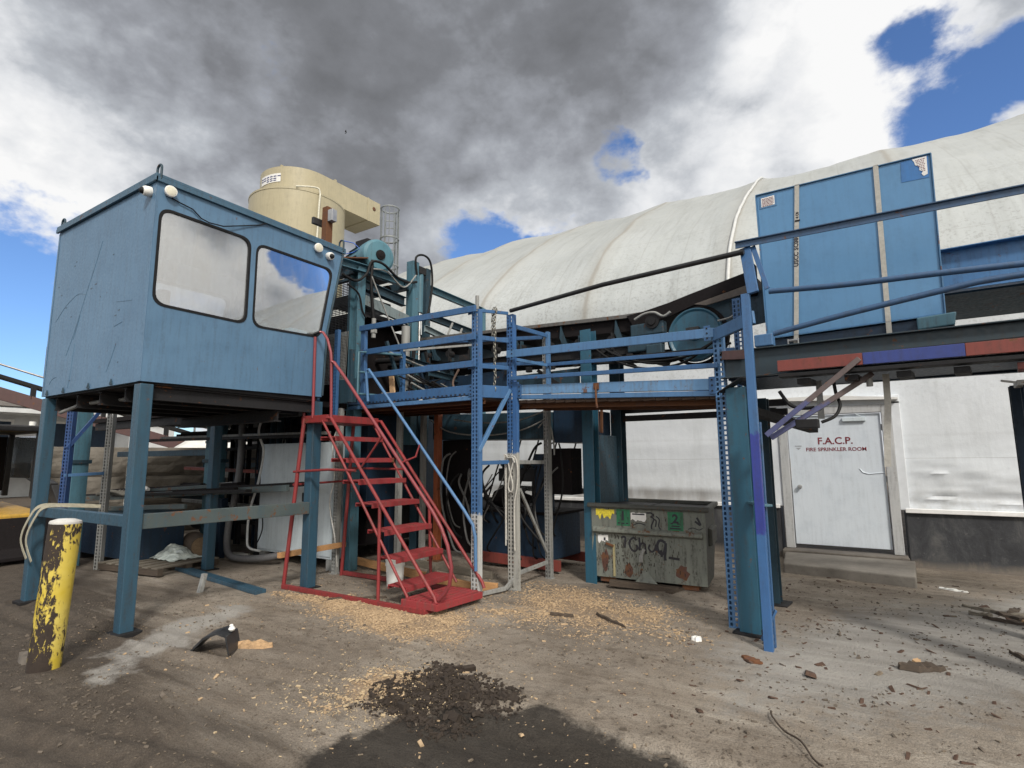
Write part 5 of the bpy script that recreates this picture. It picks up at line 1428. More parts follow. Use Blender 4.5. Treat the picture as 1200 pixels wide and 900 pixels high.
# hoses and cables on the machine
for pts, r, mm in (([(Xm + .12, 7.16, 4.95), (Xm + .14, 7.1, 5.25), (Xm + .15, 7.3, 5.36), (Xm + .14, 7.5, 5.28), (Xm + .12, 7.58, 4.9), (Xm + .12, 7.5, 4.4), (Xm + .1, 7.42, 4.25)], .02, M_BLACK),
                   ([(Xm + .08, 5.5, 4.50), (Xm + .12, 5.75, 4.45), (Xm + .14, 5.95, 4.62), (Xm + .14, 6.05, 4.85), (Xm + .2, 6.25, 4.86), (Xm + .16, 6.6, 4.75), (Xm + .14, 6.9, 4.74), (Xm + .12, 7.15, 4.82)], .022, M_BLACK),
                   ([(Xm + .12, 6.1, 4.75), (Xm + .14, 6.4, 4.78), (Xm + .14, 6.8, 4.62), (Xm + .15, 7.1, 4.92)], .014, M_GALV),
                   ([(Xm + .1, 5.6, 4.36), (Xm + .13, 5.8, 4.25), (Xm + .12, 5.9, 4.0), (Xm + .12, 5.98, 3.9)], .016, M_BLACK),
                   ([(Xm + .1, 6.1, 4.9), (Xm + .13, 6.06, 4.5), (Xm + .12, 6.1, 4.2), (Xm + .12, 6.14, 3.9)], .026, M_BLACK),
                   ([(Xm + .15, 6.05, 4.6), (Xm + .2, 6.4, 3.95), (Xm + .3, 6.75, 3.25), (Xm + .36, 6.88, 3.02)], .013, M_GALV)):
    mb = MB(); mb.tube(spl(pts), r, 8); mb.build('hose', mm, R_, smooth=60)
mb = MB(); mb.cyl((Xm + .13, 6.14, 3.6), (Xm + .13, 6.14, 3.92), .035, n=10); mb.cyl((Xm + .13, 6.14, 3.68), (Xm + .13, 6.14, 3.74), .055, n=6); mb.build('valve', M_GALV, R_)
# under the deck: dark boxes added so the gaps read dark; chutes, legs
mpart('dark_fill_box', M_NAVY, lambda b: b.box((-8.9, 6.35, .9), (-6.75, 9.2, 2.40)), bevel=.01)
mpart('dark_fill_base', M_CHAR, lambda b: b.box((-8.7, 6.6, .25), (-7.0, 9.0, .9)))
mb = MB(G); mb.prism([(-2.55, 1.05, 2.42), (-.10, 1.05, 2.34), (-.10, 1.05, 1.94), (-2.55, 1.05, 1.99)], (0, .9, 0)); mb.build('chute_box', M_TEAL_D, R_, bevel=.006)
mb = MB(G); mb.prism([(-.08, 1.12, 2.36), (.50, 1.12, 2.34), (.50, 1.12, 1.88), (-.08, 1.12, 1.88)], (0, .7, 0)); mb.build('chute_box', M_NAVY, R_, bevel=.006)
for (x, y, w, mm) in ((-7.35, 6.2, .14, M_NAVY), (-6.9, 6.9, .12, M_NAVY), (-7.9, 6.2, .16, M_TEAL_D), (-8.9, 6.3, .16, M_NAVY)):
    mpart('leg', mm, lambda b: b.box((x, y, -.05), (x + w, y + w, 2.4)), bevel=.003)

# more of the works behind the left railing: rollers, struts, pipes and cable runs
mpart('roller_frame', M_TEAL_D, lambda b: b.chan((Xm + .35, 6.6, 3.30), (Xm + .35, 8.9, 3.12), .05, .12, .008), bevel=.003)
mpart('roller_frame', M_TEAL_D, lambda b: b.chan((Xm + .9, 6.6, 3.02), (Xm + .9, 8.6, 2.95), .05, .10, .008), bevel=.003)
for k in range(7):
    y = 6.75 + k * .3
    mpart('press_roller', M_DARK, lambda b: b.cyl((Xm - .4, y, 3.36 - k * .02), (Xm + .34, y, 3.32 - k * .02), .05, n=14), smooth=40)
rnd = random.Random(12)
for k in range(10):
    y = 6.5 + k * .27; x = Xm + rnd.uniform(.0, .9)
    z0 = rnd.uniform(2.5, 2.9); z1 = z0 + rnd.uniform(.3, 1.0)
    mpart('strut', (M_TEAL_D, M_DARK, M_NAVY)[k % 3], lambda b: b.bar((x, y, z0), (x + rnd.uniform(-.1, .1), y + rnd.uniform(-.3, .3), z1), .05, .05, (0, 1, 0)), bevel=.003)
for k in range(12):
    y0 = rnd.uniform(6.1, 7.6); x = Xm + rnd.uniform(.25, 1.1); z = rnd.uniform(2.55, 3.2)
    pts = [(x, y0, z), (x + .1, y0 + .3, z - .12), (x + .2, y0 + .7, z - .16), (x + .25, y0 + 1.1, z - .02), (x + .3, y0 + 1.4, z + .1)]
    mpart('hose', (M_BLACK, M_BLACK, M_GALV, M_BLACK)[k % 4], lambda b: b.tube(spl(pts), rnd.choice((.009, .013, .017)), 7), smooth=60)
mpart('conduit', M_GALV, lambda b: b.tube([(Xm + .45, 6.1, 3.35), (Xm + .5, 6.8, 3.22), (Xm + .55, 7.3, 3.16)], .016, 8), smooth=60)
mpart('conduit', M_GALV, lambda b: b.tube([(Xm + .5, 6.0, 2.66), (Xm + .6, 6.5, 2.68), (Xm + .8, 7.0, 2.62)], .02, 8), smooth=60)
for (y, z) in ((6.6, 2.62), (7.0, 2.60), (8.0, 2.62)):
    mpart('lubricator', M_STICKER, lambda b: b.lathe((Xm + .75, y, z - .05), (0, 0, 1), [(0, 0), (.03, 0), (.035, .05), (.02, .08), (0, .085)], 12), smooth=40)
mb = MB(G); mb.tube(spl([(-1.42, .5, 3.05), (-1.50, .45, 2.85), (-1.40, .4, 2.7), (-1.28, .4, 2.55), (-1.22, .4, 2.48)]), .018, 8); mb.build('hose', plain('hose_brown', (.10, .065, .05), .7), R_, smooth=60)
# idlers and brackets along the trough conveyor
for k in range(9):
    u = -3.2 + k * .52
    mb = MB(G); mb.cyl((u, v0 - .10, zc(u) - .32), (u, v0 + .02, zc(u) - .32), .055, n=16); mb.build('return_idler', M_DARK, T, smooth=40)
    mb = MB(G); mb.bar((u + .02, v0 - .07, zc(u) - .46), (u + .02, v0 - .07, zc(u) - .22), .02, .07, (0, 1, 0)); mb.build('idler_bracket', M_TEAL_D if k % 2 else M_DARK, T, bevel=.003)
for k in range(6):
    u = -.9 + k * .42
    mb = MB(G); mb.box((u, v0 - .12, 2.96), (u + .09, v0 - .06, 3.04)); mb.build('bearing', M_DARK, T, bevel=.008)
for u0, z0, u1, z1 in ((.9, 3.16, 1.3, 2.86), (1.3, 3.10, 1.72, 3.02), (2.3, 2.86, 2.75, 2.70), (-.3, 2.98, .1, 2.72)):
    mb = MB(G); mb.bar((u0, v0 - .05, z0), (u1, v0 - .05, z1), .03, .05); mb.build('brace', M_DARK, T, bevel=.002)

# ================================================================== HYDRAULIC UNIT UNDER THE PLATFORM
Hy = thing('hydraulic_unit', 'hydraulic power unit with navy tank and tangled black hoses under the platform', 'hydraulic unit', GW(-1.0, 1.2, 0), GA)
def hp(name, m, fn, **kw):
    mb = MB(G); fn(mb); return mb.build(name, m, Hy, **kw)
hp('tank', M_NAVY, lambda b: b.box((-1.55, 1.15, .18), (-.15, 1.95, .82)), bevel=.015)
hp('skid', M_RUSTRED, lambda b: b.box((-1.6, 1.08, .05), (.0, 1.14, .20)), bevel=.004)
hp('skid', M_RUSTRED, lambda b: b.box((-1.6, 1.96, .05), (.0, 2.02, .20)), bevel=.004)
hp('tank_lid', M_CHAR, lambda b: b.box((-1.6, 1.10, .825), (-.10, 2.0, .86)), bevel=.004)
hp('pump_motor', M_CHAR, lambda b: b.lathe(tuple((-1.3, 1.4, 1.02)), (1, 0, 0), [(0, -.1), (.12, -.1), (.15, 0), (.15, .4), (.1, .45), (.06, .6), (0, .6)], 24), smooth=40)
hp('valve_manifold', M_BLACKM, lambda b: (b.box((-1.2, 1.2, 1.30), (-.45, 1.45, 1.50)), b.box((-1.1, 1.2, .86), (-1.04, 1.26, 1.3)), b.box((-.55, 1.2, .86), (-.49, 1.26, 1.3))), bevel=.01)
for k in range(5):
    hp('solenoid_valve', M_BLACKM if k % 2 else M_TEAL_D, lambda b: (b.box((-1.16 + k * .15, 1.24, 1.502), (-1.07 + k * .15, 1.40, 1.62)), b.cyl((-1.115 + k * .15, 1.18, 1.56), (-1.115 + k * .15, 1.24, 1.56), .03, n=12)), bevel=.006)
hp('frame_beam', M_GALV, lambda b: b.bar((-1.6, 1.75, 1.17), (.1, 1.75, 1.15), .06, .08), bevel=.003)
hp('electrical_box', M_CHAR, lambda b: b.box((-.22, 1.25, 1.12), (.14, 1.55, 1.80)), bevel=.008)
hp('electrical_box', M_NAVY, lambda b: b.box((-.46, 1.15, .84), (-.26, 1.40, 1.72)), bevel=.008)
hp('dark_panel', M_CHAR, lambda b: b.box((-2.55, 1.3, .1), (-1.75, 1.36, 1.98)))
rnd = random.Random(21)
for k in range(30):
    u0 = rnd.uniform(-2.1, .05); u1 = u0 + rnd.uniform(-.5, .5)
    v = rnd.uniform(.86, 1.1)
    zt = rnd.uniform(1.1, 1.9); zb = rnd.uniform(.15, .8)
    sw = rnd.uniform(-.25, .25)
    pts = [(u0, v + .1, zt), (u0 + sw * .5, v, zt - .15), ((u0 + u1) / 2 + sw, v - .05, (zt + zb) / 2), (u1 + sw * .3, v - .03, zb + .12), (u1, v + .1, zb)]
    hp('hose', M_BLACK if k % 4 else M_HOSE, lambda b: b.tube(spl(pts), rnd.choice((.010, .013, .018)), 7), smooth=60)
for k in range(4):
    u = -1.5 + k * .38
    hp('rod', M_BLACKM, lambda b: b.bar((u, 2.0, 1.5), (u + .16, 2.0, 1.97), .02, .02))
for pts in ([(-2.5, .95, 2.32), (-2.0, .9, 2.1), (-1.2, .9, 2.02), (-.5, .9, 2.08), (-.05, .92, 2.24)], [(-1.9, .9, 2.30), (-1.3, .88, 2.22), (-.6, .88, 2.22), (-.1, .92, 2.34)], [(-.2, .9, 2.1), (.0, .86, 2.2), (.06, .9, 1.9), (.07, .9, 1.7)]):
    hp('loom_cable', M_GALV, lambda b: b.tube(spl(pts), .012, 7), smooth=60)
o = thing('orange_pillar', 'rusty orange square steel pillar standing behind the red stair under the deck', 'pillar', GW(-2.28, .9, 0), GA)
mb = MB(G); mb.box((-2.33, .86, -.03), (-2.23, .96, 2.44)); mb.build('shaft', paint('orange_rust', (.30, .085, .035), rust=.14, dirt=.4), o, bevel=.005)
mb = MB(G); mb.box((-2.40, .80, -.03), (-2.16, 1.02, .015)); mb.build('base_plate', M_RUST, o, bevel=.003)
# timbers lying on the ground under the platform
def timber(a, b, w, h, label, m=M_WOOD_O, name='timber', group=None, cat='timber'):
    mb = MB(); mb.bar(a, b, w, h); mid = (V(a) + V(b)) / 2
    o = mb.build(name, m, None, bevel=.004, origin=(mid.x, mid.y, 0)); tag(o, label, cat, group); return o
timber((-7.05, 6.22, .10), (-4.25, 5.78, .06), .045, .11, 'long fresh timber lying behind the foot of the red stair')
timber((-4.20, 5.86, .06), (-3.92, 5.90, .06), .045, .11, 'short fresh timber end between the two platform corner posts')
timber((-6.7, 6.75, .05), (-4.4, 6.5, .05), .045, .10, 'second fresh timber farther back under the platform', M_WOOD_G)
timber((-4.95, 5.80, .08), (-4.95, 5.92, .24), .09, .09, 'short upright timber stub behind the white bucket', M_WOOD_G)

# ================================================================== GREY CABINET AND CONDUITS
Cb = thing('electrical_cabinet', 'tall pale grey electrical cabinet on feet under the cab platform', 'electrical cabinet', (-7.7, 5.8, 0))
def cp(name, m, fn, **kw):
    mb = MB(); fn(mb); return mb.build(name, m, Cb, **kw)
cp('housing', M_CABINET, lambda b: b.box((-8.68, 5.75, .16), (-6.80, 6.2, 1.93)), bevel=.01)
cp('door', M_CABINET, lambda b: b.box((-8.64, 5.735, .20), (-7.42, 5.748, 1.90)), bevel=.004)
cp('door', M_CABINET, lambda b: b.box((-7.40, 5.735, .20), (-6.84, 5.748, 1.90)), bevel=.004)
cp('handle', M_BLACKM, lambda b: b.box((-7.52, 5.715, 1.0), (-7.48, 5.734, 1.14)), bevel=.005)
for x in (-8.62, -7.5, -6.95):
    cp('foot', M_GALV, lambda b: b.box((x, 5.76, -.05), (x + .14, 5.9, .16)), bevel=.004)
for x in (-8.3, -7.1):
    cp('lifting_eye', M_GALV, lambda b: b.tube([(x + .04 * cos(a), 5.9, 1.97 + .04 * sin(a)) for a in [2 * pi * k / 12 for k in range(13)]], .009, 6), smooth=60)
o = MB(); o.tube(spl([(-8.35, 5.5, 2.35), (-8.42, 5.5, 2.1), (-8.44, 5.62, 1.8), (-8.6, 5.66, 1.3), (-8.74, 5.62, .8), (-8.73, 5.6, .35), (-8.62, 5.58, .22), (-8.35, 5.6, .19)]), .019, 10)
o = o.build('conduit', plain('conduit_white', (.52, .53, .53), .45, 0, .15), None, smooth=60, origin=(-8.6, 5.6, 0)); tag(o, 'pale rigid conduit running down the left edge of the grey cabinet', 'conduit')
o = MB(); o.tube(spl([(-9.15, 5.65, 2.3), (-9.14, 5.65, 1.6), (-9.16, 5.6, 1.0), (-9.2, 5.55, .6), (-9.14, 5.5, .25), (-8.9, 5.42, .10), (-8.5, 5.40, .09), (-8.1, 5.5, .12), (-7.9, 5.62, .16)]), .055, 12)
o = o.build('flexible_hose', plain('hose_grey', (.115, .115, .12), .6, 0, .2, 40), None, smooth=60, origin=(-8.9, 5.5, 0)); tag(o, 'thick grey flexible hose curving along the ground beside the grey cabinet', 'hose')
o = MB(); o.tube(spl([(-8.62, 5.7, .75), (-8.45, 5.66, .74), (-8.36, 5.62, .55), (-8.42, 5.6, .36), (-8.5, 5.58, .26)]), .010, 6)
o = o.build('cable', M_BLACK, None, smooth=60, origin=(-8.5, 5.6, .2)); tag(o, 'thin black cable looping off the lower left of the grey cabinet', 'cable')
o = MB(); o.tube(spl([(-6.62, 5.7, 2.3), (-6.7, 5.6, 1.9), (-6.66, 5.62, 1.4), (-6.72, 5.6, 1.0), (-6.6, 5.62, .5), (-6.58, 5.66, .1)]), .010, 6)
o = o.build('cable', plain('cable_white', (.6, .6, .58), .5), None, smooth=60, origin=(-6.65, 5.6, 0)); tag(o, 'thin white cable hanging behind the back leg of the red stair', 'cable')
# perforated galvanized rack legs behind the stair
for (x, y, lab) in ((-6.62, 5.62, 'galvanized perforated rack leg right behind the red stair back leg'), (-7.0, 7.3, 'galvanized perforated rack leg farther back behind the stair treads')):
    Rk = thing('rack_leg', lab, 'rack leg', (x, y, 0), 0, 'galvanized rack legs under the deck')
    mb = MB(); mb.upright((x, y, -.03), 2.46, .085, .075); mb.build('perforated_post', M_GALV, Rk)
    mb = MB(); mb.box((x - .06, y - .03, -.03), (x + .06, y + .1, .012)); mb.build('foot_plate', M_GALV, Rk)

# ================================================================== DUMPSTER
d0, d1 = V((-3.11, 6.95, 0)), V((-1.66, 7.11, 0))
DA = math.atan2(d1.y - d0.y, d1.x - d0.x)
DM = Matrix.Translation(d0) @ Matrix.Rotation(DA, 4, 'Z') @ Matrix.Rotation(radians(.8), 4, 'Y')
Du = thing('dumpster', 'dented grey green steel dumpster with stickers and black graffiti under the platform', 'dumpster', d0, DA)
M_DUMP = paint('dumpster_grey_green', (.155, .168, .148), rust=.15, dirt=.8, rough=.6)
M_DUMPD = paint('dumpster_dark', (.055, .058, .052), rust=.13, dirt=.65, rough=.65)  # darker copy of the front paint: shade of the side put into the colour
W_ = 1.46
mb = MB(DM)
# front, back and side sheets (flaring towards the top, open inside)
fr = [(.0, .03, .10), (W_, .03, .10), (W_, .0, 1.0), (0, .0, 1.0)]
mb.prism(fr, (0, .012, 0))
sideL = [(0, .03, .10), (0, .72, .10), (0, 1.06, .62), (0, 1.06, 1.0), (0, 0, 1.0)]
mb.build('front_sheet', M_DUMP, Du, bevel=.004)
for x in (0.001, W_ - .013):
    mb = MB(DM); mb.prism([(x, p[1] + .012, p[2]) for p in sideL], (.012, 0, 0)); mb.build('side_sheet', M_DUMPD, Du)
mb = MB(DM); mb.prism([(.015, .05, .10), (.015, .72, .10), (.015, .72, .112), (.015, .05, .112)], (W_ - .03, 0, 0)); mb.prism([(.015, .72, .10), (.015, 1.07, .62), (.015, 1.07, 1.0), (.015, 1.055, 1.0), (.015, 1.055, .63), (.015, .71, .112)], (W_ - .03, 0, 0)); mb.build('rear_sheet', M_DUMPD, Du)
mb = MB(DM)
mb.prism([(-.05, -.045, 1.0), (-.05, .05, 1.0), (-.05, .05, 1.05), (-.05, -.02, 1.06), (-.05, -.05, 1.03)], (W_ + .10, 0, 0)); mb.build('rim', M_DUMPD, Du, bevel=.012)
mb = MB(DM); mb.prism([(-.05, 1.03, 1.0), (-.05, 1.1, 1.0), (-.05, 1.1, 1.055), (-.05, 1.03, 1.055)], (W_ + .10, 0, 0))
mb.build('rim', M_DUMPD, Du, bevel=.012)
for x in (-.05, W_ - .02):
    mb = MB(DM); mb.box((x, .052, 1.0), (x + .07, 1.028, 1.055)); mb.build('rim', M_DUMPD, Du, bevel=.012)
mb = MB(DM)
mb.prism([(0.0, .052, 1.02), (W_ * .5, .052, 1.02), (W_ * .5, 1.02, .99), (0, 1.02, .99)], (0, 0, .02)); mb.build('lid', M_BLACK, Du, bevel=.006)
mb = MB(DM); mb.prism([(W_ * .52, .052, 1.02), (W_ -.02, .052, 1.02), (W_ - .02, 1.02, .98), (W_ * .52, 1.02, .99)], (0, 0, .02)); mb.build('lid', M_BLACK, Du, bevel=.006)
mb = MB(DM); mb.prism([(.03, .01, .66), (.03, -.05, .69), (.03, -.05, .725), (.03, .0, .755)], (W_ - .07, 0, 0)); mb.build('stiffener', M_DUMP, Du, bevel=.006)
mb = MB(DM); mb.prism([(W_ + .0, .25, .55), (W_ + .05, .25, .57), (W_ + .05, .25, .76), (W_, .25, .78)], (0, .55, 0)); mb.build('fork_pocket', M_DUMPD, Du, bevel=.008)
fy = -.001
def fpl(x0, x1, z0, z1, y=None):
    yy = lambda z: .03 * (1 - (z - .10) / .9) + fy
    return [(x0, yy(z0) - .002, z0), (x1, yy(z0) - .002, z0), (x1, yy(z1) - .002, z1), (x0, yy(z1) - .002, z1)]
def fplate(name, x0, x1, z0, z1, m, par=Du, th=.002):
    mb = MB(DM); mb.prism(fpl(x0, x1, z0, z1), (0, th, 0)); return mb.build(name, m, par)
def ragged(name, x0, x1, z0, z1, m, seed, bottom=.5):
    r = random.Random(seed); top = []; bot = []
    n = 9
    for k in range(n + 1):
        x = x0 + (x1 - x0) * k / n
        zt = z1 - r.uniform(0, .012); zb = z0 + r.random() * (z1 - z0) * bottom
        top.append((x, zt)); bot.append((x, zb))
    poly = bot + top[::-1]
    yy = lambda z: .03 * (1 - (z - .10) / .9) - .004
    mb = MB(DM); mb.prism([(x, yy(z), z) for x, z in poly], (0, .002, 0)); return mb.build(name, m, Du)
ragged('yellow_sticker', .065, .315, .83, .985, M_YSTICK, 3, .75)
gsm = fplate('green_label', .345, .525, .775, .99, M_GSTICK)
ragged('white_sticker', .535, .735, .835, .955, M_STICKER, 9, .35)
gs2 = fplate('green_label', 1.005, 1.195, .735, .985, M_GSTICK)
text('label_figures', '1', .16, DM @ plane_M((.43, -.0035, .90), (1, 0, 0), (0, 0, 1)), M_INK, Du, bold=.006)
text('label_figures', '2', .15, DM @ plane_M((1.10, -.0035, .895), (1, 0, 0), (0, 0, 1)), M_INK, Du, bold=.006)
mb = MB(DM); 
for k, (x, z, w) in enumerate(((.36, .80, .03), (.41, .797, .04), (.47, .80, .03), (1.03, .77, .13), (1.05, .80, .10), (1.04, .83, .03), (1.12, .83, .03))):
    mb.prism(fpl(x, x + w, z, z + .018), (0, -.001, 0))
stuff(mb.build('label_scrawl', M_INK, Du))
mb = MB(DM); mb.prism(fpl(.555, .715, .925, .942), (0, -.0035, 0)); mb.build('sticker_print', M_INK, Du)
ragged('white_sticker', .085, .225, .52, .645, M_STICKER, 12, .5)
mb = MB(DM); mb.prism(fpl(.165, .19, .57, .61), (0, -.0035, 0)); mb.build('sticker_print', M_INK, Du)
# graffiti in black spray strokes
def stroke(pts, r=.011):
    yy = lambda z: .03 * (1 - (z - .10) / .9) - .001
    mbg = MB(DM)
    P_ = spl([(x, yy(z), z) for x, z in pts], 5)
    for a_, b_ in zip(P_, P_[1:]):
        if (b_ - a_).length > 1e-5:
            mbg.bar(a_, b_ + (b_ - a_).normalized() * .004, r * 2.5, .003, (0, 1, 0))
    return mbg
gi = plain('spray_black', (.022, .022, .03), .7, 0, .4, 30)
for pts, r in (([(.40, .615), (.43, .635), (.455, .62), (.45, .55), (.445, .50)], .010), ([(.60, .60), (.56, .63), (.51, .58), (.52, .50), (.57, .46), (.61, .50), (.60, .54)], .010), ([(.635, .64), (.64, .56), (.635, .48), (.65, .55), (.69, .57), (.71, .53), (.715, .46), (.72, .44)], .010),
               ([(.77, .56), (.755, .51), (.79, .47), (.83, .50), (.845, .56), (.845, .49)], .009), ([(.97, .595), (.90, .62), (.865, .56), (.88, .48), (.93, .45), (.96, .52), (.97, .59), (.965, .50), (.955, .42), (.96, .38)], .013), ([(.91, .50), (.915, .42)], .012), ([(1.0, .415), (1.06, .41), (1.13, .405)], .012),
               ([(.74, .955), (.80, .96)], .007), ([(.80, .955), (.83, .93), (.80, .91), (.83, .88), (.80, .80), (.80, .76)], .008), ([(.83, .88), (.86, .86), (.85, .79)], .007), ([(.86, .92), (.90, .88), (.89, .80), (.91, .76)], .006), ([(.56, .79), (.64, .82), (.72, .80)], .005), ([(1.36, .93), (1.40, .84), (1.34, .88)], .010),
               ([(1.25, .78), (1.31, .80), (1.38, .78), (1.42, .80)], .004)):
    stroke(pts, r).build('graffiti', gi, Du)
for x0, z0, w, h_, sd in ((.12, .14, .12, .34, 1), (1.08, .13, .17, .22, 2), (.42, .12, .14, .20, 4)):
    r = random.Random(sd)
    poly = [(x0 + w * .5 + w * .5 * cos(a) * r.uniform(.6, 1.1), z0 + h_ * .5 + h_ * .5 * sin(a) * r.uniform(.6, 1.1)) for a in [2 * pi * k / 14 for k in range(14)]]
    yy = lambda z: .03 * (1 - (z - .10) / .9) - .002
    mb = MB(DM); mb.prism([(x, yy(z), z) for x, z in poly], (0, .001, 0)); mb.build('rust_patch', paint('rust_red_patch_%d' % sd, (.085, .035, .025), rust=.3, dirt=.4), Du)
r = random.Random(8)
mb = MB(DM)
for k in range(330):
    x = r.gauss(.50, .22) if r.random() < .75 else r.uniform(.05, 1.4); z = r.uniform(.13, .62) if r.random() < .8 else r.uniform(.13, .97)
    if not .03 < x < 1.42:
        continue
    mb.prism(fpl(x, x + r.uniform(.003, .010), z, z + r.uniform(.008, .05)), (0, -.0004, 0))
stuff(mb.build('scratches', plain('scratch_dark', (.03, .024, .02), .8), Du))
mb = MB(DM); mb.prism(fpl(.285, .315, .12, .53), (0, -.014, 0)); mb.build('locking_bar', paint('bar_yellow_grey', (.33, .29, .16), rust=.12, dirt=.5), Du, bevel=.004)
mb = MB(DM); mb.bar((.20, -.012, .54), (.30, -.012, .51), .03, .02, (0, 1, 0)); mb.build('bar_hook', M_RUST, Du, bevel=.004)
mb = MB(DM); mb.bar((.655, .005, .33), (.66, .0, .42), .05, .02, (0, 1, 0)); mb.bar((.66, .0, .42), (.70, -.01, .50), .04, .02, (0, 1, 0)); mb.build('latch', M_GALV, Du, bevel=.004)
mb = MB(DM); mb.prism([(.57, -.02, .08), (.86, -.02, .08), (.79, .02, .16), (.73, .022, .22), (.68, .022, .22), (.63, .02, .15)], (0, .02, 0)); mb.build('tow_lug', M_DUMP, Du, bevel=.006)
for x in (.10, .6, 1.15):
    mb = MB(DM); mb.box((x, .06, .035), (x + .2, .7, .10)); mb.build('runner', M_RUST, Du, bevel=.004)
timber(tuple(DM @ V((.27, -.10, .065))), tuple(DM @ V((1.12, -.02, .04))), .10, .07, 'splintered brown timber jammed under the front edge of the dumpster', M_WOOD_D)
timber(tuple(DM @ V((1.02, -.16, .02))), tuple(DM @ V((1.25, .35, .04))), .10, .06, 'short brown timber lying crosswise below the dumpster right corner', M_WOOD_D)

# ================================================================== BOLLARD
Bo = thing('bollard', 'leaning yellow steel bollard with flaking paint and a white concrete cap', 'bollard', (-5.66, 1.94, 0))
bt = V((-5.66, 1.99, 1.14)); bb_ = V((-5.675, 1.94, -.1))
m, n = new_mat('flaking_yellow')
t = n.n('ShaderNodeTexCoord').outputs['Object']
a = n.noise(n.n('ShaderNodeMapping', {0: t, 3: (1, 1, .55)}).outputs[0], 12, 7, .62, 1.2); b = n.noise(t, 2.6, 4, .6); d = n.noise(t, 60, 3)
sx = n.n('ShaderNodeSeparateXYZ', {0: t}); z = sx.outputs[2]
lo = n.mr(z, .42, .12, 0, .075); hi = n.mr(z, .92, 1.12, 0, .13)
lf = n.mr(sx.outputs[0], .02, -.10, 0, .02); rt = n.mr(n.m('ADD', sx.outputs[0], sx.outputs[1]), .09, .13, 0, -.12)
lv = total([n.m('MULTIPLY', a, .8), n.m('MULTIPLY', b, .26), hi, lf, rt]) if False else None
f_ = n.noise(n.n('ShaderNodeMapping', {0: t, 3: (1, 1, .42)}).outputs[0], 30, 5, .62, 1.0)
acc = n.m('ADD', n.m('MULTIPLY', a, .42), n.m('MULTIPLY', f_, .58))
top = n.mr(z, .80, 1.10, 0, .10)
for q in (n.m('MULTIPLY', n.m('SUBTRACT', b, .5), .40), lo, top, lf, rt):
    acc = n.m('ADD', acc, q)
peel = n.mr(acc, .482, .497)
rim_ = n.m('MULTIPLY', n.mr(acc, .445, .479), n.mr(acc, .497, .481))
yel = n.mix(n.mr(b, .35, .7), (.55, .41, .04), (.66, .56, .17))
cc = n.mix(peel, yel, n.mix(d, (.016, .012, .010), (.050, .034, .026)))
cc = n.mix(n.m('MULTIPLY', rim_, .65), cc, (.10, .06, .03))
cc = n.mix(n.mr(n.noise(t, 8, 6, .7), .52, .7, 0, .45), cc, n.mix(1.0, cc, (.5, .42, .36), 'MULTIPLY'))
finish(n, cc, n.mr(peel, 0, 1, .45, .85), 0, n.m('SUBTRACT', 1.0, peel), .6, .006)
M_FLAKE = m
mb = MB(); mb.tube([bb_, bb_ + (bt - bb_) * .5, bt], .112, 40); mb.build('pipe', M_FLAKE, Bo, smooth=40)
ax = (bt - bb_).normalized()
mb = MB(); mb.lathe(bt, ax, [(.111, -.001), (.113, .006), (.107, .022), (.06, .038), (0, .042)], 36); mb.build('cap', concrete('cap_white_concrete', (.42, .41, .40), (.68, .67, .65)), Bo, smooth=50)

# ================================================================== LITTER ON THE YARD
ch = MB()
prof_ = [(0, 0), (.02, .004), (.16, .13), (.30, .175), (.40, .15), (.44, .0), (.425, 0), (.385, .14), (.30, .16), (.17, .115), (.04, .0)]
Mt = Matrix.Translation((-5.07, 2.74, .0)) @ Matrix.Rotation(radians(20), 4, 'Z')
ch.prism([Mt @ V((x * .95, 0 + x * .04, z)) for x, z in prof_], Mt.to_3x3() @ V((-.06, .22, 0)))
o = ch.build('plastic_fender', plain('black_plastic', (.028, .030, .034), .38, 0, .3, 16), None, smooth=35, origin=(-4.7, 2.9, 0)); tag(o, 'bent black plastic fender piece lying on the dirt in front of the cab', 'fender piece')
cr = MB(); cr.lathe((-4.78, 2.97, .185), (0, 0, 1), [(0, -.02), (.02, -.015), (.03, .0), (.02, .018), (0, .022)], 10); cr.lathe((-4.82, 2.99, .20), (0, .3, 1), [(0, -.015), (.015, -.01), (.02, .0), (.012, .012), (0, .016)], 10)
o = cr.build('crumpled_wrapper', M_WHITE, None, smooth=40, origin=(-4.8, 2.98, .18)); tag(o, 'tiny crumpled white wrapper sitting on the black plastic piece', 'wrapper')
def shard(name, c, L, W, H, rz, m, label, cat='wood piece', seed=0, group=None, n=9):
    r = random.Random(seed); mb = MB()
    R = Matrix.Translation((c[0], c[1], gz(c[0], c[1]) + .002)) @ Matrix.Rotation(rz, 4, 'Z')
    top, bot = [], []
    up_, lo_ = [], []
    for k in range(n + 1):
        x = -L / 2 + L * k / n
        e = max(.25, sin(pi * (k + .6) / (n + 1.2)))
        up_.append((x, W / 2 * e * r.uniform(.6, 1.15))); lo_.append((x, -W / 2 * e * r.uniform(.6, 1.15)))
    ring = lo_ + up_[::-1]
    hs = [H * r.uniform(.5, 1.1) for _ in ring]
    vs = [R @ V((x, y, 0)) for x, y in ring] + [R @ V((x * .95, y * .8, hh)) for (x, y), hh in zip(ring, hs)]
    q = len(ring)
    fs = [(i, (i + 1) % q, q + (i + 1) % q, q + i) for i in range(q)]
    for k in range(n):
        fs.append((k, k + 1, q - 2 - k, q - 1 - k)); fs.append((q + k, q + k + 1, q + q - 2 - k, q + q - 1 - k))
    mb.add(vs, fs)
    o = mb.build(name, m, None, origin=c); return tag(o, label, cat, group)
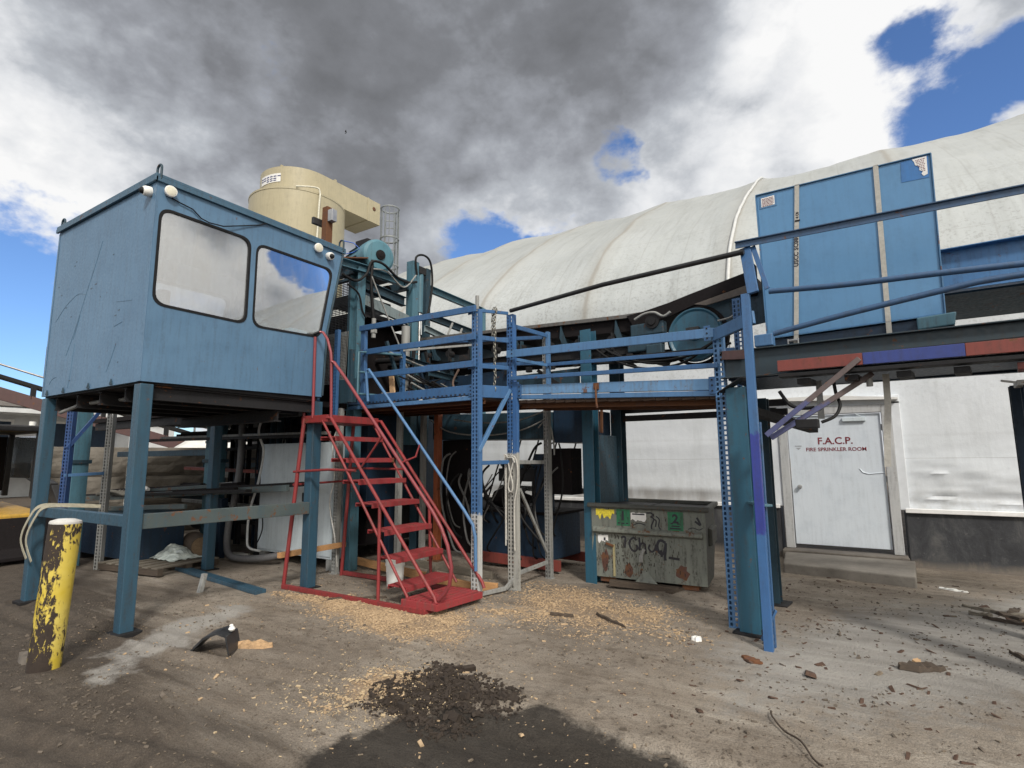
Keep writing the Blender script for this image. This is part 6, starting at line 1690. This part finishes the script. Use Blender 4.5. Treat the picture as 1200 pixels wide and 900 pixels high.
shard('split_wood', (-4.70, 3.13, 0), .34, .10, .06, radians(38), M_CHIP, 'pale splintered piece of wood lying beside the black plastic piece', 'wood piece', 2)
shard('bark_slab', (.30, 5.50, 0), .34, .16, .045, radians(25), M_WOOD_D, 'dark bark slab lying alone on the pale concrete patch at right', 'bark', 4)
shard('bark_slab', (.28, 5.62, 0), .12, .07, .03, radians(80), M_CHIP, 'small pale wood knot resting against the lone dark bark slab', 'wood piece', 5)
shard('rust_flake_pile', (-.86, 5.06, 0), .19, .12, .02, radians(-30), M_RUST, 'reddish flat bark flake lying before the teal H-section leg', 'bark', 6)
for i, (x, y, l, w, a_) in enumerate(((1.02, 7.85, .40, .08, -30), (1.20, 7.70, .46, .10, -48), (1.33, 7.50, .36, .10, -70), (1.12, 7.48, .34, .07, -20), (1.40, 7.80, .5, .11, 15), (1.28, 7.95, .30, .07, 60), (.96, 7.62, .2, .06, 5), (1.5, 7.3, .4, .1, -60))):
    shard('bark_piece', (x, y, 0), l, w, .035, radians(a_), (M_WOOD_D, M_WOOD_G, M_CHIP)[i % 3 if i in (2, 4) else (0 if i % 2 else 1)], 'piece of bark in the scattered pile at the far right of the yard', 'bark', 30 + i, 'bark pieces piled at the right edge of the yard')
shard('bark_piece', (1.02, 6.18, 0), .30, .05, .03, radians(-65), M_WOOD_D, 'long dark bark strip on its own near the right edge of the yard', 'bark', 40)
shard('bark_piece', (-2.25, 5.45, 0), .55, .05, .03, radians(-35), M_WOOD_D, 'long dark stick across the wood chips in front of the dumpster', 'stick', 41)
shard('bark_piece', (-2.75, 5.35, 0), .26, .06, .03, radians(12), M_WOOD_D, 'short brown bark strip on the wood chips before the dumpster', 'bark', 42)
shard('bark_piece', (-5.15, 4.75, 0), .70, .04, .03, radians(38), M_WOOD_D, 'thin dark stick lying inside the base frame of the red stair', 'stick', 43)
shard('paper_scrap', (.88, 8.85, 0), .30, .09, .02, radians(-22), M_WHITE, 'crumpled white paper scrap on the ground right of the concrete landing', 'paper', 44)
shard('foam_scrap', (-1.36, 5.30, 0), .09, .07, .04, radians(10), M_WHITE, 'small white foam scrap in front of the perforated blue post', 'foam scrap', 45)
shard('foam_scrap', (-.98, 5.2, 0), .10, .05, .03, radians(10), M_WHITE, 'white scrap stuck under the foot of the purple post', 'foam scrap', 46) if False else None
shard('ground_stone', (-5.98, 1.95, 0), .22, .14, .07, radians(20), M_CONC2, 'grey brown stone beside the foot of the yellow bollard', 'stone', 47)
shard('ground_stone', (-6.2, 2.1, 0), .14, .12, .06, radians(70), M_RUST, 'rusty brown clod left of the yellow bollard foot', 'stone', 48)
st_ = MB(); st_.tube(spl([(-.60, 4.10, .02), (-.58, 4.0, .03), (-.50, 3.86, .02), (-.40, 3.74, .035), (-.33, 3.60, .02), (-.28, 3.54, .02)]), .006, 6)
o = st_.build('twig', M_WOOD_D, None, smooth=60, origin=(-.45, 3.8, 0)); tag(o, 'thin curved dark twig on the ground in the right foreground', 'twig')
# flat blue steel bar and a stub standing on it
o = MB(); o.bar((-9.4, 4.70, .03), (-6.42, 4.34, .03), .14, .05); o = o.build('steel_bar', M_CABLEG, None, bevel=.004, origin=(-7.9, 4.5, 0)); tag(o, 'flat blue steel bar lying on the dirt left of the red stair', 'steel bar')
o = MB(); o.bar((-7.15, 3.98, -.02), (-7.20, 4.06, .22), .07, .05, (0, 1, 0)); o = o.build('steel_stub', M_GALV, None, bevel=.004, origin=(-7.17, 4.0, 0)); tag(o, 'short grey steel stub leaning up beside the flat blue bar', 'steel stub')

# ================================================================== LUMBER DECK AND CLUTTER UNDER THE CAB
Dk = thing('transfer_deck', 'dark steel transfer deck on wide teal columns standing under and behind the cab', 'transfer deck', (-10.0, 5.6, 0))
def dp(name, m, fn, **kw):
    mb = MB(); fn(mb); return mb.build(name, m, Dk, **kw)
for (x, y, w, zt, mm) in ((-9.9, 5.63, .30, 2.36, M_TEAL), (-10.82, 3.86, .33, 2.50, M_TEAL), (-13.2, 7.6, .30, 2.5, M_TEAL_D), (-9.6, 6.5, .28, 2.36, M_NAVY), (-12.6, 9.0, .3, 2.4, M_TEAL_D)):
    dp('column', mm, lambda b: b.box((x - w / 2, y - .1, -.05), (x + w / 2, y + .12, zt)), bevel=.006)
for z in (.95, 1.75):
    dp('tie_beam', M_TEAL_D if z < 1.5 else M_CABLEG, lambda b: b.box((-13.7, 5.62, z), (-10.06, 5.72, z + .11)), bevel=.004)
dp('tie_beam', M_TEAL_D, lambda b: b.box((-13.7, 7.5, 1.5), (-9.6, 7.6, 1.6)), bevel=.004)
dp('edge_bar', M_MIX, lambda b: b.bar((-13.0, 4.45, .93), (-6.9, 5.0, 1.26), .06, .09), bevel=.004)
dp('slide_bar', M_DARK, lambda b: b.bar((-13.0, 4.9, .98), (-7.0, 5.35, 1.30), .10, .07), bevel=.004)
dp('slide_bar', M_CHAR, lambda b: b.bar((-12.8, 5.2, 1.06), (-8.6, 5.35, 1.26), .14, .08), bevel=.004)
dp('slide_bar', M_MIX, lambda b: b.bar((-12.5, 4.2, .78), (-8.8, 4.6, .96), .05, .07), bevel=.004)
dp('tie_bar', M_RUSTRED, lambda b: b.bar((-11.5, 5.2, .70), (-8.9, 5.5, .75), .05, .07), bevel=.004)
dp('leg', M_NAVY, lambda b: b.box((-9.62, 5.50, -.05), (-9.38, 5.62, 1.0)), bevel=.004)
dp('leg', M_DARK, lambda b: b.box((-9.0, 5.9, -.05), (-8.86, 6.04, 2.3)), bevel=.004)
# dense dark pipework under the cab floor
rnd = random.Random(77)
for k in range(18):
    x = rnd.uniform(-11.0, -8.9); y = rnd.uniform(6.0, 8.5); w = rnd.uniform(.03, .10)
    dp('pipework', (M_DARK, M_CHAR, M_NAVY, M_GALV)[k % 4], lambda b: b.bar((x, y, rnd.uniform(-.05, .8)), (x + rnd.uniform(-.06, .06), y, 2.45), w, w, (0, 1, 0)))
for k in range(12):
    z = rnd.uniform(1.0, 2.4); y = rnd.uniform(6.0, 8.5)
    dp('pipework', (M_DARK, M_CHAR, M_GALV)[k % 3], lambda b: b.bar((-12.5, y, z), (-8.7, y, z + rnd.uniform(-.1, .1)), .05, rnd.uniform(.04, .1)))
dp('roof_tray', M_CHAR, lambda b: b.box((-13.4, 5.0, 2.44), (-6.7, 9.0, 2.52)))
dp('roof_beam', M_DARK, lambda b: b.bar((-13.4, 5.1, 2.36), (-6.8, 5.1, 2.36), .1, .14))
for k in range(10):
    y = 4.6 + k * .12; z = 1.12 + .02 * (k % 3)
    dp('steel_offcut', (M_DARK, M_CHAR, M_MIX, M_GALV, M_RUST)[k % 5], lambda b: b.bar((-12.6 + rnd.uniform(-.3, .8), y, z - .1), (-8.6 + rnd.uniform(-.8, 1.2), y + rnd.uniform(-.1, .25), z + .10), rnd.uniform(.04, .10), rnd.uniform(.03, .06)), bevel=.003)
for x, y in ((-9.9, 5.63), (-10.82, 3.86)):
    dp('column_collar', M_TEAL_D, lambda b: b.box((x - .19, y - .13, 1.62), (x + .19, y + .15, 1.68)), bevel=.003)
for k in range(9):
    x = -9.0 + k * .22 + rnd.uniform(-.05, .05)
    dp('hanging_cable', M_BLACK, lambda b: b.tube(spl([(x, 5.9, 2.44), (x + rnd.uniform(-.05, .08), 5.88, 2.1), (x + rnd.uniform(-.1, .1), 5.9, 1.7), (x + rnd.uniform(-.1, .2), 5.9, rnd.uniform(.9, 1.5))]), .014, 6), smooth=60)
for k in range(7):
    z = 2.05 + .06 * (k % 4); y = 5.3 + .3 * k
    dp('cable_tray', (M_DARK, M_GALV, M_CHAR)[k % 3], lambda b: b.bar((-11.8, y, z), (-6.9, y + .1, z + rnd.uniform(-.06, .06)), .05, .05), bevel=.003)
for k in range(14):
    x = -8.95 - .16 * k + rnd.uniform(-.05, .05)
    dp('upright_pipe', (M_DARK, M_CHAR, M_TEAL_D, M_NAVY, M_GALV)[k % 5], lambda b: b.bar((x, 6.05 + .08 * (k % 5), rnd.uniform(-.05, .3)), (x, 6.05 + .08 * (k % 5), 2.44), rnd.uniform(.03, .12), .06, (0, 1, 0)), bevel=.003)
for k in range(6):
    z = .55 + .32 * k
    dp('cross_pipe', (M_DARK, M_GALV, M_CHAR, M_RUSTRED, M_DARK, M_NAVY)[k], lambda b: b.bar((-11.6, 6.0, z), (-8.75, 6.0, z + rnd.uniform(-.08, .08)), .06, .06), bevel=.003)
dp('drive_motor', M_TEAL_D, lambda b: b.lathe((-10.6, 5.95, .55), (1, 0, 0), [(0, -.3), (.15, -.3), (.2, -.25), (.2, .2), (.12, .26), (.05, .26), (.05, .4), (0, .4)], 20), smooth=40)
# perforated blue rack and its grey partner
M_RACKD = paint('rack_deep_blue', (.022, .060, .18), dirt=.4)
Rb = thing('storage_rack', 'blue and grey perforated rack frame with diagonal brace behind the left cab leg', 'rack frame', (-10.2, 3.6, 0))
for (x, y, mm) in ((-10.05, 3.45, M_RACKD), (-10.05, 3.98, M_GALV)):
    mb = MB(); mb.upright((x, y, -.03), 2.72, .10, .075, face=(.5, -.86, 0)); mb.build('post', mm, Rb)
mb = MB(); mb.bar((-10.03, 3.45, 1.85), (-10.02, 3.93, 2.6), .03, .05); mb.build('brace', M_RACKD, Rb, bevel=.003)
for z in (1.45, 2.58):
    mb = MB(); mb.bar((-10.03, 3.45, z), (-10.02, 3.95, z + .02), .03, .045); mb.build('tie', M_RACK_L, Rb, bevel=.003)
# webbing slings over the cab rail
M_SLING = plain('sling_beige', (.33, .31, .24), .85, 0, .2, 30)
for dx, col_, zb in ((0, 'beige webbing sling draped over the blue rail nearest the left cab leg'  , .52), (.16, 'second beige webbing sling on the rail, right of the sling by the cab leg', .50)):
    Sl = MB()
    pts = spl([(-8.40 + dx, CY0 - .05, zb), (-8.50 + dx, CY0 - .09, .75), (-8.40 + dx, CY0 - .06, 1.0), (-8.30 + dx, CY0 + .0, 1.13), (-8.1 + dx, CY0 + .15, 1.14), (-7.9 + dx, CY0 + .4, 1.12)])
    for a_, b_ in zip(pts, pts[1:]):
        if (b_ - a_).length > 1e-5:
            Sl.bar(a_, b_ + (b_ - a_) * .1, .04, .006, (0, 1, 0))
    o = Sl.build('lifting_sling', M_SLING, None, origin=(-8.3 + dx, CY0, 1.1)); tag(o, col_, 'sling', 'slings on the cab rail')
# plastic bottle bundle and cloth on the deck bars
o = MB(); o.lathe((-10.8, 4.75, 1.16), (1, .1, .03), [(0, 0), (.05, .01), (.06, .05), (.06, .3), (.03, .36), (.03, .4), (0, .4)], 16); o = o.build('plastic_jug', M_STICKER, None, smooth=40, origin=(-10.7, 4.75, 1.1)); tag(o, 'white plastic jug lying on the dark transfer deck bars', 'jug')
o = MB()
for k in range(5):
    a0 = (-11.6 + k * .12, 4.5, 1.06 + .02 * k); o.tube(spl([a0, (a0[0] + .15, 4.56, 1.12), (a0[0] + .3, 4.6, 1.08), (a0[0] + .42, 4.7, 1.13)]), .03, 7)
o = o.build('rope_coil', plain('rope_grey', (.16, .15, .13), .9, 0, .3, 30), None, smooth=60, origin=(-11.4, 4.5, 1.0)); tag(o, 'grey rope heaped on the transfer deck left of the white jug', 'rope')
# navy box, pallet, plastic sheet, log, scrap on the ground below
Nb = thing('parts_bin', 'low navy steel parts bin on the ground below the cab', 'bin', (-10.7, 4.4, 0))
mb = MB(); mb.box((-11.8, 4.25, .12), (-9.55, 5.0, .78)); mb.build('bin_body', M_NAVY, Nb, bevel=.01)
mb = MB(); mb.box((-11.85, 4.2, .78), (-9.5, 5.05, .82)); mb.build('bin_rim', M_TEAL_D, Nb, bevel=.006)
for x in (-11.6, -9.8):
    mb = MB(); mb.box((x, 4.3, 0), (x + .12, 4.95, .12)); mb.build('runner', M_DARK, Nb)
Pl = thing('pallet', 'weathered grey wooden pallet on the ground below the cab', 'pallet', (-9.3, 4.6, 0), radians(8))
PM = Matrix.Translation((-9.35, 4.55, 0)) @ Matrix.Rotation(radians(8), 4, 'Z')
for y in (-.45, 0, .45):
    mb = MB(PM); mb.box((-.7, y - .04, .022), (.7, y + .04, .11)); mb.build('stringer', M_WOOD_D, Pl)
for k in range(7):
    mb = MB(PM); mb.box((-.69 + k * .21, -.5, .112), (-.57 + k * .21, .5, .132)); mb.build('deck_board', M_WOOD_G, Pl, bevel=.002)
o = MB()
rr = random.Random(4); nu, nv = 16, 12
vs = []
for j in range(nv):
    for i in range(nu):
        x, y = -9.75 + i * .055, 4.5 + j * .05
        e = sin(pi * i / (nu - 1)) * sin(pi * j / (nv - 1))
        vs.append((x + rr.uniform(-.02, .02), y + rr.uniform(-.02, .02), .14 + e * (.16 + .12 * noise.noise(V((x * 6, y * 6, 2)))) + rr.uniform(0, .02)))
o.add(vs, [(j * nu + i, j * nu + i + 1, (j + 1) * nu + i + 1, (j + 1) * nu + i) for j in range(nv - 1) for i in range(nu - 1)])
o = o.build('plastic_sheet', M_BAG, None, origin=(-9.3, 4.7, .1), solid=.004); tag(o, 'crumpled shiny clear plastic sheet heaped on the wooden pallet', 'plastic sheet')
Lg = thing('log', 'short sawn log lying on the pallet behind the front cab leg', 'log', (-9.3, 5.0, .1))
mb = MB(); mb.lathe((-9.75, 5.25, .30), (1, -.35, 0), [(0, 0), (.15, .0), (.17, .2), (.165, .6), (.15, .82), (0, .82)], 22); mb.build('bark_body', M_WOOD_D, Lg, smooth=50)
mb = MB(); mb.lathe(V((-9.75, 5.25, .30)) + V((1, -.35, 0)).normalized() * .821, (1, -.35, 0), [(0, 0), (.14, 0), (.14, .004), (0, .004)], 22); mb.build('cut_end', wood('log_end', (.22, .15, .09), .5, (6, 6, 6)), Lg)
shard('white_board', (-9.55, 5.85, 0), .7, .25, .03, radians(20), M_WHITE, 'white sheet scrap on the ground behind the pallet', 'sheet scrap', 50)
for i, (a0, b0, z) in enumerate((((-12.5, 7.0), (-8.8, 6.7), .18), ((-12.5, 7.3), (-8.9, 7.1), .2), ((-12.8, 7.1), (-9.2, 6.9), .44))):
    mb = MB(); mb.tube([(a0[0], a0[1], z), ((a0[0] + b0[0]) / 2, (a0[1] + b0[1]) / 2 + .05, z + .02), (b0[0], b0[1], z)], .15, 14); o = mb.build('log', M_WOOD_D, None, smooth=50, origin=((a0[0] + b0[0]) / 2, a0[1], 0)); tag(o, 'long dark log in the stack lying on the ground behind the transfer deck', 'log', 'long logs stacked behind the transfer deck')
# concrete blocks behind
M_BLK = concrete('block_concrete', (.085, .076, .064), (.185, .168, .145))
def block(x, y, z, l, lab):
    r = random.Random(int(x * 10 + z * 100)); mb = MB(Matrix.Translation((x, y, z)) @ Matrix.Rotation(radians(68), 4, 'Z'))
    vs = []; NX, NZ = 14, 8
    vs = []
    for j in range(NZ + 1):
        for i in range(NX + 1):
            x_, z_ = l * i / NX, .655 * j / NZ
            e_ = min(1, min(i, NX - i) / 1.5, min(j, NZ - j) / 1.2)
            vs.append((x_, -.045 * e_ - .03 * noise.fractal(V((x * 3 + x_ * 3.2, z * 7, z_ * 4.5)), 1, 2, 4), z_))
    nb = len(vs)
    vs += [(0, .7, 0), (l, .7, 0), (l, .7, .655), (0, .7, .655)]
    fs = [(j * (NX + 1) + i, j * (NX + 1) + i + 1, (j + 1) * (NX + 1) + i + 1, (j + 1) * (NX + 1) + i) for j in range(NZ) for i in range(NX)]
    fs.append(tuple(NZ * (NX + 1) + i for i in range(NX + 1)) + (nb + 2, nb + 3))
    fs.append((nb, nb + 1, nb + 2, nb + 3))
    mb.add(vs, fs)
    o = mb.build('concrete_block', M_BLK, None, bevel=.018, origin=(x, y, z)); return tag(o, lab, 'concrete block', 'stacked concrete blocks behind the cab')
for lvl in range(3):
    for k in range(5):
        bx_, by_ = -14.9 + k * .62 * 0 + k * .60, 4.6 + k * 1.5
        block(bx_ , by_, lvl * .66, 1.60, ('weathered concrete block in the top row of the stack behind the cab' if lvl == 2 else 'weathered concrete block in a lower row of the stack behind the cab'))
# white covered heap beyond
o = MB(); vs = []; nu, nv = 26, 12
for j in range(nv):
    for i in range(nu):
        x, y = -19.5 + j * .35, 7.0 + i * .34
        e = (sin(pi * i / (nu - 1)) ** .6) * (sin(pi * (j) / (nv - 1)) ** .6)
        vs.append((x, y, e * (2.75 + .25 * noise.fractal(V((x, y, 0)), 1, 2, 3))))
o.add(vs, [(j * nu + i, j * nu + i + 1, (j + 1) * nu + i + 1, (j + 1) * nu + i) for j in range(nv - 1) for i in range(nu - 1)])
o = o.build('covered_heap', M_TARPW, None, smooth=60, origin=(-17.5, 11, 0)); tag(o, 'white sheet covered heap behind the concrete blocks', 'covered heap')

# ================================================================== FAR LEFT: INCLINED CONVEYOR, LOADER, PALE HOUSE
Cv = thing('inclined_conveyor', 'reddish brown inclined belt conveyor crossing far behind the cab', 'conveyor', (-20.5, 7, 0))
pa, pb = V((-22.6, 2.6, 4.70)), V((-18.7, 12.4, 1.35))
def cvp(name, m, fn, **kw):
    mb = MB(); fn(mb); return mb.build(name, m, Cv, **kw)
cvp('side_beam', M_BROWNST, lambda b: b.bar(pa, pb, .12, .36), bevel=.01)
off = V((-.9, .35, 0))
cvp('belt', M_BLACK, lambda b: b.bar(pa + off / 2 + V((0, 0, .52)), pb + off / 2 + V((0, 0, .52)), .8, .10))
cvp('return_belt', M_BLACK, lambda b: b.bar(pa + off / 2 + V((0, 0, -.02)), pb + off / 2 + V((0, 0, -.02)), .7, .04))
for k in range(12):
    q = pa + (pb - pa) * (k + .5) / 12
    cvp('idler_stand', M_DARK, lambda b: b.bar(q + V((0, 0, .1)), q + V((0, 0, .48)), .10, .12, (0, 1, 0)))
cvp('hand_rail', M_STEEL, lambda b: b.tube([pa + V((0, 0, .85)), pb + V((0, 0, .85))], .03, 8))
for k in range(8):
    q = pa + (pb - pa) * (k + .3) / 8
    cvp('rail_post', M_STEEL, lambda b: b.bar(q, q + V((0, 0, .86)), .05, .05, (0, 1, 0)))
for k in (1, 4, 6):
    q = pa + (pb - pa) * k / 8
    cvp('leg', M_DARK, lambda b: b.bar((q.x, q.y, 0), (q.x, q.y, q.z - .2), .16, .16, (0, 1, 0)))
Hs = thing('house', 'pale grey house with dark windows and porch posts at the far left', 'house', (-33, 10, 0))
def hsp(name, m, fn, **kw):
    mb = MB(); fn(mb); return mb.build(name, m, Hs, **kw)
M_PALE = plain('house_pale', (.60, .62, .63), .7, 0, .12, 2)
hsp('wall', M_PALE, lambda b: b.box((-44, 6.0, 0), (-34.4, 17, 4.3)))
hsp('roof', M_CONC2, lambda b: b.prism([(-33.8, 5.4, 4.3), (-44.6, 5.4, 4.3), (-39, 5.4, 5.0)], (0, 12.2, 0)))
for y in (6.4, 8.3, 10.6, 12.6):
    w_ = hsp('window', M_WHITE, lambda b: b.box((-34.4, y, 2.3), (-34.33, y + 1.3, 3.7)))
    mb = MB(); mb.box((-34.33, y + .12, 2.42), (-34.31, y + 1.18, 3.58)); mb.build('pane', M_NAVY, w_)
hsp('porch_floor', M_CONC, lambda b: b.box((-34.3, 5.8, 1.4), (-32.4, 14, 1.6)))
for y in (5.9, 8.2, 10.4, 13.9):
    hsp('porch_post', M_PALE, lambda b: b.box((-32.7, y, 1.6), (-32.45, y + .22, 3.9)))
hsp('porch_roof', M_PALE, lambda b: b.box((-34.3, 5.7, 3.9), (-32.3, 14.2, 4.1)))
# loader
Ld = thing('skid_loader', 'yellow skid loader with black cab parked at the far left of the yard', 'loader', (-13.4, 3.6, 0), radians(0))
def lp(name, m, fn, **kw):
    mb = MB(); fn(mb); return mb.build(name, m, Ld, **kw)
lp('chassis', M_YELLOW, lambda b: b.prism([(-14.9, 2.6, .30), (-13.0, 2.6, .30), (-12.7, 2.6, .42), (-12.7, 2.6, .74), (-14.9, 2.6, .86)], (0, 1.55, 0)), bevel=.03)
for (x, y) in ((-14.4, 2.45), (-13.2, 2.45), (-14.4, 4.05), (-13.2, 4.05)):
    w_ = lp('wheel', M_BLACK, lambda b: b.lathe((x, y, .36), (0, 1, 0), [(.2, 0), (.34, .01), (.37, .05), (.37, .2), (.34, .24), (.2, .25)], 24), smooth=40)
    mb = MB(); mb.lathe((x, y + .02, .36), (0, 1, 0), [(0, .05), (.08, .05), (.2, 0), (.2, .2), (0, .2)], 18); mb.build('rim', M_YELLOW, w_, smooth=40)
for (x, y) in ((-14.4, 2.75), (-14.4, 4.0), (-12.95, 2.75), (-12.95, 4.0)):
    lp('cab_post', M_BLACKM, lambda b: b.bar((x, y, 1.0), (x + .05, y, 2.2), .09, .09, (0, 1, 0)), bevel=.01)
lp('cab_roof', M_BLACKM, lambda b: b.box((-14.6, 2.6, 2.2), (-12.8, 4.15, 2.32)), bevel=.03)
lp('rear_screen', M_CHAR, lambda b: b.box((-14.42, 2.8, 1.1), (-14.38, 3.95, 2.15)))
lp('side_window', glass_mat('loader_glass', (.75, .78, .8), .12), lambda b: b.box((-14.3, 4.03, 1.35), (-13.0, 4.04, 2.15)))
lp('seat', M_BLACK, lambda b: (b.box((-14.0, 3.1, 1.1), (-13.5, 3.6, 1.25)), b.box((-14.1, 3.1, 1.2), (-13.95, 3.6, 1.8))), bevel=.05)
lp('lift_arm', M_BLACKM, lambda b: (b.bar((-14.8, 4.32, 1.55), (-13.0, 4.32, 1.15), .14, .2), b.bar((-13.0, 4.32, 1.15), (-12.2, 4.32, .5), .14, .2)), bevel=.02)
lp('lift_cylinder', M_CHROME, lambda b: b.cyl((-14.3, 4.42, .95), (-13.2, 4.42, 1.12), .05, n=14), smooth=40)
lp('bucket', M_CHAR, lambda b: b.prism([(-12.3, 2.4, .1), (-11.7, 2.4, .06), (-11.7, 2.4, .12), (-12.2, 2.4, .2), (-12.3, 2.4, .7), (-12.4, 2.4, .7)], (0, 2.0, 0)), bevel=.01)
lp('roof_beacon', M_WHITE, lambda b: b.cyl((-13.0, 3.9, 2.32), (-13.0, 3.9, 2.40), .05, n=14), smooth=40)

M_CAGE = paint('cage_grey', (.20, .22, .23), rust=.05, dirt=.4)
# ================================================================== CYCLONE ON THE SKYLINE
cc_ = V((-16.25, 11.66, 0)); ccr = 1.6
Cy = thing('dust_cyclone', 'cream coloured dust cyclone with scroll shaped top rising behind the cab', 'dust cyclone', (cc_.x, cc_.y, 0))
ZS0, ZS1, VR = 10.60, 11.47, 1.28
mb = MB(); mb.lathe((cc_.x, cc_.y, 0), (0, 0, 1), [(0, 3.0), (.35, 3.0), (ccr, 7.4), (ccr, ZS0 - .09), (ccr + .015, ZS0 - .08), (ccr + .015, ZS0 - .02), (0, ZS0 - .005)], 72)
mb.build('drum', M_CREAM, Cy, smooth=30)
# the scroll housing: round at the back, straight tangent wall out to a rectangular duct
dirv = V((0.02, 1, 0)).normalized()
side_ = V((dirv.y, -dirv.x, 0))
L_ = 2.68
plan = [cc_ + side_ * VR + dirv * L_, cc_ + side_ * VR]
for k in range(1, 33):
    a = pi * k / 32
    plan.append(cc_ + side_ * (VR * cos(a)) - dirv * (VR * sin(a)))
plan += [cc_ - side_ * VR + dirv * .6, cc_ - side_ * .9 + dirv * 1.2, cc_ - side_ * .10 + dirv * 1.35, cc_ - side_ * .10 + dirv * L_]
mb = MB(); mb.prism([(p.x, p.y, ZS0) for p in plan], (0, 0, ZS1 - ZS0)); mb.build('scroll_housing', M_CREAM, Cy, smooth=25)
e0 = cc_ + side_ * (VR + .012) + dirv * (L_ - .62)
mb = MB(); mb.prism([(p.x, p.y, ZS0 - .02) for p in (e0, e0 + dirv * .06, e0 + dirv * .06 - side_ * 1.4, e0 - side_ * 1.4)], (0, 0, ZS1 - ZS0 + .04)); mb.build('duct_flange', M_CREAM, Cy)
q = cc_ + side_ * (VR + .004) + dirv * (L_ - .3)
mb = MB(); mb.lathe((q.x, q.y, 11.15), tuple(side_), [(0, .02), (.06, .02), (.08, 0), (0, 0)], 18); mb.build('access_cap', M_RUST, Cy)
mb = MB(); mb.tube(spl([(p.x, p.y, z) for p, z in ((cc_ + side_ * 1.30 - dirv * 1.02, ZS0 + .0), (cc_ + side_ * 1.58 - dirv * .50, ZS0 + .10), (cc_ + side_ * 1.64 - dirv * .34, ZS0 - .02), (cc_ + side_ * 1.65 - dirv * .36, ZS0 - .6), (cc_ + side_ * 1.65 - dirv * .40, 8.4))]), .03, 8); mb.build('drain_pipe', plain('pipe_cream', (.6, .58, .48), .5), Cy, smooth=60)
lab = []
for k in range(7):
    a = radians(62) + radians(40) * k / 6
    lab.append(cc_ + (side_ * cos(a) - dirv * sin(a)) * (VR + .010))
mb = MB()
vs = [(p.x, p.y, z) for p in lab for z in (10.92, 11.22)]
mb.add(vs, [(2 * k, 2 * k + 2, 2 * k + 3, 2 * k + 1) for k in range(6)]); lb = mb.build('maker_plate', M_STICKER, Cy, solid=.01)
mb = MB()
for zz_, k0, k1 in ((11.13, 0, 6), (11.05, 1, 6), (10.98, 1, 4)):
    for k in range(k0, k1):
        p, p2 = cc_ + (lab[k] - cc_) * 1.008, cc_ + (lab[k + 1] - cc_) * 1.008
        p2 = p + (p2 - p) * .75
        mb.bar((p.x, p.y, zz_), (p2.x, p2.y, zz_), .006, .03)
stuff(mb.build('plate_print', M_BLUEINK, lb))
for k in range(4):
    a = 2 * pi * k / 4 + .3
    p = cc_ + V((cos(a), sin(a), 0)) * 1.5
    mb = MB(); mb.bar((p.x, p.y, 0), (p.x, p.y, 8.2), .2, .2, (0, 1, 0)); mb.build('leg', M_DARK, Cy)
for k, p in enumerate((cc_ + side_ * 1.2 + dirv * .6, cc_ + side_ * .5 - dirv * 1.05)):
    mb = MB(); mb.box((p.x - .04, p.y - .04, ZS1), (p.x + .04, p.y + .04, ZS1 + .10)); mb.build('lifting_lug', M_CREAM, Cy)
# caged ladder
lc = V((-14.88, 14.82, 0))
La = thing('caged_ladder', 'grey steel caged access ladder standing right of the cream cyclone', 'caged ladder', (lc.x, lc.y, 0))
d_ = V((.75, .66, 0)).normalized(); n_ = V((d_.y, -d_.x, 0))
for s_ in (-.20, .20):
    mb = MB(); mb.bar(lc + d_ * s_ - n_ * .30, lc + d_ * s_ - n_ * .30 + V((0, 0, 11.5)), .05, .05, (0, 1, 0)); mb.build('rail', M_CAGE, La)
mb = MB()
for k in range(36):
    z = .6 + k * .3
    mb.bar(lc + d_ * -.20 - n_ * .30 + V((0, 0, z)), lc + d_ * .20 - n_ * .30 + V((0, 0, z)), .03, .03)
stuff(mb.build('rung', M_CAGE, La))
for z in (8.0, 9.1, 10.2, 11.45):
    mb = MB(); mb.tube([lc + (d_ * cos(a) + n_ * sin(a)) * .35 + V((0, 0, z)) for a in [2 * pi * k / 24 for k in range(25)]], .032, 6); mb.build('hoop', M_CAGE, La, smooth=60)
for k in range(9):
    a = -pi * .15 + pi * 1.3 * k / 8
    p = lc + (d_ * cos(a) + n_ * sin(a)) * .35
    mb = MB(); mb.bar(p + V((0, 0, 8.0)), p + V((0, 0, 11.46)), .022, .022, (0, 1, 0)); mb.build('cage_bar', M_CAGE, La)
bird_p = cam.location + dir_px(405, 156) * 60
mb = MB(); mb.add([bird_p + V(q) for q in ((-.12, 0, 0), (0, .05, .06), (.14, 0, -.01), (.02, -.12, .1), (.28, -.2, .16), (-.02, .1, .03), (-.3, .18, .13), (0, 0, -.05))], [(0, 1, 2), (0, 2, 7), (1, 3, 4), (1, 4, 2), (1, 5, 6), (0, 6, 5), (0, 7, 1)])
o = mb.build('bird', M_BLACKM, None, origin=bird_p, solid=.02); tag(o, 'tiny dark bird flying high against the grey cloud', 'bird')
